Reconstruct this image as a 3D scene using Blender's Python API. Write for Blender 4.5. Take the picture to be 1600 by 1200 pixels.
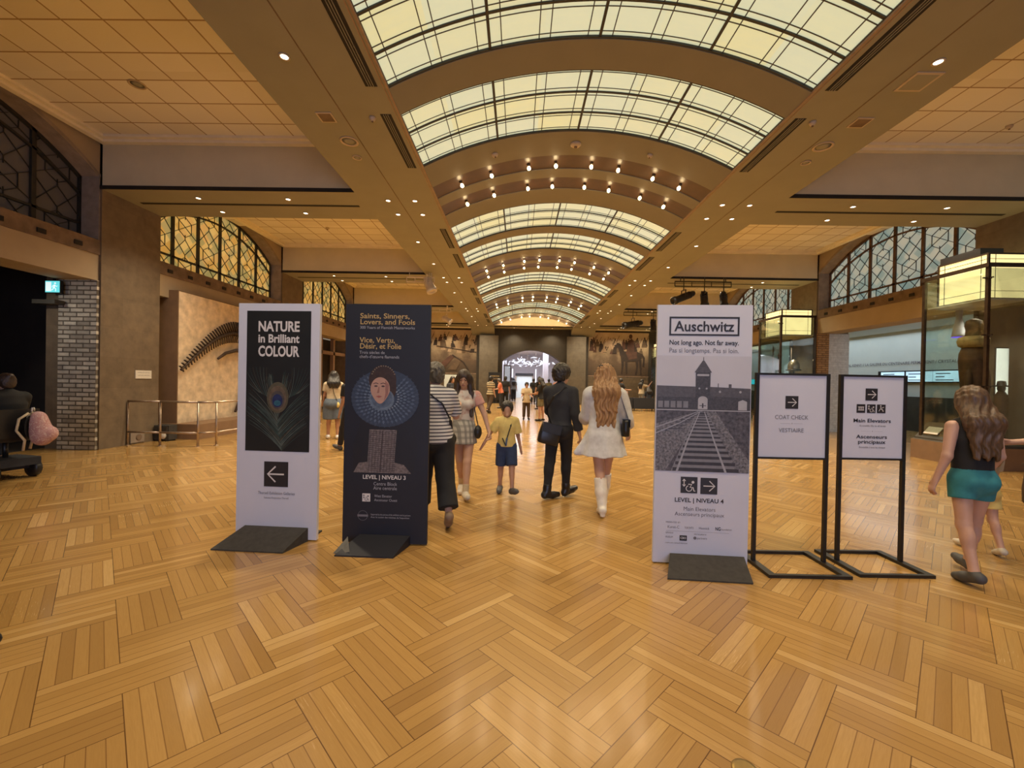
import bpy, math, random
import numpy as np
from mathutils import Vector, Matrix

for o in list(bpy.data.objects):
    bpy.data.objects.remove(o, do_unlink=True)
SC = bpy.context.scene
COL = SC.collection
random.seed(7)
PI = math.pi
rad = math.radians

# ------------------------------------------------------------------ camera, world, exposure
FPX, YAW, PITCH, ROLL, EYE = 664.4, -0.015, -0.0065, 0.0195, 1.53
cam_data = bpy.data.cameras.new('camera')
cam_data.sensor_width = 36.0
cam_data.lens = FPX / 1600 * 36.0
cam_data.clip_end = 200
cam = bpy.data.objects.new('camera', cam_data)
COL.objects.link(cam)
_F = Vector((math.sin(YAW) * math.cos(PITCH), math.cos(YAW) * math.cos(PITCH), math.sin(PITCH)))
_R0 = Vector((math.cos(YAW), -math.sin(YAW), 0))
_U0 = _R0.cross(_F)
_R = math.cos(ROLL) * _R0 + math.sin(ROLL) * _U0
_U = -math.sin(ROLL) * _R0 + math.cos(ROLL) * _U0
cam.matrix_world = Matrix(((_R.x, _U.x, -_F.x, 0), (_R.y, _U.y, -_F.y, 0), (_R.z, _U.z, -_F.z, EYE), (0, 0, 0, 1)))
SC.camera = cam

world = bpy.data.worlds.new('world')
world.use_nodes = True
world.node_tree.nodes['Background'].inputs[0].default_value = (1.0, 0.82, 0.6, 1)
world.node_tree.nodes['Background'].inputs[1].default_value = 0.22
SC.world = world
SC.view_settings.view_transform = 'Standard'
SC.view_settings.look = 'None'
SC.view_settings.gamma = 1.0
SC.view_settings.use_curve_mapping = False
SC.view_settings.exposure = 0.0
SC.cycles.max_bounces = 6
SC.cycles.diffuse_bounces = 4
SC.cycles.glossy_bounces = 3
SC.cycles.transmission_bounces = 6
SC.cycles.transparent_max_bounces = 12
SC.cycles.sample_clamp_indirect = 6.0
SC.cycles.caustics_reflective = False
SC.cycles.caustics_refractive = False

# brightness of the lights, seen and assumed
K_DOWN = 130.0        # each recessed downlight, W
K_SKY = 0.66          # lay-light glass
K_DAY = 430.0        # daylight assumed to come from an unseen doorway behind the viewpoint
K_GALLERY = 190.0    # area light assumed for the bright gallery right of the hall
K_BULB = 20.0         # each bare bulb of the vault bands, W
K_END = 600.0        # area light assumed for the bright room beyond the end arch

def area_light(name, loc, rot, sx, sy, watts, color):
    d = bpy.data.lights.new(name, 'AREA')
    d.shape = 'RECTANGLE'; d.size = sx; d.size_y = sy; d.energy = watts; d.color = color
    o = bpy.data.objects.new(name, d); COL.objects.link(o)
    o.location = loc; o.rotation_euler = rot
    return o
area_light('assumed_entrance_daylight', (0.93, -8.8, 2.3), (rad(90), 0, 0), 8.0, 3.6, K_DAY, (0.52, 0.64, 1.0))  # area light added behind the viewpoint, as assumed daylight on the signs
area_light('assumed_gallery_light', (13.2, 17.5, 3.6), (0, 0, 0), 2.2, 19.0, K_GALLERY, (0.8, 0.93, 1.0))  # its fitting is unseen, assumed from how bright the gallery is
area_light('assumed_end_room_light', (0.93, 35.5, 3.95), (0, 0, 0), 4.5, 9.0, K_END, (0.86, 0.88, 1.0))  # unseen area lamp, assumed from the brightness of this room

# ------------------------------------------------------------------ place constants (metres)
XC = 0.935           # centre line of the hall
HS, HB, HW = 2.655, 4.237, 9.28   # half widths: vault, long beams, side walls
ZS, ZT = 5.187, 6.17              # soffit, tiled coffer ceiling
Y0, P, T = 8.351, 6.462, 1.389    # first cross beam seen, spacing, beam depth
YB = [Y0 + P * k for k in (-2, -1, 0, 1, 2, 3)]
YEND = 29.7
YBACK = -9.0

# ------------------------------------------------------------------ helpers
class MB:
    """collects shapes into one mesh; each face keeps a material slot"""
    def __init__(s):
        s.v = []; s.f = []; s.m = []; s.mi = 0
    def add(s, vs, fs):
        n = len(s.v)
        s.v.extend([tuple(map(float, p)) for p in vs])
        for f in fs:
            s.f.append([n + i for i in f]); s.m.append(s.mi)
        return s
    def box(s, x0, x1, y0, y1, z0, z1):
        vs = [(x, y, z) for x in (x0, x1) for y in (y0, y1) for z in (z0, z1)]
        fl = (x1 < x0) ^ (y1 < y0) ^ (z1 < z0)
        fs = [(0, 1, 3, 2), (4, 6, 7, 5), (0, 4, 5, 1), (2, 3, 7, 6), (0, 2, 6, 4), (1, 5, 7, 3)]
        if fl: fs = [tuple(reversed(f)) for f in fs]
        return s.add(vs, fs)
    def bar(s, a, b, w, h=None, up=(0, 0, 1)):
        h = w if h is None else h
        a = Vector(a); b = Vector(b); d = (b - a)
        if d.length < 1e-7: return s
        d.normalize(); u = Vector(up)
        if abs(d.dot(u)) > 0.98: u = Vector((0, 1, 0))
        r = d.cross(u).normalized(); u = r.cross(d)
        vs = []
        for p in (a, b):
            for i, j in ((-1, -1), (1, -1), (1, 1), (-1, 1)):
                vs.append(p + r * (i * w / 2) + u * (j * h / 2))
        return s.add(vs, [(3, 2, 1, 0), (4, 5, 6, 7), (0, 1, 5, 4), (1, 2, 6, 5), (2, 3, 7, 6), (3, 0, 4, 7)])
    def tube(s, pts, r, n=8, caps=True):
        pts = [Vector(p) for p in pts]
        rs = r if isinstance(r, (list, tuple)) else [r] * len(pts)
        prev = None; rings = []; vs = []
        for i, p in enumerate(pts):
            d = (pts[min(i + 1, len(pts) - 1)] - pts[max(i - 1, 0)]).normalized()
            if prev is None:
                u = Vector((0, 0, 1)) if abs(d.z) < 0.9 else Vector((1, 0, 0))
            else: u = prev
            x = d.cross(u).normalized(); u = x.cross(d).normalized(); prev = u
            for k in range(n):
                a = 2 * PI * k / n
                vs.append(p + (x * math.cos(a) + u * math.sin(a)) * rs[i])
        fs = []
        for i in range(len(pts) - 1):
            for k in range(n):
                fs.append((i * n + k, i * n + (k + 1) % n, (i + 1) * n + (k + 1) % n, (i + 1) * n + k))
        if caps:
            fs.append(tuple(range(n - 1, -1, -1))); fs.append(tuple((len(pts) - 1) * n + k for k in range(n)))
        return s.add(vs, fs)
    def lathe(s, prof, c=(0, 0, 0), n=20, axis='z'):
        vs = []; fs = []
        for r, z in prof:
            for k in range(n):
                a = 2 * PI * k / n
                x, y = r * math.cos(a), r * math.sin(a)
                p = (x, y, z) if axis == 'z' else ((x, z, y) if axis == 'y' else (z, x, y))
                vs.append((p[0] + c[0], p[1] + c[1], p[2] + c[2]))
        for i in range(len(prof) - 1):
            for k in range(n):
                fs.append((i * n + k, i * n + (k + 1) % n, (i + 1) * n + (k + 1) % n, (i + 1) * n + k))
        fs.append(tuple(range(n - 1, -1, -1))); fs.append(tuple((len(prof) - 1) * n + k for k in range(n)))
        return s.add(vs, fs)
    def ell(s, c, rx, ry, rz, n=14, m=9):
        vs = []; fs = []
        for i in range(m + 1):
            t = PI * i / m
            for k in range(n):
                a = 2 * PI * k / n
                vs.append((c[0] + rx * math.sin(t) * math.cos(a), c[1] + ry * math.sin(t) * math.sin(a), c[2] - rz * math.cos(t)))
        for i in range(m):
            for k in range(n):
                fs.append((i * n + k, i * n + (k + 1) % n, (i + 1) * n + (k + 1) % n, (i + 1) * n + k))
        return s.add(vs, fs)
    def flat(s, poly, y=0.0):
        """polygon (x, z) standing in the plane y, facing -y"""
        return s.add([(p[0], y, p[1]) for p in poly], [tuple(range(len(poly)))])
    def rect(s, x0, x1, z0, z1, y=0.0):
        return s.flat([(x0, z0), (x1, z0), (x1, z1), (x0, z1)], y)
    def disc(s, cx, cz, rx, rz=None, y=0.0, n=28):
        rz = rx if rz is None else rz
        return s.flat([(cx + rx * math.cos(2 * PI * k / n), cz + rz * math.sin(2 * PI * k / n)) for k in range(n)], y)
    def line(s, pts, w, y=0.0, w2=None):
        """flat ribbon along (x, z) points in the plane y"""
        n = len(pts); L = []; Rr = []
        for i, p in enumerate(pts):
            a = pts[max(i - 1, 0)]; b = pts[min(i + 1, n - 1)]
            dx, dz = b[0] - a[0], b[1] - a[1]; l = math.hypot(dx, dz) or 1
            ww = w if w2 is None else w + (w2 - w) * i / (n - 1)
            nx, nz = -dz / l * ww / 2, dx / l * ww / 2
            L.append((p[0] + nx, y, p[1] + nz)); Rr.append((p[0] - nx, y, p[1] - nz))
        vs = L + Rr
        return s.add(vs, [(i, n + i, n + i + 1, i + 1) for i in range(n - 1)])
    def prism(s, poly, y0, y1):
        """(x, z) polygon, counter-clockwise seen from -y, extruded from y0 to y1"""
        n = len(poly)
        vs = [(p[0], y0, p[1]) for p in poly] + [(p[0], y1, p[1]) for p in poly]
        fs = [tuple(range(n)), tuple(range(2 * n - 1, n - 1, -1))]
        for i in range(n):
            j = (i + 1) % n
            fs.append((i, n + i, n + j, j))
        return s.add(vs, fs)
    def xform(s, M):
        s.v = [tuple(M @ Vector(p)) for p in s.v]
        return s
    def build(s, name, mats, parent=None, smooth=False):
        me = bpy.data.meshes.new(name)
        me.from_pydata(s.v, [], s.f)
        if not isinstance(mats, (list, tuple)): mats = [mats]
        for m in mats: me.materials.append(m)
        if len(mats) > 1: me.polygons.foreach_set('material_index', s.m)
        if smooth: me.polygons.foreach_set('use_smooth', [True] * len(me.polygons))
        me.update()
        o = bpy.data.objects.new(name, me); COL.objects.link(o)
        if parent is not None: o.parent = parent
        return o

def tag(o, label=None, cat=None, group=None, kind=None):
    if label: o['label'] = label
    if cat: o['category'] = cat
    if group: o['group'] = group
    if kind: o['kind'] = kind
    return o
def thing(name, label, cat, loc=(0, 0, 0), rz=0.0, group=None, kind=None):
    o = bpy.data.objects.new(name, None); COL.objects.link(o)
    o.empty_display_size = 0.1
    o.location = loc; o.rotation_euler = (0, 0, rz)
    return tag(o, label, cat, group, kind)
def struct(name, mb, mats, label, cat, smooth=False):
    return tag(mb.build(name, mats, None, smooth), label, cat, None, 'structure')
def children_of(o):
    return [c for c in o.children]
def copy_tree(o, parent=None):
    c = o.copy(); COL.objects.link(c)
    if parent is not None: c.parent = parent
    for ch in children_of(o): copy_tree(ch, c)
    return c
def gp(px, py, z=0.0):
    """point of the height z seen at a pixel of the photograph"""
    d = _F + _R * ((px - 800) / FPX) + _U * ((600 - py) / FPX)
    t = (z - EYE) / d.z
    return (d.x * t, d.y * t)

# ------------------------------------------------------------------ materials
class NT:
    def __init__(s, name):
        s.mat = bpy.data.materials.new(name); s.mat.use_nodes = True
        s.t = s.mat.node_tree; s.n = s.t.nodes; s.b = s.n['Principled BSDF']
    def new(s, kind, **kw):
        nd = s.n.new(kind)
        for k, v in kw.items(): setattr(nd, k, v)
        return nd
    def link(s, a, b): s.t.links.new(a, b)
    def put(s, sock, v):
        if hasattr(v, 'is_output') or isinstance(v, bpy.types.NodeSocket): s.link(v, sock)
        else: sock.default_value = v
    def m(s, op, a, b=0.0, c=0.0):
        nd = s.new('ShaderNodeMath', operation=op)
        s.put(nd.inputs[0], a); s.put(nd.inputs[1], b); s.put(nd.inputs[2], c)
        return nd.outputs[0]
    def coords(s, kind='Object'):
        return s.new('ShaderNodeTexCoord').outputs[kind]
    def sep(s, v):
        nd = s.new('ShaderNodeSeparateXYZ'); s.link(v, nd.inputs[0]); return nd.outputs
    def comb(s, x, y, z=0.0):
        nd = s.new('ShaderNodeCombineXYZ')
        s.put(nd.inputs[0], x); s.put(nd.inputs[1], y); s.put(nd.inputs[2], z)
        return nd.outputs[0]
    def noise(s, vec, scale, detail=3.0, rough=0.55):
        nd = s.new('ShaderNodeTexNoise'); s.link(vec, nd.inputs['Vector'])
        nd.inputs['Scale'].default_value = scale; nd.inputs['Detail'].default_value = detail
        nd.inputs['Roughness'].default_value = rough
        return nd.outputs[0]
    def white(s, vec):
        nd = s.new('ShaderNodeTexWhiteNoise', noise_dimensions='3D'); s.link(vec, nd.inputs['Vector'])
        return nd.outputs['Value']
    def ramp(s, fac, stops, interp='LINEAR'):
        nd = s.new('ShaderNodeValToRGB'); s.put(nd.inputs[0], fac)
        cr = nd.color_ramp; cr.interpolation = interp
        while len(cr.elements) < len(stops): cr.elements.new(0.5)
        for e, (p, c) in zip(cr.elements, stops):
            e.position = p; e.color = (c[0], c[1], c[2], 1)
        return nd.outputs[0]
    def mix(s, fac, a, b, blend='MIX'):
        nd = s.new('ShaderNodeMix', data_type='RGBA', blend_type=blend)
        s.put(nd.inputs[0], fac)
        for sock, v in ((nd.inputs[6], a), (nd.inputs[7], b)):
            if isinstance(v, (tuple, list)): sock.default_value = (v[0], v[1], v[2], 1)
            else: s.link(v, sock)
        return nd.outputs[2]
    def bump(s, h, strength=0.3, dist=0.01):
        nd = s.new('ShaderNodeBump'); s.link(h, nd.inputs['Height'])
        nd.inputs['Strength'].default_value = strength; nd.inputs['Distance'].default_value = dist
        s.link(nd.outputs[0], s.b.inputs['Normal'])

def srgb(r, g, b):
    f = lambda c: (c / 255 / 12.92) if c / 255 <= 0.04045 else ((c / 255 + 0.055) / 1.055) ** 2.4
    return (f(r), f(g), f(b))
def mat(name, col, rough=0.6, var=0.12, scale=9.0, metal=0.0, bump=0.0, spec=0.5, detail=4.0):
    n = NT(name); v = n.coords()
    f = n.noise(v, scale, detail)
    lo = tuple(max(0, c * (1 - var)) for c in col); hi = tuple(min(1, c * (1 + var)) for c in col)
    n.link(n.ramp(f, [(0.3, lo), (0.7, hi)]), n.b.inputs['Base Color'])
    n.b.inputs['Roughness'].default_value = rough
    n.b.inputs['Metallic'].default_value = metal
    n.b.inputs['Specular IOR Level'].default_value = spec
    if bump: n.bump(f, bump, 0.01)
    return n.mat
def glow(name, col, strength, var=0.08, scale=3.0):
    n = NT(name); v = n.coords()
    f = n.noise(v, scale, 3)
    lo = tuple(c * (1 - var) for c in col); hi = tuple(c * (1 + var) for c in col)
    c = n.ramp(f, [(0.3, lo), (0.7, hi)])
    n.link(c, n.b.inputs['Emission Color']); n.b.inputs['Emission Strength'].default_value = strength
    n.b.inputs['Base Color'].default_value = (col[0] * 0.5, col[1] * 0.5, col[2] * 0.5, 1)
    return n.mat

def parquet():
    W = 0.294
    n = NT('oak_herringbone_parquet'); x, y, _ = n.sep(n.coords())
    k = 0.70710678
    a = n.m('DIVIDE', n.m('SUBTRACT', n.m('MULTIPLY', n.m('ADD', x, y), k), 1.5623), W)
    b = n.m('DIVIDE', n.m('SUBTRACT', n.m('MULTIPLY', n.m('SUBTRACT', y, x), k), 0.966), W)
    i = n.m('FLOOR', a); j = n.m('FLOOR', b)
    fa = n.m('SUBTRACT', a, i); fb = n.m('SUBTRACT', b, j)
    kk = n.m('FLOORED_MODULO', n.m('ADD', n.m('SUBTRACT', i, j), 0.5), 4.0)
    isv = n.m('GREATER_THAN', kk, 2.0)
    k1 = n.m('MULTIPLY', n.m('GREATER_THAN', kk, 1.0), n.m('LESS_THAN', kk, 2.0))
    k2 = n.m('MULTIPLY', isv, n.m('LESS_THAN', kk, 3.0))
    lerp = lambda p, q: n.m('ADD', n.m('MULTIPLY', p, n.m('SUBTRACT', 1.0, isv)), n.m('MULTIPLY', q, isv))
    u = lerp(n.m('ADD', fa, k1), n.m('ADD', fb, k2))
    v = lerp(fb, fa)
    bi = n.m('SUBTRACT', i, k1); bj = n.m('SUBTRACT', j, k2)
    pl = n.m('FLOOR', n.m('MULTIPLY', v, 5.0))
    pv = n.m('SUBTRACT', n.m('MULTIPLY', v, 5.0), pl)
    h = n.white(n.comb(n.m('ADD', bi, n.m('MULTIPLY', isv, 0.37)), bj, pl))
    hb = n.white(n.comb(bi, bj, n.m('ADD', isv, 17.3)))
    gr = n.noise(n.comb(n.m('MULTIPLY', u, 1.6), n.m('ADD', n.m('MULTIPLY', v, 26.0), n.m('MULTIPLY', h, 40)), n.m('MULTIPLY', h, 90)), 1.6, 5, 0.65)
    fine = n.noise(n.comb(n.m('MULTIPLY', u, 5.0), n.m('MULTIPLY', v, 110.0), h), 1.0, 3, 0.6)
    base = n.ramp(n.m('ADD', n.m('MULTIPLY', h, 0.8), n.m('MULTIPLY', hb, 0.2)), [(0.0, (0.27, 0.145, 0.042)), (0.35, (0.42, 0.245, 0.075)), (0.75, (0.50, 0.30, 0.10)), (0.9, (0.62, 0.40, 0.155)), (1.0, (0.74, 0.51, 0.225))])
    c = n.mix(n.m('MULTIPLY', n.m('SUBTRACT', 1.0, gr), 0.75), base, (0.28, 0.15, 0.047))
    c = n.mix(n.m('MULTIPLY', fine, 0.22), c, (0.62, 0.37, 0.12))
    # thin dark joints between planks and round each block
    ed = n.m('MINIMUM', pv, n.m('SUBTRACT', 1.0, pv))
    jn = n.m('LESS_THAN', ed, 0.034)
    eu = n.m('MINIMUM', u, n.m('SUBTRACT', 2.0, u)); ev = n.m('MINIMUM', v, n.m('SUBTRACT', 1.0, v))
    jb = n.m('LESS_THAN', n.m('MINIMUM', eu, ev), 0.0075)
    c = n.mix(n.m('MULTIPLY', jn, 0.62), c, (0.13, 0.055, 0.015))
    c = n.mix(n.m('MULTIPLY', jb, 0.75), c, (0.09, 0.038, 0.012))
    n.link(c, n.b.inputs['Base Color'])
    big = n.noise(n.coords(), 1.3, 3)
    n.link(n.ramp(n.m('ADD', n.m('MULTIPLY', big, 0.6), n.m('MULTIPLY', gr, 0.4)), [(0.25, (0.17,) * 3), (0.8, (0.32,) * 3)]), n.b.inputs['Roughness'])
    n.b.inputs['Specular IOR Level'].default_value = 0.5
    n.b.inputs['Coat Weight'].default_value = 0.3
    n.b.inputs['Coat Roughness'].default_value = 0.12
    n.bump(n.m('SUBTRACT', n.m('MULTIPLY', gr, 0.25), jb), 0.06, 0.002)
    return n.mat

def blockwork(name, c1, c2, mortar, bw, bh, msize, axis='y', rough=0.8, bump=0.25, nscale=6.0, squash=1.0, offset=0.5):
    """coursed stone or brick on a vertical face; axis = the horizontal direction of that face"""
    n = NT(name); x, y, z = n.sep(n.coords())
    v = n.comb(y if axis == 'y' else x, z, 0.0)
    if axis == 'xy': v = n.comb(n.m('ADD', x, y), z, 0.0)
    br = n.new('ShaderNodeTexBrick'); n.link(v, br.inputs['Vector'])
    br.offset = offset
    br.inputs['Scale'].default_value = 1.0
    br.inputs['Brick Width'].default_value = bw; br.inputs['Row Height'].default_value = bh
    br.inputs['Mortar Size'].default_value = msize; br.inputs['Mortar Smooth'].default_value = 0.3
    br.inputs['Color1'].default_value = (*c1, 1); br.inputs['Color2'].default_value = (*c2, 1); br.inputs['Mortar'].default_value = (*mortar, 1)
    f = n.noise(n.coords(), nscale, 6, 0.62)
    g = n.ramp(f, [(0.25, (0.72, 0.72, 0.72)), (0.75, (1.18, 1.16, 1.12))])
    c = n.mix(1.0, br.outputs[0], g, 'MULTIPLY')
    n.link(c, n.b.inputs['Base Color']); n.b.inputs['Roughness'].default_value = rough
    hgt = n.m('ADD', n.m('MULTIPLY', f, 0.5), n.m('MULTIPLY', br.outputs[1], -1.0))
    n.bump(hgt, bump, 0.012)
    return n.mat

def ceiling_tiles():
    n = NT('acoustic_ceiling_tiles'); x, y, z = n.sep(n.coords())
    s = 0.5626
    a = n.m('DIVIDE', n.m('ADD', x, 8.36), s); b = n.m('DIVIDE', n.m('SUBTRACT', y, Y0 + T - 10 * P), s)
    # the grid starts again in every coffer (pitch of the beams)
    yy = n.m('FLOORED_MODULO', n.m('SUBTRACT', y, Y0 + T - 10 * P), P)
    b = n.m('DIVIDE', yy, s)
    i = n.m('FLOOR', a); j = n.m('FLOOR', b)
    fa = n.m('SUBTRACT', a, i); fb = n.m('SUBTRACT', b, j)
    h = n.white(n.comb(i, j, n.m('FLOOR', n.m('DIVIDE', y, P))))
    sp = n.noise(n.coords(), 60, 4)
    c = n.ramp(h, [(0, (0.76, 0.72, 0.64)), (0.5, (0.82, 0.78, 0.71)), (1, (0.86, 0.83, 0.78))])
    c = n.mix(n.m('MULTIPLY', sp, 0.3), c, (0.70, 0.61, 0.49))
    e = n.m('MINIMUM', n.m('MINIMUM', fa, n.m('SUBTRACT', 1.0, fa)), n.m('MINIMUM', fb, n.m('SUBTRACT', 1.0, fb)))
    g = n.m('LESS_THAN', e, 0.022)
    c = n.mix(n.m('MULTIPLY', g, 0.8), c, (0.28, 0.16, 0.08))
    n.link(c, n.b.inputs['Base Color']); n.b.inputs['Roughness'].default_value = 0.9
    n.bump(n.m('SUBTRACT', n.m('MULTIPLY', sp, 0.2), g), 0.3, 0.006)
    return n.mat

def skylight_glass():
    """back-lit opal glass: every pane its own cream, its streaks along the vault"""
    n = NT('opal_skylight_glass'); x, y, z = n.sep(n.coords('UV'))
    i = n.m('FLOOR', x); j = n.m('FLOOR', y)
    oi = n.new('ShaderNodeObjectInfo')
    h = n.white(n.comb(i, j, oi.outputs['Random']))
    st = n.noise(n.comb(n.m('MULTIPLY', x, 2.0), n.m('ADD', n.m('MULTIPLY', y, 6.0), n.m('MULTIPLY', h, 30)), h), 1.0, 4)
    c = n.ramp(h, [(0, (0.74, 0.83, 0.58)), (0.35, (0.80, 0.85, 0.54)), (0.7, (0.84, 0.84, 0.48)), (1.0, (0.90, 0.83, 0.38))])
    c = n.mix(n.m('MULTIPLY', st, 0.55), c, (0.62, 0.72, 0.56))
    n.link(c, n.b.inputs['Emission Color']); n.b.inputs['Emission Strength'].default_value = K_SKY
    n.b.inputs['Base Color'].default_value = (0.4, 0.4, 0.3, 1); n.b.inputs['Roughness'].default_value = 0.25
    return n.mat

def leaded_glass(name, cols, strength, base):
    """pieces of a leaded window; colour is chosen per piece from the lattice they are cut on"""
    n = NT(name); x, y, z = n.sep(n.coords())
    s = 0.21
    u = n.m('DIVIDE', n.m('ADD', y, z), s * 1.414); v = n.m('DIVIDE', n.m('SUBTRACT', z, y), s * 1.414)
    h = n.white(n.comb(n.m('FLOOR', u), n.m('FLOOR', v), 3.0))
    c = n.ramp(h, [(k / len(cols), cc) for k, cc in enumerate(cols)], 'CONSTANT')
    f = n.noise(n.coords(), 7, 3)
    c = n.mix(n.m('MULTIPLY', f, 0.35), c, tuple(q * 0.72 for q in cols[0]))
    n.link(c, n.b.inputs['Emission Color']); n.b.inputs['Emission Strength'].default_value = strength
    n.b.inputs['Base Color'].default_value = (*base, 1); n.b.inputs['Roughness'].default_value = 0.3
    return n.mat

def striped(name, c1, c2, pitch, duty, axis=2):
    n = NT(name); o = n.sep(n.coords())
    f = n.m('FRACT', n.m('DIVIDE', n.m('ADD', o[axis], 20.0), pitch))
    g = n.m('LESS_THAN', f, duty)
    ns = n.noise(n.coords(), 30, 3)
    c = n.mix(g, c2, c1)
    c = n.mix(n.m('MULTIPLY', ns, 0.15), c, tuple(q * 0.5 for q in c2))
    n.link(c, n.b.inputs['Base Color']); n.b.inputs['Roughness'].default_value = 0.85
    return n.mat
def plaid(name, c1, c2, c3, pitch):
    n = NT(name); x, y, z = n.sep(n.coords())
    a = n.m('LESS_THAN', n.m('FRACT', n.m('DIVIDE', n.m('ADD', n.m('ADD', x, y), 20.0), pitch)), 0.45)
    b = n.m('LESS_THAN', n.m('FRACT', n.m('DIVIDE', n.m('ADD', z, 20.0), pitch)), 0.45)
    c = n.mix(n.m('MULTIPLY', a, 0.6), c1, c2)
    c = n.mix(n.m('MULTIPLY', b, 0.55), c, c3)
    n.link(c, n.b.inputs['Base Color']); n.b.inputs['Roughness'].default_value = 0.85
    return n.mat
def hair_mat(name, c1, c2):
    n = NT(name); x, y, z = n.sep(n.coords())
    f = n.noise(n.comb(n.m('MULTIPLY', x, 70.0), n.m('MULTIPLY', y, 70.0), n.m('MULTIPLY', z, 9.0)), 1.0, 4)
    n.link(n.ramp(f, [(0.3, c1), (0.7, c2)]), n.b.inputs['Base Color'])
    n.b.inputs['Roughness'].default_value = 0.45
    n.bump(f, 0.5, 0.01)
    return n.mat
M = {}
M['floor'] = parquet()
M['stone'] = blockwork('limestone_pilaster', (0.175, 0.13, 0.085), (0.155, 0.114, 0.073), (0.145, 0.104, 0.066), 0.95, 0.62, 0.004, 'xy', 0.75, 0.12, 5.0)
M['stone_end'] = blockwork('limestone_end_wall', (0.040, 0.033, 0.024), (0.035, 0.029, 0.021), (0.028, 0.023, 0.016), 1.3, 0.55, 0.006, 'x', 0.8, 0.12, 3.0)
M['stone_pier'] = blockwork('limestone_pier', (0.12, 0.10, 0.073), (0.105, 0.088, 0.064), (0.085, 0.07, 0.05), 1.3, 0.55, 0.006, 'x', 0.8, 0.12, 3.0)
M['sill'] = mat('carved_stone_band', (0.165, 0.11, 0.072), 0.75, 0.3, 5.0, bump=0.3)
M['plaster'] = mat('tan_painted_plaster', (0.37, 0.29, 0.19), 0.8, 0.05, 3.0)
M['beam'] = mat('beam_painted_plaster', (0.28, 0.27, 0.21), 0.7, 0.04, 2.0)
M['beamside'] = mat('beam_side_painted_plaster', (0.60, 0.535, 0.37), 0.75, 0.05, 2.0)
M['vault'] = mat('vault_painted_plaster', (0.205, 0.19, 0.15), 0.6, 0.04, 2.0)
M['lunette'] = mat('pale_lunette_plaster', (0.74, 0.58, 0.40), 0.7, 0.05, 2.0)
M['cornice'] = mat('cream_cornice_paint', (0.86, 0.79, 0.64), 0.7, 0.06, 4.0)
M['tiles'] = ceiling_tiles()
M['band'] = mat('dark_bronze_vault_band', (0.055, 0.022, 0.010), 0.4, 0.25, 6.0, spec=0.6)
M['reveal'] = mat('grey_stone_reveal', (0.27, 0.215, 0.17), 0.8, 0.2, 6.0, bump=0.2)
M['brick_grey'] = blockwork('rough_grey_brick', (0.62, 0.58, 0.50), (0.30, 0.27, 0.23), (0.13, 0.11, 0.09), 0.27, 0.088, 0.014, 'x', 0.85, 1.0, 9.0)
M['brick_tan'] = blockwork('tan_brick', (0.46, 0.28, 0.12), (0.34, 0.19, 0.08), (0.13, 0.075, 0.04), 0.26, 0.075, 0.010, 'x', 0.85, 0.6, 9.0)
M['brick_lit'] = blockwork('bluish_lit_brick', (0.62, 0.64, 0.68), (0.56, 0.58, 0.62), (0.48, 0.5, 0.55), 0.24, 0.08, 0.006, 'x', 0.7, 0.3, 9.0)  # bluish gallery light on the same brick, put into a whiter colour
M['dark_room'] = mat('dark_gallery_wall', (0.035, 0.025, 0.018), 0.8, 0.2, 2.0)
M['black'] = mat('black_powder_coated_steel', (0.012, 0.011, 0.011), 0.42, 0.2, 20.0)
M['black_gap'] = mat('dark_recess', (0.012, 0.009, 0.006), 0.8, 0.2, 8.0)
M['bronze'] = mat('dark_bronze_metal', (0.075, 0.05, 0.032), 0.4, 0.2, 12.0, metal=0.7)
M['brass'] = mat('worn_brass', (0.55, 0.38, 0.14), 0.35, 0.15, 20.0, metal=0.85)
M['steel'] = mat('brushed_steel_tube', (0.46, 0.36, 0.27), 0.35, 0.1, 20.0, metal=0.85)
M['skyglass'] = skylight_glass()
M['came'] = mat('dark_lead_bar', (0.022, 0.02, 0.016), 0.5, 0.2, 10.0)
M['thinlead'] = mat('thin_lead_line', (0.05, 0.042, 0.03), 0.5, 0.2, 10.0)
M['cream_trim'] = mat('pinkish_cornice_strip', (0.33, 0.23, 0.165), 0.6, 0.15, 10.0)
M['win_warm'] = leaded_glass('warm_leaded_glass', [srgb(228, 178, 88), srgb(214, 160, 74), srgb(236, 196, 112), srgb(150, 150, 92), srgb(224, 172, 96), srgb(168, 160, 104), srgb(232, 188, 104)], 0.62, (0.4, 0.3, 0.15))
M['win_cool'] = leaded_glass('cool_leaded_glass', [srgb(198, 206, 190), srgb(176, 196, 186), srgb(206, 208, 190), srgb(120, 166, 166), srgb(190, 200, 188), srgb(148, 182, 178), srgb(204, 206, 184)], 0.48, (0.3, 0.34, 0.33))
M['win_dark'] = leaded_glass('unlit_leaded_glass', [srgb(74, 70, 66), srgb(60, 60, 60), srgb(88, 82, 72), srgb(50, 60, 66)], 0.06, (0.10, 0.09, 0.085))
M['board_white'] = mat('white_foam_board', (0.60, 0.62, 0.74), 0.55, 0.02, 3.0)
M['board_navy'] = mat('matt_navy_board', (0.009, 0.010, 0.019), 0.55, 0.1, 3.0)
M['print_black'] = mat('printed_black_panel', (0.012, 0.013, 0.014), 0.45, 0.15, 5.0)
M['ink'] = mat('black_print_ink', (0.02, 0.018, 0.022), 0.5, 0.1, 5.0)
M['ink_grey'] = mat('grey_print_ink', (0.16, 0.155, 0.185), 0.5, 0.1, 5.0)
M['ink_light'] = mat('pale_grey_print_ink', (0.36, 0.36, 0.42), 0.5, 0.05, 5.0)
M['ink_white'] = mat('white_print_ink', (0.66, 0.63, 0.64), 0.5, 0.04, 5.0)
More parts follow.
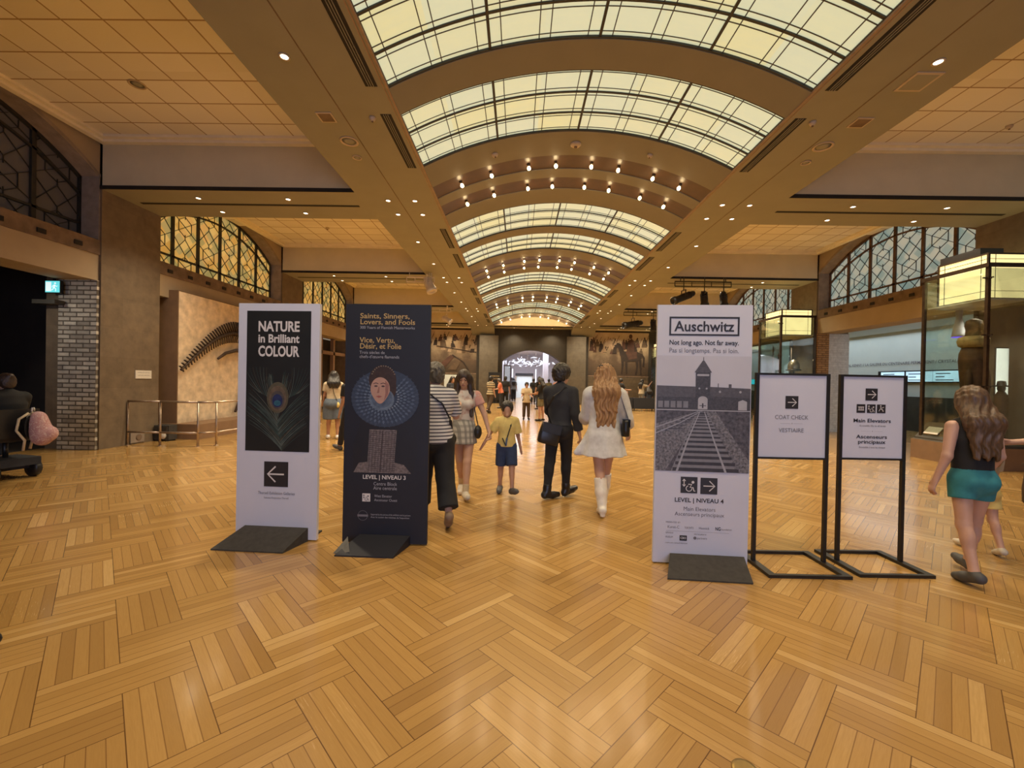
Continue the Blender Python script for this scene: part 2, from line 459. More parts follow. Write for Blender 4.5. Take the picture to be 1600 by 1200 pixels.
M['ink_gold'] = mat('gold_print_ink', (0.45, 0.31, 0.13), 0.5, 0.06, 5.0)
M['ramp_black'] = mat('dark_felt_covered_base', (0.042, 0.038, 0.034), 0.8, 0.2, 20.0, bump=0.1)
M['bulb'] = glow('lit_bulb_glass', (1.0, 0.72, 0.36), 24.0, 0.02)
M['lamp_face'] = glow('lit_downlight_lens', (1.0, 0.86, 0.62), 7.0, 0.02)
M['lamp_ring'] = mat('cream_lamp_ring', (0.5, 0.4, 0.28), 0.5, 0.05, 10.0)
M['lantern'] = glow('lit_cream_lantern_panel', (0.92, 0.74, 0.32), 1.35, 0.06, 5.0)
M['diffuser'] = mat('white_case_diffuser', (0.75, 0.7, 0.58), 0.5, 0.05, 3.0)
def clear_glass(name, tint=(0.90, 0.95, 0.92)):
    n = NT(name)
    n.n.remove(n.b)
    tr = n.new('ShaderNodeBsdfTransparent'); tr.inputs[0].default_value = (*tint, 1)
    gl = n.new('ShaderNodeBsdfGlossy'); gl.inputs['Roughness'].default_value = 0.03
    lw = n.new('ShaderNodeLayerWeight'); lw.inputs[0].default_value = 0.25
    nz = n.noise(n.coords(), 3.0, 2)
    f = n.m('ADD', n.m('MULTIPLY', lw.outputs['Fresnel'], 0.55), n.m('MULTIPLY', nz, 0.10))
    mx = n.new('ShaderNodeMixShader'); n.link(f, mx.inputs[0]); n.link(tr.outputs[0], mx.inputs[1]); n.link(gl.outputs[0], mx.inputs[2])
    n.link(mx.outputs[0], n.n['Material Output'].inputs['Surface'])
    return n.mat
M['glass'] = clear_glass('case_glass')
M['gallery'] = mat('pale_gallery_wall', (0.62, 0.70, 0.70), 0.8, 0.03, 2.0)
M['white_room'] = mat('white_gallery_paint', (0.74, 0.73, 0.78), 0.7, 0.04, 2.0)
M['plinth'] = mat('brown_plinth_paint', (0.22, 0.13, 0.07), 0.6, 0.1, 4.0)
M['plinth_dark'] = mat('dark_plinth_top', (0.06, 0.055, 0.045), 0.5, 0.15, 4.0)
M['cast'] = mat('pale_rock_cast_panel', (0.66, 0.53, 0.37), 0.9, 0.22, 5.0, bump=0.7)
M['bone'] = mat('dark_fossil_bone', (0.055, 0.032, 0.02), 0.6, 0.3, 14.0, bump=0.3)
M['white_plastic'] = mat('cream_white_plastic', (0.62, 0.56, 0.47), 0.5, 0.05, 8.0)
M['paper'] = mat('pale_label_card', (0.7, 0.66, 0.58), 0.7, 0.05, 20.0)
M['wood_dark'] = mat('dark_carved_wood', (0.10, 0.05, 0.025), 0.6, 0.35, 7.0, bump=0.4)
M['hide'] = mat('tan_hide', (0.42, 0.29, 0.12), 0.8, 0.2, 14.0, bump=0.3)
# ------------------------------------------------------------------ floor
fl = MB(); fl.add([(-9.6, YBACK, 0), (16.0, YBACK, 0), (16.0, 46, 0), (-9.6, 46, 0)], [(0, 1, 2, 3)])
struct('floor', fl, M['floor'], 'honey oak parquet floor laid in a herringbone of five-strip blocks', 'floor')

def wx(s, d): return XC + s * (HW + d)      # x of a point d metres behind the wall face; s = -1 left, +1 right
ORD = ['', 'nearest', 'second', 'third', 'fourth', 'fifth']

# ------------------------------------------------------------------ vaulted centre with lay-lights and lamp bands
RISE = 0.65
RV = (HS * HS + RISE * RISE) / (2 * RISE)
AV = math.asin(HS / RV)
def vz(a, dr=0.0):      # vault point for the angle a; dr moves it outwards (up)
    return (XC + (RV + dr) * math.sin(a), ZS + RISE - RV + (RV + dr) * math.cos(a))
def arc_strip(mb, y0, y1, dr, n=28, a0=-1.0, a1=1.0, thick=0.05):
    """curved slab between y0 and y1 whose visible under-face lies dr outside the vault line"""
    for i in range(n):
        t0 = AV * (a0 + (a1 - a0) * i / n); t1 = AV * (a0 + (a1 - a0) * (i + 1) / n)
        (xa, za), (xb, zb) = vz(t0, dr), vz(t1, dr)
        (xc, zc), (xd, zd) = vz(t0, dr + thick), vz(t1, dr + thick)
        vs = [(xa, y0, za), (xb, y0, zb), (xb, y1, zb), (xa, y1, za), (xc, y0, zc), (xd, y0, zd), (xd, y1, zd), (xc, y1, zc)]
        mb.add(vs, [(3, 2, 1, 0), (4, 5, 6, 7), (0, 1, 5, 4), (2, 3, 7, 6)])
sections = []    # (y0, y1, kind)
PAN = [(1.90, 3.48), (4.00, 5.45)]
vault = MB(); bands = []; panels = []
ycur = YBACK
for k, yb in enumerate(YB):
    for a, b in ((-0.25, 0.27), (0.63, 1.15)):
        bands.append((yb + a, yb + b, k))
    for a, b in PAN:
        panels.append((yb + a, yb + b, k))
bands = [b for b in bands if b[0] < 28.2]; panels = [p for p in panels if p[1] < 27.6]
YL = 28.45       # lunette that closes the vault
cuts = sorted([(a, b) for a, b, _ in bands if b < YL] + [(a, b) for a, b, _ in panels])
for a, b in cuts:
    if a > ycur: arc_strip(vault, ycur, a, 0.0, 64)
    ycur = b
arc_strip(vault, ycur, YL, 0.0, 64)
struct('ceiling', vault, M['vault'], 'tan segmental vault over the middle of the hall', 'ceiling')
lun = MB()
pts = [vz(-AV + 2 * AV * i / 32) for i in range(33)]
lun.prism([(p[0], p[1]) for p in reversed(pts)][::-1][::-1], YL, YL + 0.1)
struct('wall_lunette', lun, M['lunette'], 'pale half-moon wall closing the far end of the vault', 'wall')

def nth(k): return ['zeroth', 'first', 'second', 'third', 'fourth', 'fifth', 'sixth', 'seventh', 'eighth', 'ninth', 'tenth', 'eleventh', 'twelfth'][k]
win_no = [0]
def window_name():
    win_no[0] += 1
    return 'window_%d' % win_no[0]

def vbar_y(mb, a, y0, y1, w, h, dr=0.0):
    """bar along the hall at the vault angle a"""
    (x, z) = vz(a, dr)
    d = Vector((math.sin(a), 0, math.cos(a)))
    mb.bar((x, y0, z), (x, y1, z), w, h, up=d)
def vbar_x(mb, y, w, h, dr=0.0, n=28):
    for i in range(n):
        a = -AV + 2 * AV * i / n; b = -AV + 2 * AV * (i + 1) / n
        (xa, za), (xb, zb) = vz(a, dr), vz(b, dr)
        mb.bar((xa, y, za), (xb, y, zb), w, h, up=(math.sin((a + b) / 2), 0, math.cos((a + b) / 2)))
vis = 0
for (y0, y1, k) in sorted(panels):
    seen = y1 > 3.0  # unseen panels over the viewpoint are assumed, added for their light
    if seen: vis += 1
    nm = window_name()
    NX = 32
    g = MB()
    me_uv = []
    for i in range(NX):
        t0 = -AV + 2 * AV * i / NX; t1 = -AV + 2 * AV * (i + 1) / NX
        (xa, za), (xb, zb) = vz(t0, 0.035), vz(t1, 0.035)
        g.add([(xa, y0, za), (xb, y0, zb), (xb, y1, zb), (xa, y1, za)], [(3, 2, 1, 0)])
        me_uv += [(8 * i / NX, 3), (8 * (i + 1) / NX, 3), (8 * (i + 1) / NX, 0), (8 * i / NX, 0)]
    go = g.build(nm, M['skyglass'])
    uv = go.data.uv_layers.new(name='UVMap')
    for li in range(len(go.data.loops)):
        q = me_uv[li]
        uv.data[li].uv = (min(max(q[0], 0.001), 7.999), min(max(q[1], 0.001), 2.999))
    tag(go, ('%s skylight panel of cream leaded glass along the vault, counted from the viewer' % nth(vis)) if seen else 'assumed skylight panel of cream leaded glass above the viewpoint', 'skylight', None, 'structure')
    fr = MB()
    for f in (-0.5, 0.0, 0.5): vbar_y(fr, AV * f, y0, y1, 0.034, 0.022, 0.026)
    for r in (1 / 3, 2 / 3): vbar_x(fr, y0 + (y1 - y0) * r, 0.030, 0.018, 0.027)
    for y in (y0 + 0.012, y1 - 0.012): vbar_x(fr, y, 0.028, 0.03, 0.022)
    for s in (-1, 1): vbar_y(fr, s * AV * 0.995, y0, y1, 0.03, 0.03, 0.022)
    fr.build('frame', M['came'], go)
    th = MB()
    for q in range(4):
        c0 = -AV + AV * 0.5 * q
        for f in (0.055, 0.225, 0.275, 0.445): vbar_y(th, c0 + AV * f, y0, y1, 0.012, 0.008, 0.030)
    for r in range(3):
        for f in (0.17, 0.83): vbar_x(th, y0 + (y1 - y0) * (r + f) / 3, 0.011, 0.006, 0.031)
    th.build('lead_lines', M['thinlead'], go)

# dark bands, recessed a little, with their bulbs
bulb_proto = None
pair_no = {}
for (y0, y1, k) in bands:
    b = MB(); arc_strip(b, y0, y1, 0.014, 64)
    bo = struct('trim_1', b, M['band'], None, 'trim')
    kk = k - 1
    which = 'near' if (y0 - YB[k]) < 0.3 else 'far'
    bo['label'] = ('%s dark bronze band of the %s pair across the vault' % (which, ORD[kk])) if kk >= 1 else 'dark bronze band across the vault above the viewpoint'
    if kk < 0: continue  # bulbs above the viewpoint are unseen, added to light the near floor
    for q, f in enumerate((-0.80, -0.575, -0.30, -0.105, 0.15, 0.345, 0.60, 0.80)):
        x, z = vz(AV * f, -0.016)
        if bulb_proto is None:
            bulb_proto = thing('light_bulb', '', 'light bulb')
            s = MB(); s.lathe([(0.032, 0.0), (0.032, -0.02), (0.02, -0.03), (0.018, -0.05)], n=12); s.build('socket', M['bronze'], bulb_proto, True)
            s = MB(); s.lathe([(0.012, -0.045), (0.026, -0.062), (0.034, -0.085), (0.028, -0.112), (0.012, -0.126), (0.002, -0.128)], n=12); s.build('globe', M['bulb'], bulb_proto, True)
            o = bulb_proto
        else: o = copy_tree(bulb_proto)
        o.location = (x, (y0 + y1) / 2, z + 0.03)
        o.rotation_euler = (0, AV * f, 0)
        tag(o, ('glowing bare bulb, %s from the left on the %s band of the %s pair' % (nth(q + 1), which, ORD[kk])) if kk else 'glowing bare bulb assumed on a bronze band above the viewpoint', 'light bulb', 'bare bulbs on the bronze bands of the vault')
        d = bpy.data.lights.new('bulb_lamp', 'POINT' if k == 5 else 'SPOT'); d.energy = K_BULB * (0.5 if k == 5 else 1)
        if k < 5: d.spot_size = rad(130); d.spot_blend = 0.9
        d.color = (1.0, 0.74, 0.42); d.shadow_soft_size = 0.03
        l = bpy.data.objects.new('bulb_lamp', d); COL.objects.link(l); l.parent = o; l.location = (0, 0, -0.19)

# pinkish moulding where the vault meets the long beams
for s, nm in ((-1, 'left'), (1, 'right')):
    c = MB()
    x = XC + s * HS
    c.box(x - 0.014, x + 0.014, YBACK, YL, ZS - 0.008, ZS + 0.02)
    c.box(x + s * 0.035, x + s * 0.05, YBACK, YL, ZS - 0.006, ZS + 0.01)
    struct('trim_2', c, M['cream_trim'], 'pinkish moulding along the %s springing of the vault' % nm, 'trim')

# long beams: flat soffits between vault and coffers, and their upper sides
for s, nm in ((-1, 'left'), (1, 'right')):
    b = MB()
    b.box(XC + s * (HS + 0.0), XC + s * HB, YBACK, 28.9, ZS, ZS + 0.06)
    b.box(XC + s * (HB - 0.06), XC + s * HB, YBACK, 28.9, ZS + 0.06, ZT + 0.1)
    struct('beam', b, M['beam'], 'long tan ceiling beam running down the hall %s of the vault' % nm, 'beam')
    g = MB(); x = XC + s * (HS + 0.79)
    g.box(x - 0.007, x + 0.007, YBACK, 28.9, ZS - 0.004, ZS + 0.001)
    struct('trim_3', g, M['sill'], 'thin seam line along the %s long beam' % nm, 'trim')
# cross beams
for k, yb in enumerate(YB):
    for s, nm in ((-1, 'left'), (1, 'right')):
        b = MB(); x0, x1 = XC + s * HB, XC + s * (HW + 0.3)
        b.mi = 0
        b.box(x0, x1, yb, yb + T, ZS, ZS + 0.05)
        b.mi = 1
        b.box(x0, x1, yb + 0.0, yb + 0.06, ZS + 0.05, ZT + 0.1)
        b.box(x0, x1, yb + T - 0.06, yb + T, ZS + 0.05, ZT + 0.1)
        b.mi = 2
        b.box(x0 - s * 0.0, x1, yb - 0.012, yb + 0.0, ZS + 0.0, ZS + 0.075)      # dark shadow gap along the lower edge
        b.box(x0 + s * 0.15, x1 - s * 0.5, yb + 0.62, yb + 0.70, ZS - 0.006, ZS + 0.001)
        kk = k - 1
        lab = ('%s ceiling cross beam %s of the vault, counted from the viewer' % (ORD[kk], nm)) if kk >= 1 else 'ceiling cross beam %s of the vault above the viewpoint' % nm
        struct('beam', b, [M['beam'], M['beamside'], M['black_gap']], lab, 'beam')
# coffers: tiled ceiling with a stepped cornice
for k in range(-1, len(YB)):
    ya = (YB[k] + T) if k >= 0 else YBACK
    yb = YB[k + 1] if k + 1 < len(YB) else YEND
    if yb - ya < 0.3: continue
    if k == len(YB) - 1: continue
    for s, nm in ((-1, 'left'), (1, 'right')):
        c = MB(); xa, xb = sorted((XC + s * (HB - 0.06), wx(s, 0.55)))
        c.mi = 0
        c.box(xa, xb, ya - 0.06, yb + 0.06, ZT, ZT + 0.05)
        c.mi = 1
        e0, e1 = sorted((XC + s * HB, wx(s, 0.0)))
        for w, z0, z1 in ((0.20, ZT - 0.05, ZT), (0.11, ZT - 0.10, ZT - 0.05)):
            c.box(e0, e1, ya, ya + w, z0, z1); c.box(e0, e1, yb - w, yb, z0, z1)
            c.box(e0, e0 + w, ya + w, yb - w, z0, z1); c.box(e1 - w, e1, ya + w, yb - w, z0, z1)
        lab = ('%s tiled ceiling coffer %s of the vault, counted from the viewer' % (ORD[k], nm)) if k >= 1 else 'tiled ceiling coffer %s of the vault above the viewpoint' % nm
        if k == 0: lab = 'tiled ceiling coffer behind the viewpoint, %s side' % nm
        struct('ceiling', c, [M['tiles'], M['cornice']], lab, 'ceiling')

# air grilles in the long beams beside each skylight panel
gp_proto = None; cnt = {-1: 0, 1: 0}
for (y0, y1, k) in sorted(panels):
    for s, nm in ((-1, 'left'), (1, 'right')):
        if y1 < 3.0: continue
        cnt[s] += 1
        x = XC + s * (HS + 0.19)
        o = thing('air_grille', 'slotted black air grille, %s along the %s long beam from the viewer' % (nth(cnt[s]), nm), 'vent', (x, (y0 + y1) / 2, ZS), 0, 'air grilles beside the skylight')
        g = MB(); g.box(-0.075, 0.075, -0.74, 0.74, -0.004, 0.0); g.build('slot', M['black_gap'], o)
        f = MB()
        for q in (-0.03, 0.0, 0.03): f.box(q - 0.004, q + 0.004, -0.74, 0.74, -0.012, -0.004)
        f.build('vane', M['beam'], o)

# ------------------------------------------------------------------ side walls
BAYS = [(YB[1] + T, YB[2]), (YB[2] + T, YB[3]), (YB[3] + T, YB[4]), (YB[4] + T, YB[5])]
ZSILL, ZBAND, ZLIN = 4.17, 3.88, 3.37
RA = 4.3
def arch_z(y, yc, half):
    zc = 5.42 - math.sqrt(RA * RA - 2.53 * 2.53)
    return zc + math.sqrt(max(RA * RA - (y - yc) ** 2, 0.01))
GD = 0.45      # depth of the window plane behind the wall face
def clip_seg(p, q, ya, yb, yc, hf, z0):
    """keep the part of a (y, z) segment that lies inside the arched light"""
    n = 14; run = []; out = []
    ins = lambda t: (ya < t[0] < yb) and (z0 < t[1] < arch_z(t[0], yc, hf) - 0.06)
    for i in range(n + 1):
        t = (p[0] + (q[0] - p[0]) * i / n, p[1] + (q[1] - p[1]) * i / n)
        if ins(t): run.append(t)
        else:
            if len(run) > 1: out.append((run[0], run[-1]))
            run = []
    if len(run) > 1: out.append((run[0], run[-1]))
    return out
for s, side in ((-1, 'left'), (1, 'right')):
    for k, yb in enumerate(YB):
        w = MB(); xs = sorted((wx(s, 0.0), wx(s, 1.1)))
        w.box(xs[0], xs[1], yb, yb + T, 0, ZT + 0.05)
        kk = k - 1
        lab = ('%s limestone pilaster of the %s wall, counted from the viewer' % (ORD[kk], side)) if kk >= 1 else 'limestone pilaster of the %s wall beside the viewpoint' % side
        struct('pillar', w, M['stone'], lab, 'pilaster')
    for b, (ya, yb) in enumerate(BAYS):
        yc = (ya + yb) / 2; hf = (yb - ya) / 2
        place = '%s bay of the %s wall' % (['nearest', 'second', 'third', 'fourth'][b], side)
        w = MB(); n = 24
        x0 = wx(s, 0.05); x1 = wx(s, GD + 0.08)
        for i in range(n):
            p = ya + (yb - ya) * i / n; q = ya + (yb - ya) * (i + 1) / n
            zp, zq = arch_z(p, yc, hf), arch_z(q, yc, hf)
            w.mi = 0
            w.add([(x0, p, zp), (x0, q, zq), (x0, q, ZT + 0.05), (x0, p, ZT + 0.05)], [(0, 1, 2, 3) if s < 0 else (3, 2, 1, 0)])
            w.mi = 1
            w.add([(x0, p, zp), (x1, p, zp), (x1, q, zq), (x0, q, zq)], [(0, 1, 2, 3)])
            # raised stone edge that follows the arch
            w.add([(wx(s, 0.03), p, zp), (wx(s, 0.03), q, zq), (wx(s, 0.03), q, zq + 0.06), (wx(s, 0.03), p, zp + 0.06)], [(0, 1, 2, 3) if s < 0 else (3, 2, 1, 0)])
        for y, dy in ((ya, 0.02), (yb, -0.02)):      # stone jambs
            w.box(*sorted((wx(s, 0.04), x1)), *sorted((y, y + dy)), ZSILL, 5.45)
        w.box(*sorted((wx(s, GD + 0.06), wx(s, GD + 0.10))), ya, yb, 5.0, ZT + 0.05) if False else None
        struct('wall_' + side, w, [M['plaster'], M['reveal']], 'arched tan wall head over the ' + place, 'wall')
        l = MB(); l.mi = 0
        l.box(*sorted((wx(s, 0.02), wx(s, GD + 0.2))), ya, yb, ZBAND, ZSILL)
        l.mi = 2
        for q in range(int((yb - ya) / 0.62)):
            yq = ya + 0.3 + q * 0.62
            l.box(*sorted((wx(s, -0.0), wx(s, 0.02))), yq - 0.07, yq + 0.07, ZBAND + 0.07, ZBAND + 0.15)
        l.mi = 1
        l.box(*sorted((wx(s, 0.05), wx(s, 0.75))), ya, yb, ZLIN, ZBAND)
        struct('trim_4', l, [M['sill'], M['plaster'], M['black_gap']], 'carved stone band and tan lintel under the arched window, ' + place, 'trim')
        # leaded window
        kind = {(-1, 0): 'win_dark'}.get((s, b), 'win_warm' if s < 0 else 'win_cool')
        word = {'win_dark': 'unlit dark', 'win_warm': 'amber lit', 'win_cool': 'pale blue-green'}[kind]
        g = MB(); xg = wx(s, GD)
        for i in range(n):
            p = ya + (yb - ya) * i / n; q = ya + (yb - ya) * (i + 1) / n
            g.box(*sorted((xg, wx(s, GD + 0.02))), p, q, ZSILL, 0.0 + ZSILL + 0.01) if False else None
            g.add([(xg, p, ZSILL), (xg, q, ZSILL), (xg, q, arch_z(q, yc, hf)), (xg, p, arch_z(p, yc, hf))], [(0, 1, 2, 3) if s < 0 else (3, 2, 1, 0)])
        wo = tag(g.build(window_name(), M[kind]), '%s arched leaded window in the %s' % (word, place), 'window', None, 'structure')
        f = MB(); xf = wx(s, GD - 0.03)
        NM = 6
        for q in range(NM + 1):
            y = ya + (yb - ya) * q / NM
            y = min(max(y, ya + 0.03), yb - 0.03)
            f.bar((xf, y, ZSILL), (xf, y, arch_z(y, yc, hf) - 0.01), 0.075 if 0 < q < NM else 0.06, 0.05, up=(1, 0, 0))
        f.bar((xf, ya, ZSILL + 0.33), (xf, yb, ZSILL + 0.33), 0.045, 0.05, up=(1, 0, 0))
        f.bar((xf, ya, ZSILL + 0.02), (xf, yb, ZSILL + 0.02), 0.05, 0.05, up=(1, 0, 0))
        for i in range(n):
            p = ya + (yb - ya) * i / n; q = ya + (yb - ya) * (i + 1) / n
            f.bar((xf, p, arch_z(p, yc, hf) - 0.03), (xf, q, arch_z(q, yc, hf) - 0.03), 0.06, 0.05, up=(1, 0, 0))
            f.bar((xf, p, arch_z(p, yc, hf) - 0.36), (xf, q, arch_z(q, yc, hf) - 0.36), 0.04, 0.05, up=(1, 0, 0))
        f.build('frame', M['came'] if s < 0 else M['wood_dark'], wo)
        c = MB(); xl = wx(s, GD - 0.012)
        cw = (yb - ya) / NM
        for q in range(NM):                      # lattice: squares, diagonals and long hexagons in every light
            yl = ya + q * cw
            for r in range(6):
                zl = ZSILL - 0.1 + r * cw * 0.62
                h = cw * 0.62
                A = (yl, zl); B = (yl + cw, zl); C_ = (yl + cw, zl + h); D = (yl, zl + h); m = (yl + cw / 2, zl + h / 2)
                seg = []
                if (r + q) % 2 == 0:
                    i1 = (yl + cw * 0.28, zl + h * 0.5); i2 = (yl + cw * 0.72, zl + h * 0.5); i3 = (m[0], zl + h * 0.12); i4 = (m[0], zl + h * 0.88)
                    seg += [(i1, i3), (i3, i2), (i2, i4), (i4, i1), (A, i1), (D, i1), (B, i2), (C_, i2), (i3, (m[0], zl - h * 0.12)), (i4, (m[0], zl + h * 1.12))]
                else:
                    seg += [(A, C_), (B, D)]
                    i1 = (yl + cw * 0.5, zl); i2 = (yl + cw, zl + h * 0.5); i3 = (yl + cw * 0.5, zl + h); i4 = (yl, zl + h * 0.5)
                    seg += [((yl + cw * .25, zl + h * .25), (yl + cw * .25, zl + h * .75)), ((yl + cw * .75, zl + h * .25), (yl + cw * .75, zl + h * .75)), (i1, (yl + cw * .25, zl + h * .25)), (i1, (yl + cw * .75, zl + h * .25)), (i3, (yl + cw * .25, zl + h * .75)), (i3, (yl + cw * .75, zl + h * .75))]
                for p_, q_ in seg:
                    for (u_, v_) in clip_seg(p_, q_, ya + 0.03, yb - 0.03, yc, hf, ZSILL + 0.02):
                        c.bar((xl, u_[0], u_[1]), (xl, v_[0], v_[1]), 0.011, 0.016, up=(1, 0, 0))
        c.build('lead_lines', M['came'], wo)

# brick reveals of the openings
def reveal(nm, s, y, sgn, mats, dsplit, lab):
    w = MB()
    y0, y1 = sorted((y, y + sgn * 0.05))
    a, b, c = dsplit
    w.mi = 0; w.box(*sorted((wx(s, a), wx(s, b))), y0, y1, 0, ZLIN)
    w.mi = 1; w.box(*sorted((wx(s, b), wx(s, c))), y0, y1, 0, ZLIN)
    return struct(nm, w, mats, lab, 'wall')
reveal('wall_left', -1, YB[2], -1, [M['brick_grey'], M['brick_grey']], (0.03, 0.3, 0.80), 'rough grey brick reveal of the dark doorway beside the left pilaster')
reveal('wall_right', 1, YB[3], -1, [M['brick_tan'], M['brick_lit']], (0.03, 0.42, 1.1), 'tan brick reveal of the gallery opening on the right, its lit part coloured white')

# wall fillings of the bays below the lintel
x = wx(-1, 0.35)
for b in (1, 2, 3):
    ya, yb = BAYS[b]
    w = MB()
    if b == 1:
        w.box(x - 0.1, x, ya, yb, 0, ZLIN + 0.02)
        struct('wall_left', w, M['plaster'], 'plain tan wall behind the fossil display', 'wall')
    else:
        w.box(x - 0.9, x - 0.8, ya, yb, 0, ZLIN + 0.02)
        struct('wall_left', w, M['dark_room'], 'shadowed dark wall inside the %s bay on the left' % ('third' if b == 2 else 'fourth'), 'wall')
        p = MB()
        for q in (0.25, 0.5, 0.75):
            yq = ya + (yb - ya) * q
            p.box(x - 0.2, x - 0.05, yq - 0.09, yq + 0.09, 0, ZLIN)
        p.box(x - 0.2, x - 0.05, ya, yb, 2.6, 2.75)
        struct('trim_5', p, M['plinth'], 'brown door frame posts inside the %s bay on the left' % ('third' if b == 2 else 'fourth'), 'trim')
# dark room beyond the nearest left opening
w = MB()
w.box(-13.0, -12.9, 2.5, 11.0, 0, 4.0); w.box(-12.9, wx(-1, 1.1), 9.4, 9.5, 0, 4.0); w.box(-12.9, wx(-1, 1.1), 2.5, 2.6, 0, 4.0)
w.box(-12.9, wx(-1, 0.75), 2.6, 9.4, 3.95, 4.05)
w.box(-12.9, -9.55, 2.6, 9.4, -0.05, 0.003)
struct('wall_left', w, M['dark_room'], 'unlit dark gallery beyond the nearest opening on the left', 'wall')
w = MB()
w.box(wx(-1, 1.1), wx(-1, 0.0), YBACK, YB[1], 0, ZT); struct('wall_left', w, M['plaster'], 'plain left wall behind the viewpoint', 'wall')
w = MB()
w.box(wx(1, 0.0), wx(1, 1.1), YBACK, YB[1], 0, ZT); struct('wall_right', w, M['plaster'], 'plain right wall behind the viewpoint', 'wall')
w = MB()
w.box(wx(1, 0.6), wx(1, 0.7), BAYS[0][0], BAYS[0][1], 0, ZLIN); struct('wall_right', w, M['plaster'], 'plain tan wall under the nearest right window', 'wall')
# wall behind the viewpoint; its wide doorway is assumed, added for the cool daylight
w = MB()
w.box(wx(-1, 1.1), XC - 4.1, YBACK - 0.2, YBACK, 0, ZT); w.box(XC + 4.1, wx(1, 1.1), YBACK - 0.2, YBACK, 0, ZT); w.box(XC - 4.1, XC + 4.1, YBACK - 0.2, YBACK, 4.2, ZT + 0.4)
struct('wall_back', w, M['plaster'], 'unseen wall behind the viewpoint with an assumed doorway for daylight', 'wall')

# gallery right of the hall
XG = 14.4
w = MB(); w.mi = 0
w.box(XG, XG + 0.1, 7.6, 28.5, 0, 3.7)
w.box(wx(1, 1.1), XG, 28.4, 28.5, 0, 3.7); w.box(wx(1, 1.1), XG, 7.5, 7.6, 0, 3.7)
w.box(wx(1, 0.75), XG + 0.1, 7.5, 28.5, 3.7, 3.8)
w.mi = 1; w.box(XG - 0.03, XG, 7.6, 28.4, 0, 1.25)
struct('wall_gallery', w, [M['gallery'], M['plinth_dark']], 'pale blue-grey gallery wall seen through the right openings', 'wall')
g = MB()
for b in (2, 3):
    ya, yb = BAYS[b]
    g.box(wx(1, 0.4), wx(1, 0.42), ya, yb, 0, ZLIN)
struct('window_glass', g, M['glass'], 'greenish glass screen filling the far right openings', 'window')

# ------------------------------------------------------------------ end wall with arch
w = MB()
ax0, ax1, zsp, ztop = -1.16, 2.92, 2.92, 3.74
xc_, hf_ = (ax0 + ax1) / 2, (ax1 - ax0) / 2
rz_ = ztop - zsp; ra_ = (hf_ * hf_ + rz_ * rz_) / (2 * rz_)
def ez(x): return ztop - ra_ + math.sqrt(ra_ * ra_ - (x - xc_) ** 2)
w.mi = 0
xl, xr = XC - 3.9, XC + 3.9
w.box(xl, ax0, YEND, YEND + 0.8, 0, ZS); w.box(ax1, xr, YEND, YEND + 0.8, 0, ZS)
for i in range(24):
    p = ax0 + (ax1 - ax0) * i / 24; q = ax0 + (ax1 - ax0) * (i + 1) / 24
    w.add([(p, YEND, ez(p)), (q, YEND, ez(q)), (q, YEND, ZS), (p, YEND, ZS)], [(0, 1, 2, 3)])
    w.add([(p, YEND, ez(p)), (p, YEND + 0.8, ez(p)), (q, YEND + 0.8, ez(q)), (q, YEND, ez(q))], [(0, 1, 2, 3)])
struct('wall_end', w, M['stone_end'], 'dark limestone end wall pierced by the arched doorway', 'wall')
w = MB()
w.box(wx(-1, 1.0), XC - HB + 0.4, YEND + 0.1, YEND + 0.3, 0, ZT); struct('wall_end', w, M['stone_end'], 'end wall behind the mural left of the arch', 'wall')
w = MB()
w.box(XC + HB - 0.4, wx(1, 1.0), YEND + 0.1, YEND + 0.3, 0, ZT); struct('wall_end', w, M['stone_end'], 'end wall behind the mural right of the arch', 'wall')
for s, nm in ((-1, 'left'), (1, 'right')):
    w = MB(); w.box(*sorted((XC + s * 2.38, XC + s * 3.68)), YEND - 0.35, YEND + 0.5, 0, 4.68)
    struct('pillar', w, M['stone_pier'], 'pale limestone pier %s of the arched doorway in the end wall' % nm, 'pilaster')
    b = MB(); x0, x1 = sorted((XC + s * HS, XC + s * HB))
    b.add([(x0, 28.7, ZS), (x1, 28.7, ZS), (x1, YEND + .1, 4.68), (x0, YEND + .1, 4.68), (x0, 28.7, ZS + .3), (x1, 28.7, ZS + .3), (x1, YEND + .1, ZS + .3), (x0, YEND + .1, ZS + .3)],
          [(3, 2, 1, 0), (4, 5, 6, 7), (0, 1, 5, 4), (1, 2, 6, 5), (2, 3, 7, 6), (3, 0, 4, 7)])
    struct('beam', b, M['beam'], 'sloping end of the long beam above the %s stone pier' % nm, 'beam')
c = MB(); c.box(XC - HS, XC + HS, YL, YEND + 0.2, ZS, ZS + 0.06); struct('ceiling', c, M['beam'], 'flat tan soffit strip in front of the end wall', 'ceiling')
for s in (-1, 1):
    c = MB(); c.box(*sorted((XC + s * HB, wx(s, 0.3))), YB[5] + T, YEND + 0.2, ZS, ZS + 0.05)
    struct('ceiling', c, M['cornice'], 'pale soffit strip above the mural, %s side' % ('left' if s < 0 else 'right'), 'ceiling')
# bright room beyond the arch
w = MB(); w.mi = 0
w.box(-2.2, -2.1, YEND + 0.8, 45, 0, 4.3); w.box(4.0, 4.1, YEND + 0.8, 45, 0, 4.3); w.box(-2.2, 4.1, 45, 45.1, 0, 4.3); w.box(-2.2, 4.1, YEND + 0.8, 45.1, 4.3, 4.4)
w.box(1.9, 2.3, 33.0, 33.5, 0, 4.3); w.box(-1.5, -1.2, 34.5, 35.0, 0, 4.3)
struct('wall_beyond', w, M['white_room'], 'white walls of the bright room beyond the arched doorway', 'wall')
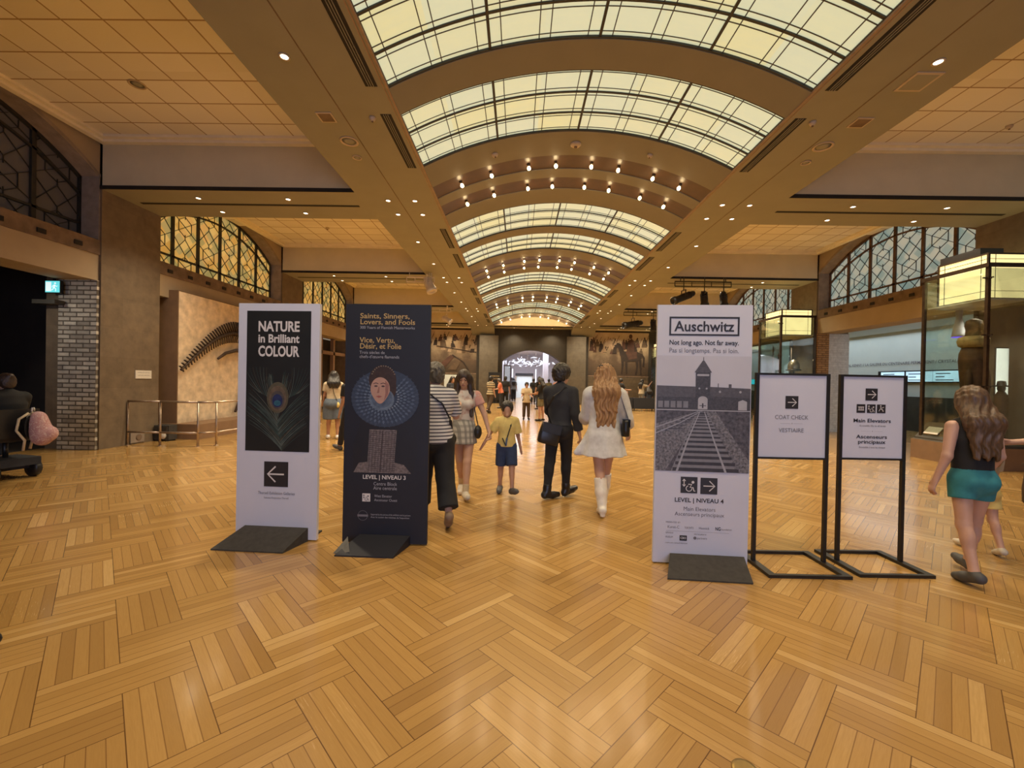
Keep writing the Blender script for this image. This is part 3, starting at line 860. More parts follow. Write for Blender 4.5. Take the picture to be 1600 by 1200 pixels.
# ------------------------------------------------------------------ recessed downlights (each with its own lamp)
dl_proto = None
def downlight(x, y, label, lit=True, power=1.0, group='recessed downlights in the ceiling beams'):
    global dl_proto
    if dl_proto is None:
        dl_proto = thing('ceiling_downlight', '', 'downlight')
        m = MB(); m.lathe([(0.062, 0.0), (0.062, -0.010), (0.046, -0.010), (0.043, 0.0)], n=16); m.build('trim_ring', M['lamp_ring'], dl_proto, True)
        m = MB(); m.lathe([(0.043, -0.003), (0.03, -0.007), (0.002, -0.008)], n=16); m.build('lens', M['lamp_face'], dl_proto, True)
        o = dl_proto
    else: o = copy_tree(dl_proto)
    o.location = (x, y, ZS)
    tag(o, label, 'downlight', group)
    if lit:
        d = bpy.data.lights.new('downlight_lamp', 'SPOT')
        d.energy = K_DOWN * power; d.color = (1.0, 0.83, 0.58); d.spot_size = rad(125); d.spot_blend = 0.8; d.shadow_soft_size = 0.07
        l = bpy.data.objects.new('downlight_lamp', d); COL.objects.link(l)
        l.parent = o; l.location = (0, 0, -0.03)
    return o
for k, yb in enumerate(YB):
    kk = k - 1
    if kk < 1:  # unseen downlights above and behind the viewpoint, assumed and added for light
        if kk == 0:
            for s, nm in ((-1, 'left'), (1, 'right')):
                downlight(XC + s * (HS + 1.0), yb + 0.7, 'lit downlight assumed above the viewpoint in the %s long beam' % nm, True, 0.4)
        else:
            for s, nm in ((-1, 'left'), (1, 'right')):
                downlight(XC + s * (HS + 1.0), yb + 0.7, 'lit downlight assumed behind the viewpoint in the %s long beam' % nm, True, 1.6)
        continue
    for s, nm in ((-1, 'left'), (1, 'right')):
        for r, dy in enumerate((0.36, 1.08)):
            for q, dx in enumerate((3.13, 3.68, 5.75, 7.62)):
                downlight(XC + s * dx, yb + dy, 'lit downlight of the %s cross beam, %s side, %s row, %s from the vault' % (ORD[kk], nm, ('near', 'far')[r], nth(q + 1)), q in (1, 2) and r == 0, (0, 1.0, 0.7, 0)[q])
for k in range(1, 5):
    for s, nm in ((-1, 'left'), (1, 'right')):
        for q, dy in enumerate((2.95, 5.05)):
            if k == 1 and q == 1: continue
            downlight(XC + s * 3.68, YB[k] + dy, 'lit downlight in the %s long beam, %s one in the %s bay from the viewer' % (nm, ('nearer', 'farther')[q], ORD[k]), True, (1.0, 1.5, 2.0, 2.2)[k - 1])
for s, nm in ((-1, 'left'), (1, 'right')):
    downlight(XC + s * 1.3, 29.1, 'lit downlight in the soffit before the end wall, %s of the centre line' % nm, True, 0.12)
# unlit round plates, hatch squares and detectors on the long beams
def plate(name, x, y, z, label, cat, kind='ring', r=0.1, rot=(0, 0, 0)):
    o = thing(name, label, cat, (x, y, z)); o.rotation_euler = rot
    if kind == 'ring':
        m = MB(); m.lathe([(r, 0), (r, -0.012), (r * 0.8, -0.012), (r * 0.76, 0.0)], n=20); m.build('ring', M['lamp_ring'], o, True)
        m = MB(); m.lathe([(r * 0.76, -0.002), (r * 0.3, -0.008), (0.002, -0.008)], n=20); m.build('cover', M['beam'], o, True)
    elif kind == 'disc':
        m = MB(); m.lathe([(r, 0), (r, -0.02), (r * 0.7, -0.045), (r * 0.35, -0.055), (0.002, -0.055)], n=20); m.build('housing', M['lamp_ring'], o, True)
        m = MB(); m.lathe([(r * 0.3, -0.055), (r * 0.3, -0.068), (0.002, -0.07)], n=12); m.build('sensor', M['sill'], o, True)
    else:
        m = MB(); m.box(-r, r, -r * 1.0, r * 1.0, -0.012, 0); m.build('frame', M['lamp_ring'], o)
        m = MB(); m.box(-r * .8, r * .8, -r * .8, r * .8, -0.015, -0.012); m.build('grating' if kind == 'grate' else 'cover', M['sill'] if kind == 'grate' else M['beam'], o)
    return o
for s, nm in ((-1, 'left'), (1, 'right')):
    plate('ceiling_vent', XC + s * 3.70, 5.95, ZS, 'small square brown vent in the %s long beam beyond its nearest downlight' % nm, 'vent', 'grate', 0.11)
    plate('ceiling_speaker', XC + s * 3.62, 6.55, ZS, 'flush round speaker cover in the %s long beam' % nm, 'speaker', 'ring', 0.14)
    plate('ceiling_ring', XC + s * 3.68, 7.03, ZS, 'small unlit round fitting in the %s long beam before the first cross beam' % nm, 'ceiling fitting', 'ring', 0.075)
    plate('smoke_detector', XC + s * 3.05, 5.95, ZS, 'tiny round detector on the %s long beam near the grille' % nm, 'smoke detector', 'disc', 0.045)
plate('access_hatch', XC + 3.75, 5.15, ZS, 'pale square hatch in the right long beam', 'hatch', 'square', 0.16)
x, z = vz(0.02); plate('smoke_detector', x - 0.1, 7.72, z, 'smoke detector at the crown of the vault before the bulb bands', 'smoke detector', 'disc', 0.1)
x, z = vz(-AV * 0.53); plate('smoke_detector', x, 7.75, z, 'smoke detector on the left flank of the vault', 'smoke detector', 'disc', 0.06, (0, -AV * 0.53, 0))
x, z = vz(AV * 0.5); plate('smoke_detector', x, 7.75, z, 'smoke detector on the right flank of the vault', 'smoke detector', 'disc', 0.05, (0, AV * 0.5, 0))
plate('ceiling_downlight', -6.2, 6.75, ZT, 'large round fitting in the tiles of the nearest left coffer', 'downlight', 'ring', 0.12)
plate('sprinkler_head', -4.1, 6.9, ZT, 'small round sprinkler in the tiles of the nearest left coffer', 'sprinkler', 'disc', 0.05)
plate('ceiling_downlight', -5.9, 11.6, ZT, 'round fitting in the tiles of the second left coffer', 'downlight', 'ring', 0.12)
plate('sprinkler_head', -6.0, 13.1, ZT, 'small sprinkler in the tiles of the second left coffer', 'sprinkler', 'disc', 0.06)
plate('ceiling_downlight', 7.8, 11.6, ZT, 'round fitting in the tiles of the second right coffer', 'downlight', 'ring', 0.12)
plate('sprinkler_head', 8.5, 7.6, ZT, 'small round sprinkler in the tiles of the nearest right coffer', 'sprinkler', 'disc', 0.05)

# ------------------------------------------------------------------ stage lights hung below the cross beams
def rig(x0, x1, y, label, matn):
    o = thing('lighting_bar', label, 'lighting bar', ((x0 + x1) / 2, y, ZS))
    h = (x1 - x0) / 2
    m = MB(); m.tube([(-h, 0, -0.16), (h, 0, -0.16)], 0.024, 8); m.tube([(-h, 0, -0.32), (h, 0, -0.32)], 0.018, 8)
    for q in (-h, -h * .4, h * .3, h): m.tube([(q, 0, -0.16), (q, 0, -0.32)], 0.014, 6)
    m.build('pipe', matn, o)
    for q in (-h * .8, h * .8):
        m = MB(); m.tube([(q, 0, 0), (q, 0, -0.17)], 0.014, 6); m.build('hanger', matn, o)
    return o
def spotlight(x, y, z, length, r, dirv, label, matn, lensm=None):
    o = thing('stage_spotlight', label, 'spotlight', (x, y, z), 0, None)
    d = Vector(dirv).normalized()
    q = d.to_track_quat('Z', 'Y')
    m = MB(); m.lathe([(r * .55, -length * .5), (r * .8, -length * .42), (r * .85, -length * .1), (r, 0), (r, length * .3), (r * 1.15, length * .34), (r * 1.15, length * .5), (r * .9, length * .5), (r * .85, length * .4), (0.003, length * .38)], n=16)
    m.xform(q.to_matrix().to_4x4()); m.build('housing', matn, o, True)
    m = MB()
    for t in (-0.3, -0.18, -0.06, 0.06): m.lathe([(r * 1.02, length * t), (r * 1.02, length * (t + 0.05))], n=14)
    m.xform(q.to_matrix().to_4x4()); m.build('cooling_ring', matn, o)
    side = d.cross(Vector((0, 0, 1)));
    side = side.normalized() if side.length > 1e-3 else Vector((1, 0, 0))
    m = MB(); top = Vector((0, 0, r * 1.9))
    m.bar(side * r * 1.1, side * r * 1.1 + top, 0.03, 0.012); m.bar(-side * r * 1.1, -side * r * 1.1 + top, 0.03, 0.012)
    m.bar(side * r * 1.2 + top, -side * r * 1.2 + top, 0.03, 0.02)
    m.tube([top, top + Vector((0, 0, ZS - z - r * 1.9))], 0.016, 6)
    m.build('yoke', matn, o)
    return o
BK = M['black']; WP = M['white_plastic']
rig(5.25, 7.15, 14.55, 'black lighting bar under the second right cross beam', BK)
spotlight(5.55, 14.55, 4.50, 0.85, 0.12, (-1.0, -0.15, -0.42), 'long black spotlight tilted left over the tall white sign', BK)
spotlight(6.25, 14.55, 4.46, 0.50, 0.12, (0.05, -0.1, -1), 'black spotlight pointing down, middle of the three over the tall white sign', BK)
spotlight(6.90, 14.55, 4.46, 0.50, 0.12, (0.08, -0.1, -1), 'black spotlight pointing down, right one of the three over the tall white sign', BK)
rig(5.1, 7.2, 20.95, 'black lighting bar under the third right cross beam', BK)
spotlight(5.55, 20.95, 4.44, 1.0, 0.15, (-1.0, -0.15, -0.2), 'long black spotlight lying nearly level under the third right cross beam', BK)
spotlight(6.55, 20.95, 4.40, 0.60, 0.14, (0.05, -0.1, -1), 'black spotlight pointing down under the third right cross beam', BK)
rig(-3.9, -2.95, 14.55, 'cream lighting bar under the second left cross beam', WP)
spotlight(-3.12, 14.55, 4.78, 0.55, 0.16, (0.35, -0.1, -0.8), 'cream projector hanging under the second left cross beam', WP)
rig(-5.0, -3.4, 20.95, 'cream lighting bar under the third left cross beam', WP)
spotlight(-3.6, 20.95, 4.5, 0.5, 0.13, (0.9, -0.1, -0.5), 'cream projector hanging under the third left cross beam', WP)

# ------------------------------------------------------------------ lantern-topped glass cases before the right pilasters
def lantern_case(k, word, contents):
    yb = YB[k]; xL_, xR_ = 9.02, wx(1, 0.0) - 0.02
    y0, y1 = yb + 0.0, yb + 1.28
    o = thing('display_case', '%s glass display case with a glowing cream lantern top, before a right pilaster' % word, 'display case', (xL_, y0, 0), 0, 'lantern-topped display cases along the right wall')
    W_, D_ = xR_ - xL_, y1 - y0
    m = MB(); m.box(-0.12, W_, -0.12, D_ + 0.12, 0, 0.42); m.build('plinth', M['plinth'], o)
    m = MB(); m.box(-0.08, W_, -0.08, D_ + 0.08, 0.42, 0.47)
    m.add([(-0.10, -0.1, 0.42), (-0.10, D_ + .1, 0.42), (0.25, D_ + .1, 0.80), (0.25, -0.1, 0.80), (0.35, D_ + .1, 0.42), (0.35, -0.1, 0.42)], [(0, 3, 2, 1), (3, 5, 4, 2), (0, 5, 3), (1, 2, 4)])
    m.build('reading_rail', M['plinth_dark'], o)
    ZP, ZR = 3.30, 3.96
    for q, (px, py) in enumerate(((0, 0), (0, D_), (W_ - 0.03, 0), (W_ - 0.03, D_))):
        m = MB(); m.box(px - 0.028, px + 0.028, py - 0.028, py + 0.028, 0.42, ZR + 0.03); m.build('post', M['bronze'], o)
    m = MB()
    m.box(-0.03, W_, -0.045, -0.02, ZR - 0.05, ZR + 0.03); m.box(-0.03, W_, D_ + 0.02, D_ + 0.045, ZR - 0.05, ZR + 0.03); m.box(-0.045, -0.02, -0.045, D_ + 0.045, ZR - 0.05, ZR + 0.03)
    m.build('rail', M['bronze'], o)
    m = MB()
    m.box(0.03, W_ - 0.06, -0.006, 0.006, 0.47, ZR - 0.06); m.box(0.03, W_ - 0.06, D_ - 0.006, D_ + 0.006, 0.47, ZR - 0.06); m.box(-0.006, 0.006, 0.03, D_ - 0.03, 0.47, ZR - 0.06)
    m.build('pane', M['glass'], o)
    m = MB()
    for zz in (1.6, 2.6, 3.7):
        m.box(-0.10, 0.06, -0.012, 0.012, zz - 0.012, zz + 0.012); m.box(-0.012, 0.012, -0.09, 0.05, zz - 0.012, zz + 0.012)
    m.build('bracket', M['bronze'], o)
    # lantern
    lx0, lx1, ly0, ly1, lz0, lz1 = 0.05, W_ - 0.10, 0.05, 1.02, ZP + 0.02, 4.19
    m = MB(); m.box(lx0, lx1, ly0, ly1, lz0, lz1); lo = m.build('lantern', M['lantern'], o)
    f = MB(); e = 0.018
    for px in (lx0, lx1):
        for py in (ly0, ly1): f.bar((px, py, lz0), (px, py, lz1), 0.035)
    for zz in (lz0, lz1):
        for py in (ly0, ly1): f.bar((lx0, py, zz), (lx1, py, zz), 0.03)
        for px in (lx0, lx1): f.bar((px, ly0, zz), (px, ly1, zz), 0.03)
    f.build('frame', M['bronze'], lo)
    f = MB()
    for zz in (lz0 + 0.15, lz1 - 0.1):
        f.bar((lx0, ly0 - 0.003, zz), (lx1, ly0 - 0.003, zz), 0.008); f.bar((lx0 - 0.003, ly0, zz), (lx0 - 0.003, ly1, zz), 0.008)
    for t in (0.13, 0.87):
        f.bar((lx0 + (lx1 - lx0) * t, ly0 - 0.003, lz0), (lx0 + (lx1 - lx0) * t, ly0 - 0.003, lz1), 0.008)
        f.bar((lx0 - 0.003, ly0 + (ly1 - ly0) * t, lz0), (lx0 - 0.003, ly0 + (ly1 - ly0) * t, lz1), 0.008)
    f.build('lead_lines', M['came'], lo)
    m = MB(); m.box(lx0 - 0.02, W_ - 0.04, ly0 - 0.02, D_ - 0.05, ZP - 0.01, ZP + 0.02); m.build('diffuser', M['diffuser'], o)
    d = bpy.data.lights.new('assumed_case_lamp', 'SPOT'); d.energy = 85; d.color = (1.0, 0.9, 0.68); d.spot_size = rad(100); d.spot_blend = 0.7; d.shadow_soft_size = 0.15  # unseen spot assumed under the lantern, added to brighten the case inside
    l = bpy.data.objects.new('assumed_case_lamp', d); COL.objects.link(l); l.parent = o; l.location = (W_ * 0.5, D_ * 0.5, ZP - 0.06)
    if k == 2:
        m = MB(); m.box(lx0 + 0.0, lx0 + 0.45, ly0 + 0.15, ly0 + 0.95, lz1 + 0.015, lz1 + 0.15); m.build('top_box', M['black'], o)
    return o
lantern_case(2, 'nearest and largest', 1)
lantern_case(3, 'second', 1)
lantern_case(4, 'third, mostly hidden', 1)
lantern_case(5, 'farthest', 1)
# exhibits in the nearest case
yb = YB[2]
o = thing('carved_post', 'dark brown carved wooden figure standing in the nearest display case', 'sculpture', (9.42, yb + 0.62, 0.47))
m = MB()
prof = [(0.20, 0), (0.21, 0.15), (0.18, 0.5), (0.17, 0.9), (0.20, 1.2), (0.22, 1.45), (0.21, 1.6), (0.17, 1.70)]
m.lathe(prof, n=18)
m.ell((-0.16, -0.08, 1.05), 0.06, 0.07, 0.3); m.ell((0.12, -0.16, 1.05), 0.06, 0.06, 0.3)
m.v = [(p[0], p[1], p[2] * 1.14) for p in m.v]
m.build('body', M['wood_dark'], o, True)
m = MB(); m.lathe([(0.17, 1.94), (0.23, 1.98), (0.25, 2.08), (0.22, 2.16), (0.16, 2.18)], n=20); m.build('collar', M['hide'], o, True)
m = MB(); m.lathe([(0.13, 2.18), (0.12, 2.3), (0.14, 2.4), (0.12, 2.5), (0.04, 2.54)], n=14); m.ell((0, -0.13, 2.36), 0.04, 0.05, 0.09); m.build('head', M['wood_dark'], o, True)
o = thing('case_projector', 'grey lamp with a violet lens hanging in the nearest display case', 'spotlight', (9.45, yb + 0.95, 2.72))
m = MB(); m.lathe([(0.06, 0.52), (0.05, 0.35), (0.07, 0.25), (0.11, 0.0), (0.12, -0.04), (0.11, -0.05)], n=14); m.build('housing', M['ink_light'], o, True)
m = MB(); m.lathe([(0.115, -0.051), (0.115, -0.06), (0.003, -0.065)], n=14); m.build('lens', glow('violet_lens_glass', (0.12, 0.06, 0.9), 1.2), o, True)
o = thing('light_box', 'tall narrow glowing white panel in the nearest display case', 'light panel', (9.94, yb + 0.55, 0.47))
m = MB(); m.box(-0.13, 0.13, 0, 0.03, 0.0, 1.95); m.build('frame', M['bronze'], o)
m = MB(); m.box(-0.12, 0.12, -0.012, 0.0, 0.02, 1.93); m.build('diffuser', glow('white_light_panel', (0.95, 0.93, 0.78), 1.3), o)
o = thing('dark_figurine', 'small dark figure with a wide hat standing in the nearest display case', 'sculpture', (9.66, yb + 0.30, 0.47))
m = MB(); m.lathe([(0.13, 0), (0.13, 0.04), (0.10, 0.06), (0.10, 0.5), (0.12, 0.75), (0.10, 0.95), (0.05, 1.05)], n=14); m.build('body', M['wood_dark'], o, True)
m = MB(); m.ell((0, 0, 1.11), 0.06, 0.065, 0.09); m.lathe([(0.13, 1.14), (0.13, 1.16), (0.07, 1.17), (0.06, 1.25), (0.02, 1.26)], n=14); m.build('hat', M['black'], o, True)
for q, (dx, dy, w_, lab) in enumerate(((-0.02, 1.05, 0.16, 'pale label card on the reading rail of the nearest display case, farther one'), (-0.0, 0.62, 0.12, 'pale label card on the reading rail of the nearest display case, nearer one'))):
    m = MB(); m.add([(9.0, yb + dy - w_, 0.555), (9.0, yb + dy + w_, 0.555), (9.13, yb + dy + w_, 0.70), (9.13, yb + dy - w_, 0.70), (8.99, yb + dy - w_, 0.565), (8.99, yb + dy + w_, 0.565), (9.12, yb + dy + w_, 0.71), (9.12, yb + dy - w_, 0.71)],
                   [(0, 1, 2, 3), (7, 6, 5, 4), (0, 4, 5, 1), (1, 5, 6, 2), (2, 6, 7, 3), (3, 7, 4, 0)])
    tag(m.build('label_card', M['paper']), lab, 'label')
# exhibits in the second case
yb = YB[3]
for q, (dx, dy, h, lab) in enumerate(((0.28, 0.9, 2.55, 'thin dark spear in the second display case, left one'), (0.36, 0.7, 2.3, 'thin dark spear in the second display case, middle one'), (0.72, 0.55, 2.7, 'thin dark spear in the second display case, right one'))):
    o = thing('spear', lab, 'spear', (9.02 + dx, yb + dy, 0.47), 0, 'spears in the second display case')
    m = MB(); m.tube([(0, 0, 0), (0, 0, h - 0.25)], 0.016, 8); m.build('shaft', M['wood_dark'], o, True)
    m = MB(); m.lathe([(0.014, h - 0.27), (0.032, h - 0.16), (0.02, h - 0.06), (0.003, h)], n=8); m.build('spearhead', M['bronze'], o, True)
o = thing('metal_helmet', 'rounded grey metal helmet on a stand in the second display case', 'helmet', (9.80, yb + 0.5, 0.47))
m = MB(); m.tube([(0, 0, 0), (0, 0, 1.72)], 0.03, 8); m.lathe([(0.16, 0), (0.16, 0.03), (0.03, 0.04)], n=14); m.build('stand', M['black'], o)
m = MB(); m.lathe([(0.17, 1.62), (0.19, 1.72), (0.18, 1.86), (0.12, 1.98), (0.03, 2.03), (0.004, 2.05)], n=18); m.build('dome', M['steel'], o, True)
m = MB(); m.lathe([(0.24, 1.64), (0.24, 1.66), (0.17, 1.68)], n=18); m.build('brim', M['bronze'], o, True)
# writing and screens on the gallery wall
def text_mesh(body, size, bold=0.0, align='CENTER', spacing=1.0, line=1.0):
    cu = bpy.data.curves.new('lettering', 'FONT')
    cu.body = body; cu.size = size; cu.align_x = align; cu.offset = bold * size; cu.space_character = spacing; cu.space_line = line
    cu.resolution_u = 3
    t = bpy.data.objects.new('lettering', cu); COL.objects.link(t)
    dg = bpy.context.evaluated_depsgraph_get(); dg.update()
    me = bpy.data.meshes.new_from_object(t.evaluated_get(dg))
    bpy.data.objects.remove(t, do_unlink=True); bpy.data.curves.remove(cu)
    return me
def lettering(items, material, parent, name='lettering', y=-0.0, rot=True):
    """items: (text, x, z, size, bold, width or None, align); one mesh on the front (-y) face of its parent"""
    vs = []; fs = []
    for it in items:
        body, x, z, size, bold = it[:5]; width = it[5] if len(it) > 5 else None; al = it[6] if len(it) > 6 else 'CENTER'
        me = text_mesh(body, size, bold, al)
        P_ = [v.co.copy() for v in me.vertices]
        sx = 1.0
        if width and P_:
            w0 = max(p.x for p in P_) - min(p.x for p in P_)
            sx = width / w0
        n = len(vs)
        vs += [(x + p.x * sx, y, z + p.y) for p in P_]
        fs += [[n + i for i in pl.vertices] for pl in me.polygons]
        bpy.data.meshes.remove(me)
    me = bpy.data.meshes.new(name); me.from_pydata(vs, [], fs); me.materials.append(material); me.update()
    o = bpy.data.objects.new(name, me); COL.objects.link(o); o.parent = parent
    return o
o = lettering([('IAL KENNY // LA GALERIE DU CENTENAIRE PERMANENT / CRYSTAL COURT', 0, 0, 0.15, 0.012, 5.2)], M['ink_grey'], None, 'wall_lettering')
o.location = (XG - 0.035, 16.2, 2.44); o.rotation_euler = (0, 0, rad(90)); o.rotation_euler = (0, 0, rad(-90))
tag(o, 'line of small dark capitals on the pale gallery wall', 'lettering')
o = thing('wall_screen', 'long black display of three lit screens on the pale gallery wall', 'screen', (XG - 0.06, 15.4, 1.98), rad(-90))
m = MB(); m.box(-1.75, 1.75, -0.03, 0.05, -0.22, 0.22); m.build('casing', M['black'], o)
scr = glow('lit_screen', (0.55, 0.82, 1.0), 1.0, 0.2, 1.5)
for q in (-1.1, -0.02, 1.0):
    m = MB(); m.box(q - 0.5, q + 0.5, -0.04, -0.03, -0.18, 0.18); so = m.build('screen', scr, o)
    m = MB()
    for r in range(3): m.box(q - 0.4, q - 0.4 + (0.5, 0.3, 0.6)[r], -0.043, -0.04, 0.08 - 0.11 * r, 0.11 - 0.11 * r)
    m.build('lettering', M['ink'], so)
o = thing('wall_screen', 'small bright cyan screen on the far gallery wall, beside the tall white sign', 'screen', (XG - 0.06, 26.2, 1.78), rad(-90))
m = MB(); m.box(-0.45, 0.45, -0.02, 0.05, -0.17, 0.17); m.build('casing', M['black'], o)
m = MB(); m.box(-0.43, 0.43, -0.03, -0.02, -0.15, 0.15); m.build('screen', glow('cyan_screen', (0.03, 0.65, 0.75), 1.2), o)
m = MB(); m.box(12.2, 12.9, 14.6, 19.5, 0, 1.05); m.box(12.1, 13.0, 14.5, 19.6, 1.05, 1.10)
tag(m.build('reception_desk', M['plinth_dark']), 'low dark desk inside the gallery right of the hall', 'desk')

# ------------------------------------------------------------------ left wall: plaque, exit sign, fossil display, rail
o = thing('wall_plaque', 'small pale plaque on the nearest left pilaster', 'plaque', (wx(-1, 0.0), 9.33, 1.52), rad(90))
m = MB(); m.box(-0.20, 0.20, -0.015, 0, -0.09, 0.09); m.build('plate', M['paper'], o)
lettering([('NOTICE TO VISITORS', 0, 0.03, 0.03, 0.0, 0.3), ('AVIS AUX VISITEURS', 0, -0.03, 0.03, 0.0, 0.3)], M['ink_grey'], o, y=-0.017)
d = bpy.data.lights.new('added_doorway_lamp', 'SPOT'); d.energy = 60; d.color = (1.0, 0.90, 0.74); d.spot_size = rad(95); d.spot_blend = 0.8; d.shadow_soft_size = 0.08  # unseen spot added to brighten the grey brick reveal
l = bpy.data.objects.new('added_doorway_lamp', d); COL.objects.link(l); l.location = (-9.4, 6.3, 3.3); l.rotation_euler = (Vector((-8.7, 8.3, 1.5)) - Vector(l.location)).to_track_quat('-Z', 'Y').to_euler()
o = thing('exit_sign', 'lit blue-green running man exit sign hanging in the dark left doorway', 'exit sign', (-9.12, 8.17, 3.20))
m = MB(); m.box(-0.15, 0.15, 0, 0.06, -0.12, 0.12); m.build('casing', M['black'], o)
m = MB(); m.box(-0.14, 0.14, -0.006, 0, -0.11, 0.11); m.build('face', glow('lit_exit_face', (0.12, 0.62, 0.66), 1.1, 0.05), o)
m = MB(); y_ = -0.008
m.rect(-0.13, -0.02, -0.09, 0.09, y_); m.disc(0.055, 0.065, 0.02, None, y_, 14)
m.line([(0.05, 0.035), (0.03, -0.02)], 0.035, y_); m.line([(0.045, 0.03), (0.085, 0.0), (0.10, 0.02)], 0.014, y_); m.line([(0.035, 0.03), (0.005, 0.015), (0.0, -0.015)], 0.014, y_)
m.line([(0.035, -0.015), (0.07, -0.045), (0.065, -0.09)], 0.018, y_); m.line([(0.03, -0.015), (0.01, -0.055), (-0.012, -0.07)], 0.018, y_)
m.build('running_man', glow('exit_pictogram', (0.8, 0.95, 0.95), 0.9, 0.02), o)
m = MB(); m.box(-0.02, 0.02, 0.02, 0.04, 0.12, 0.20); m.build('hanger', M['black'], o)
m = MB(); m.box(-9.45, -9.0, 8.1, 8.28, 2.86, 2.94); tag(m.build('wall_shelf', M['plinth_dark']), 'narrow dark ledge on the grey brick below the exit sign', 'shelf')
o = thing('wall_socket', 'round socket plate low on the nearest left pilaster', 'socket', (wx(-1, 0.0), 9.22, 0.14), rad(90))
m = MB(); m.box(-0.2, 0.14, -0.02, 0, -0.11, 0.11); m.build('plate', M['reveal'], o)
m = MB(); m.lathe([(0.07, -0.03), (0.07, -0.02), (0.06, -0.035), (0.002, -0.035)], axis='y', n=16); m.build('socket', M['sill'], o)
o = thing('floor_projector', 'small grey floor lamp at the foot of the fossil display', 'lamp', (wx(-1, 0.0) + 0.20, 9.72, 0))
m = MB(); m.box(-0.17, 0.17, -0.12, 0.12, 0.03, 0.36); m.box(-0.15, 0.15, -0.15, -0.12, 0.24, 0.34); m.build('housing', M['ramp_black'], o)
m = MB(); m.lathe([(0.07, -0.14), (0.08, -0.12), (0.07, -0.145), (0.002, -0.15)], (0.04, 0, 0.13), 14, 'y'); m.build('lens', M['paper'], o, True)
for q in (-0.12, 0.12):
    m = MB(); m.box(q - 0.03, q + 0.03, -0.1, 0.1, 0, 0.03); m.build('foot', M['black'], o)
# fossil display
YA_, YB_ = 10.05, 14.6
o = thing('fossil_display', 'pale rock cast wall panel on a brown plinth in the second left bay', 'museum display', (wx(-1, 0), YA_, 0))
m = MB(); m.box(-0.34, 0.18, 0.0, YB_ - YA_, 0.36, 3.55); m.build('side_panel', M['plinth'], o)
m = MB(); ny, nz = 60, 40; vs = []; fs = []
rr = random.Random(3)
for i in range(ny + 1):
    for j in range(nz + 1):
        yy = 0.02 + (YB_ - YA_ - 0.02) * i / ny; zz = 0.36 + 3.17 * j / nz
        vs.append((0.185 + 0.025 * rr.random() * (0 < i < ny and 0 < j < nz), yy, zz))
for i in range(ny):
    for j in range(nz):
        a = i * (nz + 1) + j; fs.append((a, a + nz + 1, a + nz + 2, a + 1))
m.add(vs, fs); m.build('rock_cast', M['cast'], o, True)
m = MB(); m.box(-0.34, 0.80, -0.1, YB_ - YA_, 0, 0.36); m.build('plinth', M['plinth'], o)
# fossil: tail and hind limb of a dinosaur mounted on the cast
o = thing('dinosaur_fossil', 'dark fossil dinosaur tail arching up the pale rock cast panel', 'fossil', (wx(-1, 0) + 0.27, 10.1, 0))
def tail(t):     # (y along the wall, z) of the spine
    y = 0.0 + 4.1 * t
    z = 1.68 + 1.05 * math.sin(min(t * 2.05, 1.0) * PI / 2) - 0.55 * max(0, t - 0.55) ** 1.3
    return (y, z)
NT_ = 50
for i in range(NT_):
    t = i / (NT_ - 1); y, z = tail(t); y2, z2 = tail(min(1, t + 0.01)); y1_, z1_ = tail(max(0, t - 0.01))
    d = Vector((0, y2 - y1_, z2 - z1_)).normalized(); nrm = Vector((0, -d.z, d.y))
    r = 0.030 + 0.045 * t ** 0.7
    c = Vector((0, y, z)); m = MB()
    m.tube([c - d * 0.05, c - d * 0.03, c + d * 0.03, c + d * 0.05], [r * 1.1, r * 0.8, r * 0.8, r * 1.1], 8)
    hgt = 0.07 + 0.20 * min(1, t * 2.2)
    m.bar(c + nrm * r * 0.7, c + nrm * (r + hgt) - d * hgt * 0.45, 0.022, 0.042, up=(1, 0, 0))
    if t < 0.8: m.bar(c - nrm * r * 0.7, c - nrm * (r + hgt * 0.75) - d * hgt * 0.35, 0.016, 0.026, up=(1, 0, 0))
    m.build('vertebra', M['bone'], o, True)
for nm, pts, r in (('thigh_bone', [(0, 1.2, 1.98), (0, 1.5, 2.15), (0, 1.9, 2.25), (0, 2.5, 2.3)], [0.03, 0.045, 0.05, 0.08]), ('shin_bone', [(0, 2.5, 2.3), (0, 2.35, 1.6), (0, 2.25, 1.1)], [0.08, 0.045, 0.06]), ('foot_bone', [(0, 2.25, 1.1), (0, 2.1, 0.75), (0, 1.92, 0.5)], [0.06, 0.05, 0.03])):
    m = MB(); m.tube([Vector(p) for p in pts], r, 8); m.build(nm, M['bone'], o, True)
# tubular rail
o = thing('guard_rail', 'low brushed steel guard rail in front of the fossil display', 'railing', (-7.62, 8.95, 0))
PR = [(-0.70, -0.0), (0.0, 0.0), (0.80, 0.02), (1.04, 0.24), (1.10, 1.6), (1.10, 3.4), (1.10, 5.0)]
for i, (px, py) in enumerate(PR):
    m = MB(); m.tube([(px, py, 0), (px, py, 0.93)], 0.021, 8); m.lathe([(0.045, 0), (0.045, 0.012), (0.02, 0.014)], (px, py, 0), 12); m.build('post', M['steel'], o, True)
for nm, z in (('top_rail', 0.95), ('lower_rail', 0.29)):
    m = MB()
    for a, b in zip(PR[:-1], PR[1:]): m.tube([(a[0], a[1], z), (b[0], b[1], z)], 0.023, 8)
    m.build(nm, M['steel'], o, True)

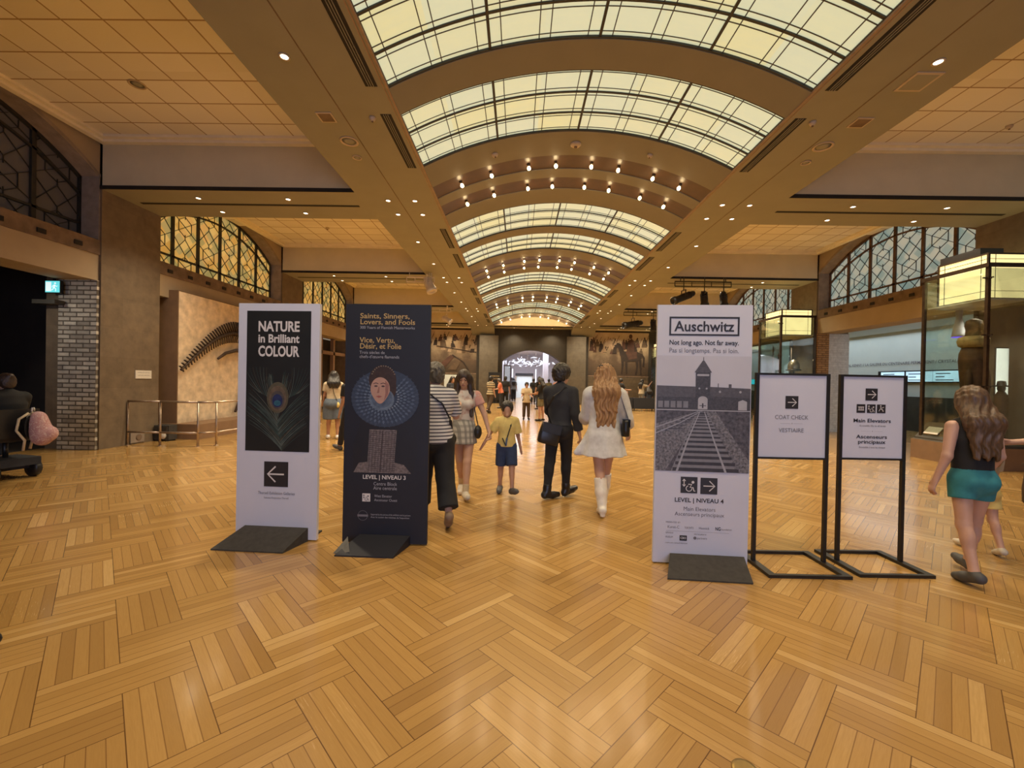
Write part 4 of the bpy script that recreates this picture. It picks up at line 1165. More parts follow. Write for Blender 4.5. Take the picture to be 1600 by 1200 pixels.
# ------------------------------------------------------------------ end wall: murals, sign, room beyond
def mural(s, word):
    x0, x1 = sorted((XC + s * 3.72, wx(s, -1.2)))
    o = thing('wall_mural', 'faded brown mural of %s on the end wall' % word, 'mural', (x0, YEND + 0.08, 0))
    W_ = x1 - x0; z0, z1 = 2.05, 5.05
    n = NT('faded_mural_ground_%s' % ('left' if s < 0 else 'right'))
    v = n.coords(); x, y, z = n.sep(v)
    f = n.noise(v, 0.9, 5, 0.6)
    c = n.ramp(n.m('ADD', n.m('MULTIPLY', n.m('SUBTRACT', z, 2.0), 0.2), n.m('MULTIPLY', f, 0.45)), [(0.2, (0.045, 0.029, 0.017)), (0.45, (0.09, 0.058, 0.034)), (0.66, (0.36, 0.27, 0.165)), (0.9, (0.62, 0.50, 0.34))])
    n.link(c, n.b.inputs['Base Color']); n.b.inputs['Roughness'].default_value = 0.8
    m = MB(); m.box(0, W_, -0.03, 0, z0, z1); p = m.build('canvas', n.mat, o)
    m = MB(); m.box(-0.02, W_ + 0.02, -0.05, 0, z0 - 0.08, z0); m.build('ledge', M['sill'], o)
    r = random.Random(11 + s); cols = [mat('mural_ochre_paint_%d' % s, (0.10, 0.064, 0.036), 0.8, 0.3, 3), mat('mural_rust_paint_%d' % s, (0.075, 0.034, 0.022), 0.8, 0.3, 3), mat('mural_umber_paint_%d' % s, (0.028, 0.017, 0.012), 0.8, 0.3, 3)]
    m = MB(); yy = -0.032
    for i in range(46):                    # the far crowd along the top
        cx = 0.15 + (W_ - 0.3) * r.random(); cz = 3.75 + 0.85 * r.random(); h = 0.18 + 0.42 * r.random()
        m.mi = r.randrange(4); yy -= 0.0004
        m.flat([(cx - 0.10 - r.random() * .12, cz - h), (cx + 0.08 + r.random() * .14, cz - h), (cx + 0.11, cz - .02), (cx + 0.03, cz + 0.05), (cx - 0.1, cz)], yy); m.disc(cx + r.uniform(-.03, .03), cz + 0.10, 0.055, 0.075, yy, 12)
        if r.random() < 0.5: m.line([(cx + 0.1, cz - 0.1), (cx + 0.3, cz + 0.35)], 0.03, yy)
    m.build('painted_figures', cols + [mat('mural_pale_paint_%d' % s, (0.30, 0.21, 0.13), 0.8, 0.3, 3)], p)
    m = MB(); yy = -0.05
    if s > 0:           # a rider on a standing horse
        hx = W_ * 0.71; m.mi = 2
        m.flat([(hx - 0.55, 3.05), (hx - 0.3, 2.98), (hx + 0.45, 3.0), (hx + 0.7, 3.15), (hx + 0.72, 3.45), (hx + 0.4, 3.6), (hx - 0.4, 3.6), (hx - 0.62, 3.4)], yy)
        m.flat([(hx - 0.62, 3.3), (hx - 0.35, 3.55), (hx - 0.62, 4.05), (hx - 0.82, 4.12), (hx - 1.02, 3.82), (hx - 0.95, 3.74), (hx - 0.76, 3.82)], yy - .001)
        for q, (lx, fx) in enumerate(((-0.48, -0.52), (-0.25, -0.2), (0.42, 0.36), (0.62, 0.68))):
            m.line([(hx + lx, 3.1), (hx + lx + 0.02, 2.7), (hx + fx, 2.22)], 0.17, yy - .002 - q * .0004, 0.08)
        m.line([(hx + 0.68, 3.45), (hx + 0.85, 3.2), (hx + 0.82, 2.7)], 0.12, yy - .004)
        m.mi = 1
        m.flat([(hx - 0.25, 3.5), (hx + 0.25, 3.5), (hx + 0.2, 4.25), (hx + 0.05, 4.35), (hx - 0.15, 4.25)], yy - .006); m.flat([(hx - 0.3, 3.55), (hx + 0.4, 3.6), (hx + 0.42, 3.2), (hx - 0.1, 3.1)], yy - .005)
        m.disc(hx, 4.5, 0.11, 0.14, yy - .007, 14)
    else:               # fallen shapes, a sloping lance and a rope
        m.mi = 1; m.flat([(W_ - 3.3, 2.2), (W_ - 2.6, 2.2), (W_ - 1.7, 3.2), (W_ - 2.0, 3.3)], yy)
        m.mi = 0; m.flat([(W_ - 2.2, 2.25), (W_ - 1.6, 2.25), (W_ - 1.2, 3.05), (W_ - 1.5, 3.15)], yy - .001)
        m.mi = 2; m.line([(W_ - 1.9, 3.3), (W_ - 1.1, 2.8), (W_ - 0.7, 2.2)], 0.09, yy - .002); m.line([(W_ - 3.0, 3.9), (W_ - 0.2, 3.5)], 0.06, yy - .003)
    if s > 0: m.v = [(hx + (p[0] - hx) * 1.12, p[1], 2.15 + (p[2] - 2.2) * 1.15) for p in m.v]
    m.build('painted_horse' if s > 0 else 'painted_shapes', cols, p)
    # dado below
    m = MB(); m.box(x0, x1, YEND + 0.03, YEND + 0.1, 0, 1.95)
    struct('wall_end', m, blockwork('dado_stone_%d' % s, (0.14, 0.10, 0.06), (0.10, 0.075, 0.045), (0.07, 0.05, 0.03), 0.7, 0.22, 0.008, 'x', 0.8, 0.3, 4.0), 'coursed stone dado under the %s mural' % ('left' if s < 0 else 'right'), 'wall')
mural(-1, 'a battling crowd, left of the arch')
mural(1, 'a rider on horseback, right of the arch')
m = MB(); m.box(-5.2, -3.4, YEND - 0.03, YEND + 0.025, 0.75, 1.9)
tag(m.build('text_panel', M['gallery']), 'pale text panel below the left mural', 'panel')
o = thing('info_sign', 'black upright sign board on the stone left of the arched doorway', 'sign', (-1.62, YEND - 0.45, 0))
m = MB(); m.box(-0.45, 0.45, -0.03, 0.03, 0.25, 2.12); m.build('board', M['print_black'], o)
m = MB(); m.box(-0.5, 0.5, -0.25, 0.25, 0, 0.03); m.box(-0.05, 0.05, -0.02, 0.02, 0.03, 0.3); m.build('base', M['black'], o)
lettering([('EXHIBITION', 0, 1.82, 0.12, 0.02, 0.6), ('EXPOSITION', 0, 1.64, 0.12, 0.0, 0.6)], M['ink_gold'], o, y=-0.032)
o = thing('glass_door', 'tall grey glass door leaf standing open left in the arched doorway', 'door', (-1.05, YEND + 0.5, 0), rad(62))
m = MB(); m.box(0.08, 0.97, -0.01, 0.01, 0.08, 2.6); m.build('pane', M['glass'], o)
m = MB()
for a, b in ((0, 0.08), (0.97, 1.05)): m.box(a, b, -0.025, 0.025, 0.01, 2.7)
m.box(0.08, 0.97, -0.025, 0.025, 2.6, 2.7); m.box(0.08, 0.97, -0.025, 0.025, 0.01, 0.12); m.build('frame', M['bronze'], o)
# hanging white sculpture and lit frame in the bright room
o = thing('hanging_sculpture', 'cluster of white crystal shards hanging in the bright room beyond the arch', 'sculpture', (0.75, 36.0, 3.1))
cm = glow('glowing_white_crystal', (0.85, 0.9, 1.0), 0.75, 0.25, 6.0); r = random.Random(5)  # glow put into the shards so that they look brightly lit
m = MB()
for i in range(110):
    c = Vector((r.gauss(0, 1.0), r.gauss(0, 0.5), r.gauss(0, 0.17)))
    d = Vector((r.uniform(-1, 1), r.uniform(-1, 1), r.uniform(-.8, .4))).normalized() * r.uniform(0.15, 0.45)
    m.tube([c - d * .5, c, c + d * .5], [0.004, r.uniform(0.02, 0.055), 0.004], 5)
so = m.build('shards', cm, o); so['kind'] = 'stuff'
m = MB()
for q in (-0.8, 0, 0.8): m.tube([(q, 0, 0), (q * .8, 0, 1.15)], 0.006, 5)
m.build('wires', M['steel'], o)
for xx in (-0.55, 1.55):
    m = MB(); m.box(-0.04, 0.04, 0, 0.05, 0, 2.5)
    oo = m.build('light_tube', glow('white_light_tube_%d' % int(xx * 100), (0.8, 0.88, 1.0), 1.6, 0.02)); oo.location = (xx, 38.2, 0.15)
    tag(oo, 'upright white light tube %s in the bright room beyond the arch' % ('left' if xx < 0 else 'right'), 'light tube')
o = thing('show_window', 'black-topped lit show window in the bright room beyond the arch', 'display case', (0.55, 40.0, 0))
m = MB(); m.box(-0.85, 0.85, -0.1, 0.1, 2.05, 2.3); m.build('header', M['black'], o)
m = MB(); m.box(-0.85, -0.75, -0.1, 0.1, 0, 2.05); m.box(0.75, 0.85, -0.1, 0.1, 0, 2.05); m.build('frame', M['steel'], o)
m = MB(); m.box(-0.75, 0.75, 0, 0.05, 0, 2.05); m.build('backing', M['gallery'], o)
o = thing('ceiling_track', 'white ceiling light track in the bright room beyond the arch', 'track light', (0.5, 33.0, 4.25))
m = MB(); m.box(-1.9, 1.9, -0.03, 0.03, -0.02, 0.05); m.build('track', M['steel'], o)
for q in (-1.2, -0.4, 0.5, 1.4):
    m = MB(); m.lathe([(0.05, -0.25), (0.06, -0.1), (0.05, -0.03), (0.02, -0.02)], (q, 0, 0), 10); m.build('lamp_head', M['lamp_face'] if q == -0.4 else M['black'], o, True)
# ------------------------------------------------------------------ tall sign boards (front face towards -y)
SW, SH, ST = 0.79, 2.215, 0.035
def foam_sign(name, label, x, y, rz, boardmat, rampx, w=SW, h=SH, rh=0.125, basemat=None):
    o = thing(name, label, 'sign', (x, y, 0), rz, None)
    m = MB(); m.box(-w / 2, w / 2, 0, ST, 0.012, h); b = m.build('board', boardmat, o)
    a, c = rampx
    m = MB()
    # felt covered wedge: sloping front, upright back, a cut away right end
    m.add([(a - 0.03, -0.30, 0), (c - 0.06, -0.30, 0), (c, -0.004, 0), (a + 0.07, -0.004, 0), (a + 0.07, -0.004, rh), (c - 0.00, -0.004, rh), (a - 0.03, -0.30, 0.012), (c - 0.06, -0.30, 0.012)],
          [(0, 3, 2, 1), (0, 1, 7, 6), (6, 7, 5, 4), (3, 4, 5, 2), (0, 6, 4, 3), (1, 2, 5, 7)])
    m.box(a + 0.05, c + 0.0, ST + 0.002, ST + 0.22, 0, 0.014)
    m.build('base', basemat or M['ramp_black'], o)
    return o, b
def arrow_square(cx, cz, s, right, parent, y=-0.002, sq=None, ar=None, k=1.0):
    m = MB(); m.rect(cx - s / 2, cx + s / 2, cz - s / 2, cz + s / 2, y); q = m.build('arrow_square', sq or M['ink'], parent)
    d = 1 if right else -1
    m = MB(); t = s * 0.062 * k
    m.line([(cx - d * s * 0.33, cz), (cx + d * s * 0.33, cz)], t, y - 0.0015)
    m.line([(cx + d * s * 0.02, cz + s * 0.31), (cx + d * s * 0.345, cz), (cx + d * s * 0.02, cz - s * 0.31)], t, y - 0.002)
    m.build('arrow', ar or M['ink_white'], q)
    return q

# --- left sign
o, b = foam_sign('exhibition_sign', 'tall white sign board with a peacock feather and a left arrow', -2.25, 3.95, rad(-3), M['board_white'], (-0.37, 0.315))
m = MB(); PX0, PX1, PZ0, PZ1 = -0.312, 0.312, 0.83, 2.145
m.rect(PX0, PX1, PZ0, PZ1, -0.002); pan = m.build('print_panel', M['print_black'], b)
lettering([('NATURE', 0, 1.955, 0.132, 0.032, 0.40), ('in Brilliant', 0, 1.850, 0.108, 0.028, 0.40), ('COLOUR', 0, 1.722, 0.135, 0.032, 0.40)], M['ink_white'], pan, y=-0.004)
fm = [mat('feather_barb_green', (0.032, 0.056, 0.052), 0.5, 0.3, 12), mat('feather_barb_pale', (0.085, 0.11, 0.10), 0.5, 0.3, 12), mat('feather_barb_brown', (0.065, 0.052, 0.038), 0.5, 0.3, 12)]
m = MB(); r = random.Random(2)
def clipx(pts):
    out = []
    for p in pts:
        if PX0 + .005 < p[0] < PX1 - .005 and PZ0 + .005 < p[1] < PZ1 - 0.46: out.append(p)
        else: break
    return out
q0, q1 = (0.05, PZ0), (0.0, 1.34)          # the shaft
yy = -0.004
for i in range(60):
    t = i / 59
    for s in (-1, 1):
        bx = q0[0] + (q1[0] - q0[0]) * t - 0.02 * math.sin(t * PI); bz = q0[1] + (q1[1] - q0[1]) * t * 0.93
        L_ = 0.58 - 0.30 * t + 0.07 * r.random(); pts = []
        x, z, a = bx, bz, rad((48 if t < .62 else 62) + 8 * t + r.uniform(-4, 4))
        for k in range(9):
            pts.append((bx + s * (x - bx), z)); x += math.cos(a) * L_ / 9; z += math.sin(a) * L_ / 9; a += (-0.062 + 0.05 * t) if t < 0.62 else 0.03
        pts = clipx(pts)
        if len(pts) > 2:
            m.mi = r.choice((0, 0, 1, 1, 2)); yy -= 0.00001; m.line(pts, 0.0050, yy, 0.0018)
for s, x0_, n_ in ((-1, -0.08, 9), (1, 0.10, 9)):      # loose barbs rising above the eye
    for i in range(n_):
        pts = []; x, z, a = x0_ + s * 0.012 * i, 1.33 + 0.006 * i, PI / 2 - s * rad(14 + 5 * i)
        for k in range(9):
            pts.append((x, z)); x += math.cos(a) * 0.036; z += math.sin(a) * 0.036; a += s * 0.05 * r.uniform(.4, 1.3)
        pts = clipx(pts)
        if len(pts) > 2: m.mi = r.choice((0, 1, 2)); m.line(pts, 0.006, -0.0046, 0.002)
fo = m.build('feather_print', fm, pan)
m = MB()
ex, ez_ = 0.0, 1.335
for kq, (rx, rz, dz) in enumerate(((0.105, 0.145, 0.0), (0.085, 0.118, -0.008), (0.066, 0.086, -0.022), (0.05, 0.062, -0.03))):
    m.mi = kq; m.disc(ex, ez_ + dz, rx, rz, -0.0052 - 0.0006 * kq, 36)
m.mi = 3; m.disc(ex - 0.02, ez_ - 0.012, 0.022, 0.028, -0.0080, 20); m.disc(ex + 0.02, ez_ - 0.012, 0.022, 0.028, -0.0081, 20)
m.mi = 4; m.disc(ex, ez_ - 0.052, 0.034, 0.026, -0.0084, 20)
m.build('feather_eye', [mat('eye_olive', (0.085, 0.075, 0.05), 0.5, 0.2, 20), mat('eye_copper', (0.12, 0.085, 0.06), 0.5, 0.2, 20), mat('eye_bronze', (0.07, 0.06, 0.06), 0.5, 0.2, 20), mat('eye_blue', (0.02, 0.03, 0.10), 0.4, 0.2, 20), mat('eye_teal', (0.03, 0.11, 0.17), 0.4, 0.2, 20)], fo)
arrow_square(-0.005, 0.615, 0.235, False, b)
lettering([('Thorsell Exhibition Galleries', 0, 0.425, 0.038, 0.0, 0.36), ('Galeries d\'exposition Thorsell', 0, 0.385, 0.024, 0.0, 0.24)], M['ink_grey'], b, y=-0.003)

# --- middle sign
o, b = foam_sign('exhibition_sign', 'tall navy sign board with a lady in a wide lace ruff', -1.21, 3.90, rad(-1.5), M['board_navy'], (-0.30, 0.24), SW, SH, 0.09, M['board_navy'])
m = MB(); m.add([(-0.37, -0.24, 0), (-0.30, -0.10, 0.10), (-0.21, -0.27, 0.03), (-0.37, -0.24, 0.0), (-0.30, -0.10, 0.0), (-0.21, -0.27, 0.0)], [(0, 2, 1), (3, 4, 5), (0, 1, 4, 3), (1, 2, 5, 4), (2, 0, 3, 5)])
m.build('base_fold', mat('pale_grey_felt_fold', (0.11, 0.105, 0.095), 0.8, 0.2, 20), o)
lettering([('Saints, Sinners,', -0.262, 2.085, 0.066, 0.014, 0.46, 'LEFT'), ('Lovers, and Fools', -0.262, 2.03, 0.066, 0.014, 0.51, 'LEFT'),
           ('Vice, Vertu,', -0.262, 1.862, 0.068, 0.014, 0.33, 'LEFT'), ('Désir, et Folie', -0.262, 1.806, 0.068, 0.014, 0.385, 'LEFT')], M['ink_gold'], b, y=-0.002)
lettering([('300 Years of Flemish Masterworks', -0.262, 1.988, 0.036, 0.0, 0.51, 'LEFT'), ('Trois siècles de', -0.262, 1.757, 0.040, 0.0, 0.235, 'LEFT'), ('chefs-d\'œuvre flamands', -0.262, 1.718, 0.040, 0.0, 0.37, 'LEFT'),
           ('Centre Block', 0, 0.545, 0.045, 0.0, 0.22), ('Aire centrale', 0, 0.505, 0.045, 0.0, 0.22), ('West Elevator', -0.10, 0.435, 0.035, 0.0, 0.165, 'LEFT'), ('Ascenseur Ouest', -0.10, 0.398, 0.035, 0.0, 0.215, 'LEFT')], M['ink_light'], b, y=-0.002)
lettering([('LEVEL | NIVEAU 3', -0.01, 0.603, 0.052, 0.018, 0.40)], M['ink_white'], b, y=-0.002)
lettering([('Supported by the patrons of the exhibition and its partners', -0.13, 0.268, 0.022, 0.0, 0.37, 'LEFT'), ('Avec le soutien des mécènes de l\'exposition', -0.13, 0.243, 0.022, 0.0, 0.36, 'LEFT')], M['ink_light'], b, y=-0.002)
m = MB()
for i in range(28):
    a = 2 * PI * i / 28; c_, s_ = math.cos(a), math.sin(a)
    m.line([(-0.205 + 0.045 * c_, 0.262 + 0.045 * s_), (-0.205 + 0.045 * math.cos(a + .23), 0.262 + 0.045 * math.sin(a + .23))], 0.003, -0.002)
m.rect(-0.255, -0.155, 0.252, 0.272, -0.0025); m.build('round_emblem', M['ink_grey'], b)
def lift_pict(cx, cz, s, parent, sq, fg, y=-0.002):
    """square with an up-down arrow and a wheelchair user"""
    m = MB(); m.rect(cx - s / 2, cx + s / 2, cz - s / 2, cz + s / 2, y); q = m.build('lift_symbol_square', sq, parent)
    m = MB(); y2 = y - 0.0015; t = s * 0.05
    X = lambda u: cx + (u - 0.5) * s; Z = lambda u: cz + (u - 0.5) * s
    m.line([(X(.2), Z(.42)), (X(.2), Z(.85))], t, y2)
    m.line([(X(.11), Z(.74)), (X(.2), Z(.86)), (X(.29), Z(.74))], t, y2 - .0003); m.line([(X(.11), Z(.53)), (X(.2), Z(.41)), (X(.29), Z(.53))], t, y2 - .0003)
    m.disc(X(.73), Z(.68), s * .085, None, y2, 16)
    n = 16; m.line([(X(.5 + .17 * math.cos(PI * (.6 + 1.45 * i / n))), Z(.29 + .17 * math.sin(PI * (.6 + 1.45 * i / n)))) for i in range(n + 1)], t, y2)
    m.line([(X(.45), Z(.55)), (X(.66), Z(.55)), (X(.56), Z(.36)), (X(.74), Z(.36)), (X(.80), Z(.14)), (X(.88), Z(.14))], t * 1.2, y2 - .0006)
    m.build('lift_symbol', fg, q)
    return q
lift_pict(-0.175, 0.43, 0.075, b, M['ink_white'], M['ink'])
# portrait print: a plain stand-in sitter with a ruff
pm = [mat('print_hair', (0.035, 0.018, 0.014), 0.5, 0.3, 30), mat('print_skin', (0.42, 0.25, 0.20), 0.5, 0.06, 12), mat('print_skin_tone', (0.27, 0.13, 0.11), 0.5, 0.1, 20), mat('print_feature', (0.06, 0.03, 0.028), 0.5, 0.1, 20),
      mat('print_lips', (0.30, 0.09, 0.08), 0.5, 0.1, 20), mat('print_ruff_blue', (0.075, 0.105, 0.17), 0.5, 0.3, 25), mat('print_ruff_pale', (0.20, 0.24, 0.31), 0.5, 0.25, 25), mat('print_ruff_deep', (0.03, 0.045, 0.085), 0.5, 0.2, 20),
      mat('print_gown', (0.009, 0.009, 0.014), 0.5, 0.1, 8), mat('print_brocade', (0.15, 0.125, 0.13), 0.5, 0.5, 45), mat('print_brocade_dark', (0.05, 0.035, 0.04), 0.5, 0.4, 40), mat('print_pearl', (0.20, 0.15, 0.11), 0.5, 0.2, 30), mat('print_ruff_dim', (0.040, 0.055, 0.095), 0.5, 0.3, 25), mat('print_ruff_mid', (0.11, 0.15, 0.22), 0.5, 0.3, 25)]
m = MB(); y = -0.002; CX, CZ = -0.015, 1.355
m.mi = 8; m.flat([(-0.30, 0.66), (0.26, 0.66), (0.30, 0.9), (0.24, 1.15), (-0.24, 1.15), (-0.31, 0.9)], y)
m.mi = 9; m.flat([(-0.175, 0.66), (0.075, 0.66), (0.10, 1.06), (-0.155, 1.06)], y - .0006)
m.flat([(-0.30, 0.66), (-0.17, 0.66), (-0.17, 0.76), (-0.25, 0.75)], y - .0006); m.flat([(0.07, 0.66), (0.24, 0.66), (0.17, 0.74), (0.08, 0.76)], y - .0006)
m.mi = 10
for i in range(9): m.line([(-0.16 + 0.028 * i, 0.67), (-0.145 + 0.029 * i, 1.05)], 0.004, y - .0010)
for i in range(20):
    m.line([(-0.16, 0.685 + 0.019 * i), (-0.035, 0.675 + 0.019 * i), (0.09, 0.685 + 0.019 * i)], 0.004, y - .0012)
m.line([(-0.05, 0.67), (-0.03, 1.05)], 0.012, y - .0013)
m.mi = 7; m.disc(CX, CZ - 0.005, 0.315, 0.265, y - .0016, 48)
for row, (r0, sz, mi) in enumerate(((0.30, 0.045, 12), (0.265, 0.042, 5), (0.225, 0.040, 5), (0.188, 0.036, 13), (0.155, 0.032, 13), (0.128, 0.028, 6))):
    n_ = 44 - 3 * row; m.mi = mi
    for i in range(n_):
        a = 2 * PI * (i + 0.5 * (row % 2)) / n_
        if 0.31 * PI < a < 0.69 * PI: continue
        w = PI * r0 / n_ * 0.62; c_, s_ = math.cos(a), math.sin(a)
        P4 = [(r0 - sz * .55, 0), (r0 - sz * .1, -w), (r0 + sz * .5, 0), (r0 - sz * .1, w)]
        m.flat([(CX + c_ * u - s_ * v, CZ + 0.86 * (s_ * u + c_ * v)) for u, v in P4], y - .0022 - .0004 * row - .000005 * i)
m.mi = 13; m.disc(CX - 0.03, CZ - 0.015, 0.118, 0.105, y - .0050, 36)
m.mi = 5; m.disc(CX - 0.03, CZ - 0.005, 0.098, 0.09, y - .0052, 36)
CX = -0.045
HZ = 1.455
m.mi = 0; m.disc(CX + 0.005, HZ + 0.065, 0.128, 0.135, y - .0046, 36); m.disc(CX + 0.075, HZ - 0.01, 0.06, 0.11, y - .0047, 24)
m.mi = 11
for i in range(13):
    a = PI * (0.12 + 0.76 * i / 12); m.disc(CX + 0.012 + 0.112 * math.cos(a), HZ + 0.075 + 0.118 * math.sin(a), 0.0065, None, y - .0060, 10)
m.mi = 1
face = [(CX - 0.015 + (0.090 if math.sin(t) > -0.2 else 0.090 - 0.034 * (-math.sin(t) - .2)) * math.cos(t), HZ - 0.02 + (0.108 if math.sin(t) > 0 else 0.135) * math.sin(t)) for t in [2 * PI * i / 40 for i in range(40)]]
m.flat(face, y - .0064)
m.mi = 2
m.flat([(CX + 0.03, HZ + 0.06), (CX + 0.066, HZ + 0.02), (CX + 0.058, HZ - 0.07), (CX + 0.02, HZ - 0.132), (CX + 0.035, HZ - 0.06)], y - .0068)
m.flat([(CX - 0.030, HZ + 0.0), (CX - 0.022, HZ + 0.0), (CX - 0.022, HZ - 0.055), (CX - 0.045, HZ - 0.058)], y - .0068)
m.mi = 3
for sx in (-0.055, 0.012):
    m.disc(CX + sx, HZ + 0.006, 0.016, 0.007, y - .0072, 14); m.line([(CX + sx - 0.024, HZ + 0.028), (CX + sx, HZ + 0.036), (CX + sx + 0.022, HZ + 0.028)], 0.006, y - .0072)
m.mi = 4; m.flat([(CX - 0.055, HZ - 0.088), (CX - 0.027, HZ - 0.081), (CX + 0.004, HZ - 0.088), (CX - 0.026, HZ - 0.101)], y - .0072)
m.build('portrait_print', pm, b)

# --- right sign
o, b = foam_sign('exhibition_sign', 'tall white sign board with a black and white photograph of railway tracks', 1.562, 3.615, rad(-4), M['board_white'], (-0.315, 0.36), 0.775, 2.205, 0.095)
WX = 0.765
m = MB()
# boxed title
x0, x1, z0, z1 = -0.29, 0.282, 1.945, 2.105; t = 0.0145
for a in ((x0, x1, z1 - t, z1), (x0, x1, z0, z0 + t), (x0, x0 + t, z0 + t, z1 - t), (x1 - t, x1, z0 + t, z1 - t)): m.rect(a[0], a[1], a[2], a[3], -0.002)
m.build('title_box', M['ink'], b)
lettering([('Auschwitz', -0.004, 1.983, 0.122, 0.018, 0.49), ('Not long ago. Not far away.', -0.004, 1.868, 0.058, 0.017, 0.565)], M['ink'], b, y=-0.002)
lettering([('Pas si longtemps. Pas si loin.', -0.004, 1.802, 0.056, 0.0, 0.565)], M['ink_grey'], b, y=-0.002)
GZ0, GZH, GZ1 = 0.795, 1.315, 1.775
gm = [mat('print_grey_sky', (0.53, 0.535, 0.62), 0.5, 0.05, 2), mat('print_dark_brick', (0.055, 0.052, 0.062), 0.5, 0.35, 60), mat('print_roof', (0.085, 0.08, 0.095), 0.5, 0.2, 40), mat('print_pale', (0.40, 0.40, 0.45), 0.5, 0.1, 10), mat('print_ground', (0.075, 0.07, 0.085), 0.5, 0.65, 34),
      mat('print_gravel', (0.15, 0.145, 0.165), 0.5, 0.7, 55), mat('print_sleeper', (0.035, 0.032, 0.04), 0.5, 0.3, 20), mat('print_rail', (0.34, 0.34, 0.39), 0.5, 0.1, 20), mat('print_window', (0.2, 0.2, 0.23), 0.5, 0.1, 20)]
m = MB(); y = -0.002; h = 0.3825; L0, L1 = -h, h
m.mi = 4; m.rect(L0, L1, GZ0, GZH, y)
m.mi = 5; m.flat([(L0, GZ0 + .06), (L0, GZH - 0.12), (-0.02, GZH), (0.0, GZH), (-0.30, GZ0), (L0, GZ0)], y - .0004); m.flat([(0.03, GZH), (0.10, GZH), (L1, GZ0 + .1), (L1, GZ0), (0.28, GZ0)], y - .0004)
m.mi = 1; m.rect(L0, L1, GZH, 1.435, y - .0006)                     # long building, wall and roof
m.mi = 2; m.flat([(L0, 1.425), (-0.06, 1.425), (-0.06, 1.515), (L0, 1.52)], y - .0009); m.flat([(0.055, 1.435), (L1, 1.425), (L1, 1.505), (0.055, 1.515)], y - .0009)
m.rect(0.205, 0.228, 1.505, 1.54, y - .0010); m.line([(0.12, 1.5), (0.12, 1.545)], 0.006, y - .0010)
m.mi = 7
for px in (0.135, 0.30): m.disc(px, 1.475, 0.010, None, y - .0012, 10)
m.mi = 8
for i in range(5): m.rect(L0 + 0.012 + 0.052 * i, L0 + 0.052 + 0.052 * i, GZH + 0.02, GZH + 0.075, y - .0012)
m.mi = 1; m.rect(-0.064, 0.056, GZH, 1.64, y - .0014)               # gate tower
m.mi = 2; m.flat([(-0.075, 1.635), (0.067, 1.635), (0.004, 1.735), (-0.010, 1.735)], y - .0017); m.line([(-0.003, 1.73), (-0.003, 1.765)], 0.005, y - .0017)
m.mi = 3; m.rect(-0.053, 0.045, 1.605, 1.622, y - .0018)
gate = [(-0.042, GZH + 0.01), (0.036, GZH + 0.01), (0.036, GZH + 0.09)] + [(-0.003 + 0.039 * math.cos(PI * i / 10), GZH + 0.09 + 0.03 * math.sin(PI * i / 10)) for i in range(1, 10)] + [(-0.042, GZH + 0.09)]
m.flat(gate, y - .0018)
m.flat([(0.285, GZH + 0.008), (0.355, GZH + 0.008), (0.355, GZH + 0.08), (0.32, GZH + 0.095), (0.285, GZH + 0.08)], y - .0012)
m.mi = 7
for px in (-0.033, 0.026): m.disc(px, 1.50, 0.008, None, y - .0018, 10)
m.mi = 3; m.rect(L0, L1, GZH - 0.004, GZH + 0.004, y - .0016)
m.mi = 1; m.line([(-0.003, GZH + 0.02), (-0.003, GZH + 0.06)], 0.012, y - .002); m.line([(-0.03, GZH + 0.04), (0.025, GZH + 0.04)], 0.006, y - .002)
m.mi = 8; m.flat([(-0.05, GZH - 0.012), (0.035, GZH - 0.012), (0.285, GZ0), (-0.255, GZ0)][::-1], y - .0018)
m.mi = 6                                                            # sleepers and rails of the main track
for i in range(17):
    f = (i / 16) ** 1.8; z = GZH - 0.02 - (GZH - GZ0 - 0.04) * f; hw = 0.035 + 0.235 * f; cx = -0.005 + 0.035 * f
    m.rect(cx - hw, cx + hw, z - 0.004 - 0.013 * f, z + 0.002 + 0.010 * f, y - .0022)
    hw2 = 0.03 + 0.14 * f
    cx2 = -0.04 - 0.52 * f ** .8
    if f < 0.30: m.rect(max(L0, cx2 - hw2), cx2 + hw2, z - 0.003, z + 0.002, y - .0021)
m.mi = 7
m.line([(-0.025, GZH - 0.01), (-0.12, 1.06), (-0.205, GZ0)], 0.007, y - .0026, 0.018); m.line([(0.012, GZH - 0.01), (0.095, 1.06), (0.195, GZ0)], 0.007, y - .0026, 0.018)
m.line([(-0.04, GZH - 0.01), (-0.2, 1.235), (L0, 1.165)], 0.005, y - .0025, 0.010); m.line([(-0.03, GZH - 0.015), (-0.18, 1.21), (L0, 1.115)], 0.005, y - .0025, 0.010)
bb = MB(); bb.rect(L0, L1, GZH, GZ1, -0.0014); sky = bb.build('photograph_sky', gm[0], b)
m.build('photograph_print', gm, b)
lift_pict(-0.10, 0.68, 0.138, b, M['ink'], M['ink_white'])
arrow_square(0.063, 0.677, 0.138, True, b)
lettering([('LEVEL | NIVEAU 4', -0.015, 0.535, 0.050, 0.018, 0.40)], M['ink'], b, y=-0.002)
lettering([('Main Elevators', -0.01, 0.463, 0.046, 0.0, 0.26), ('Ascenseurs principaux', -0.01, 0.418, 0.046, 0.0, 0.405)], M['ink_grey'], b, y=-0.002)
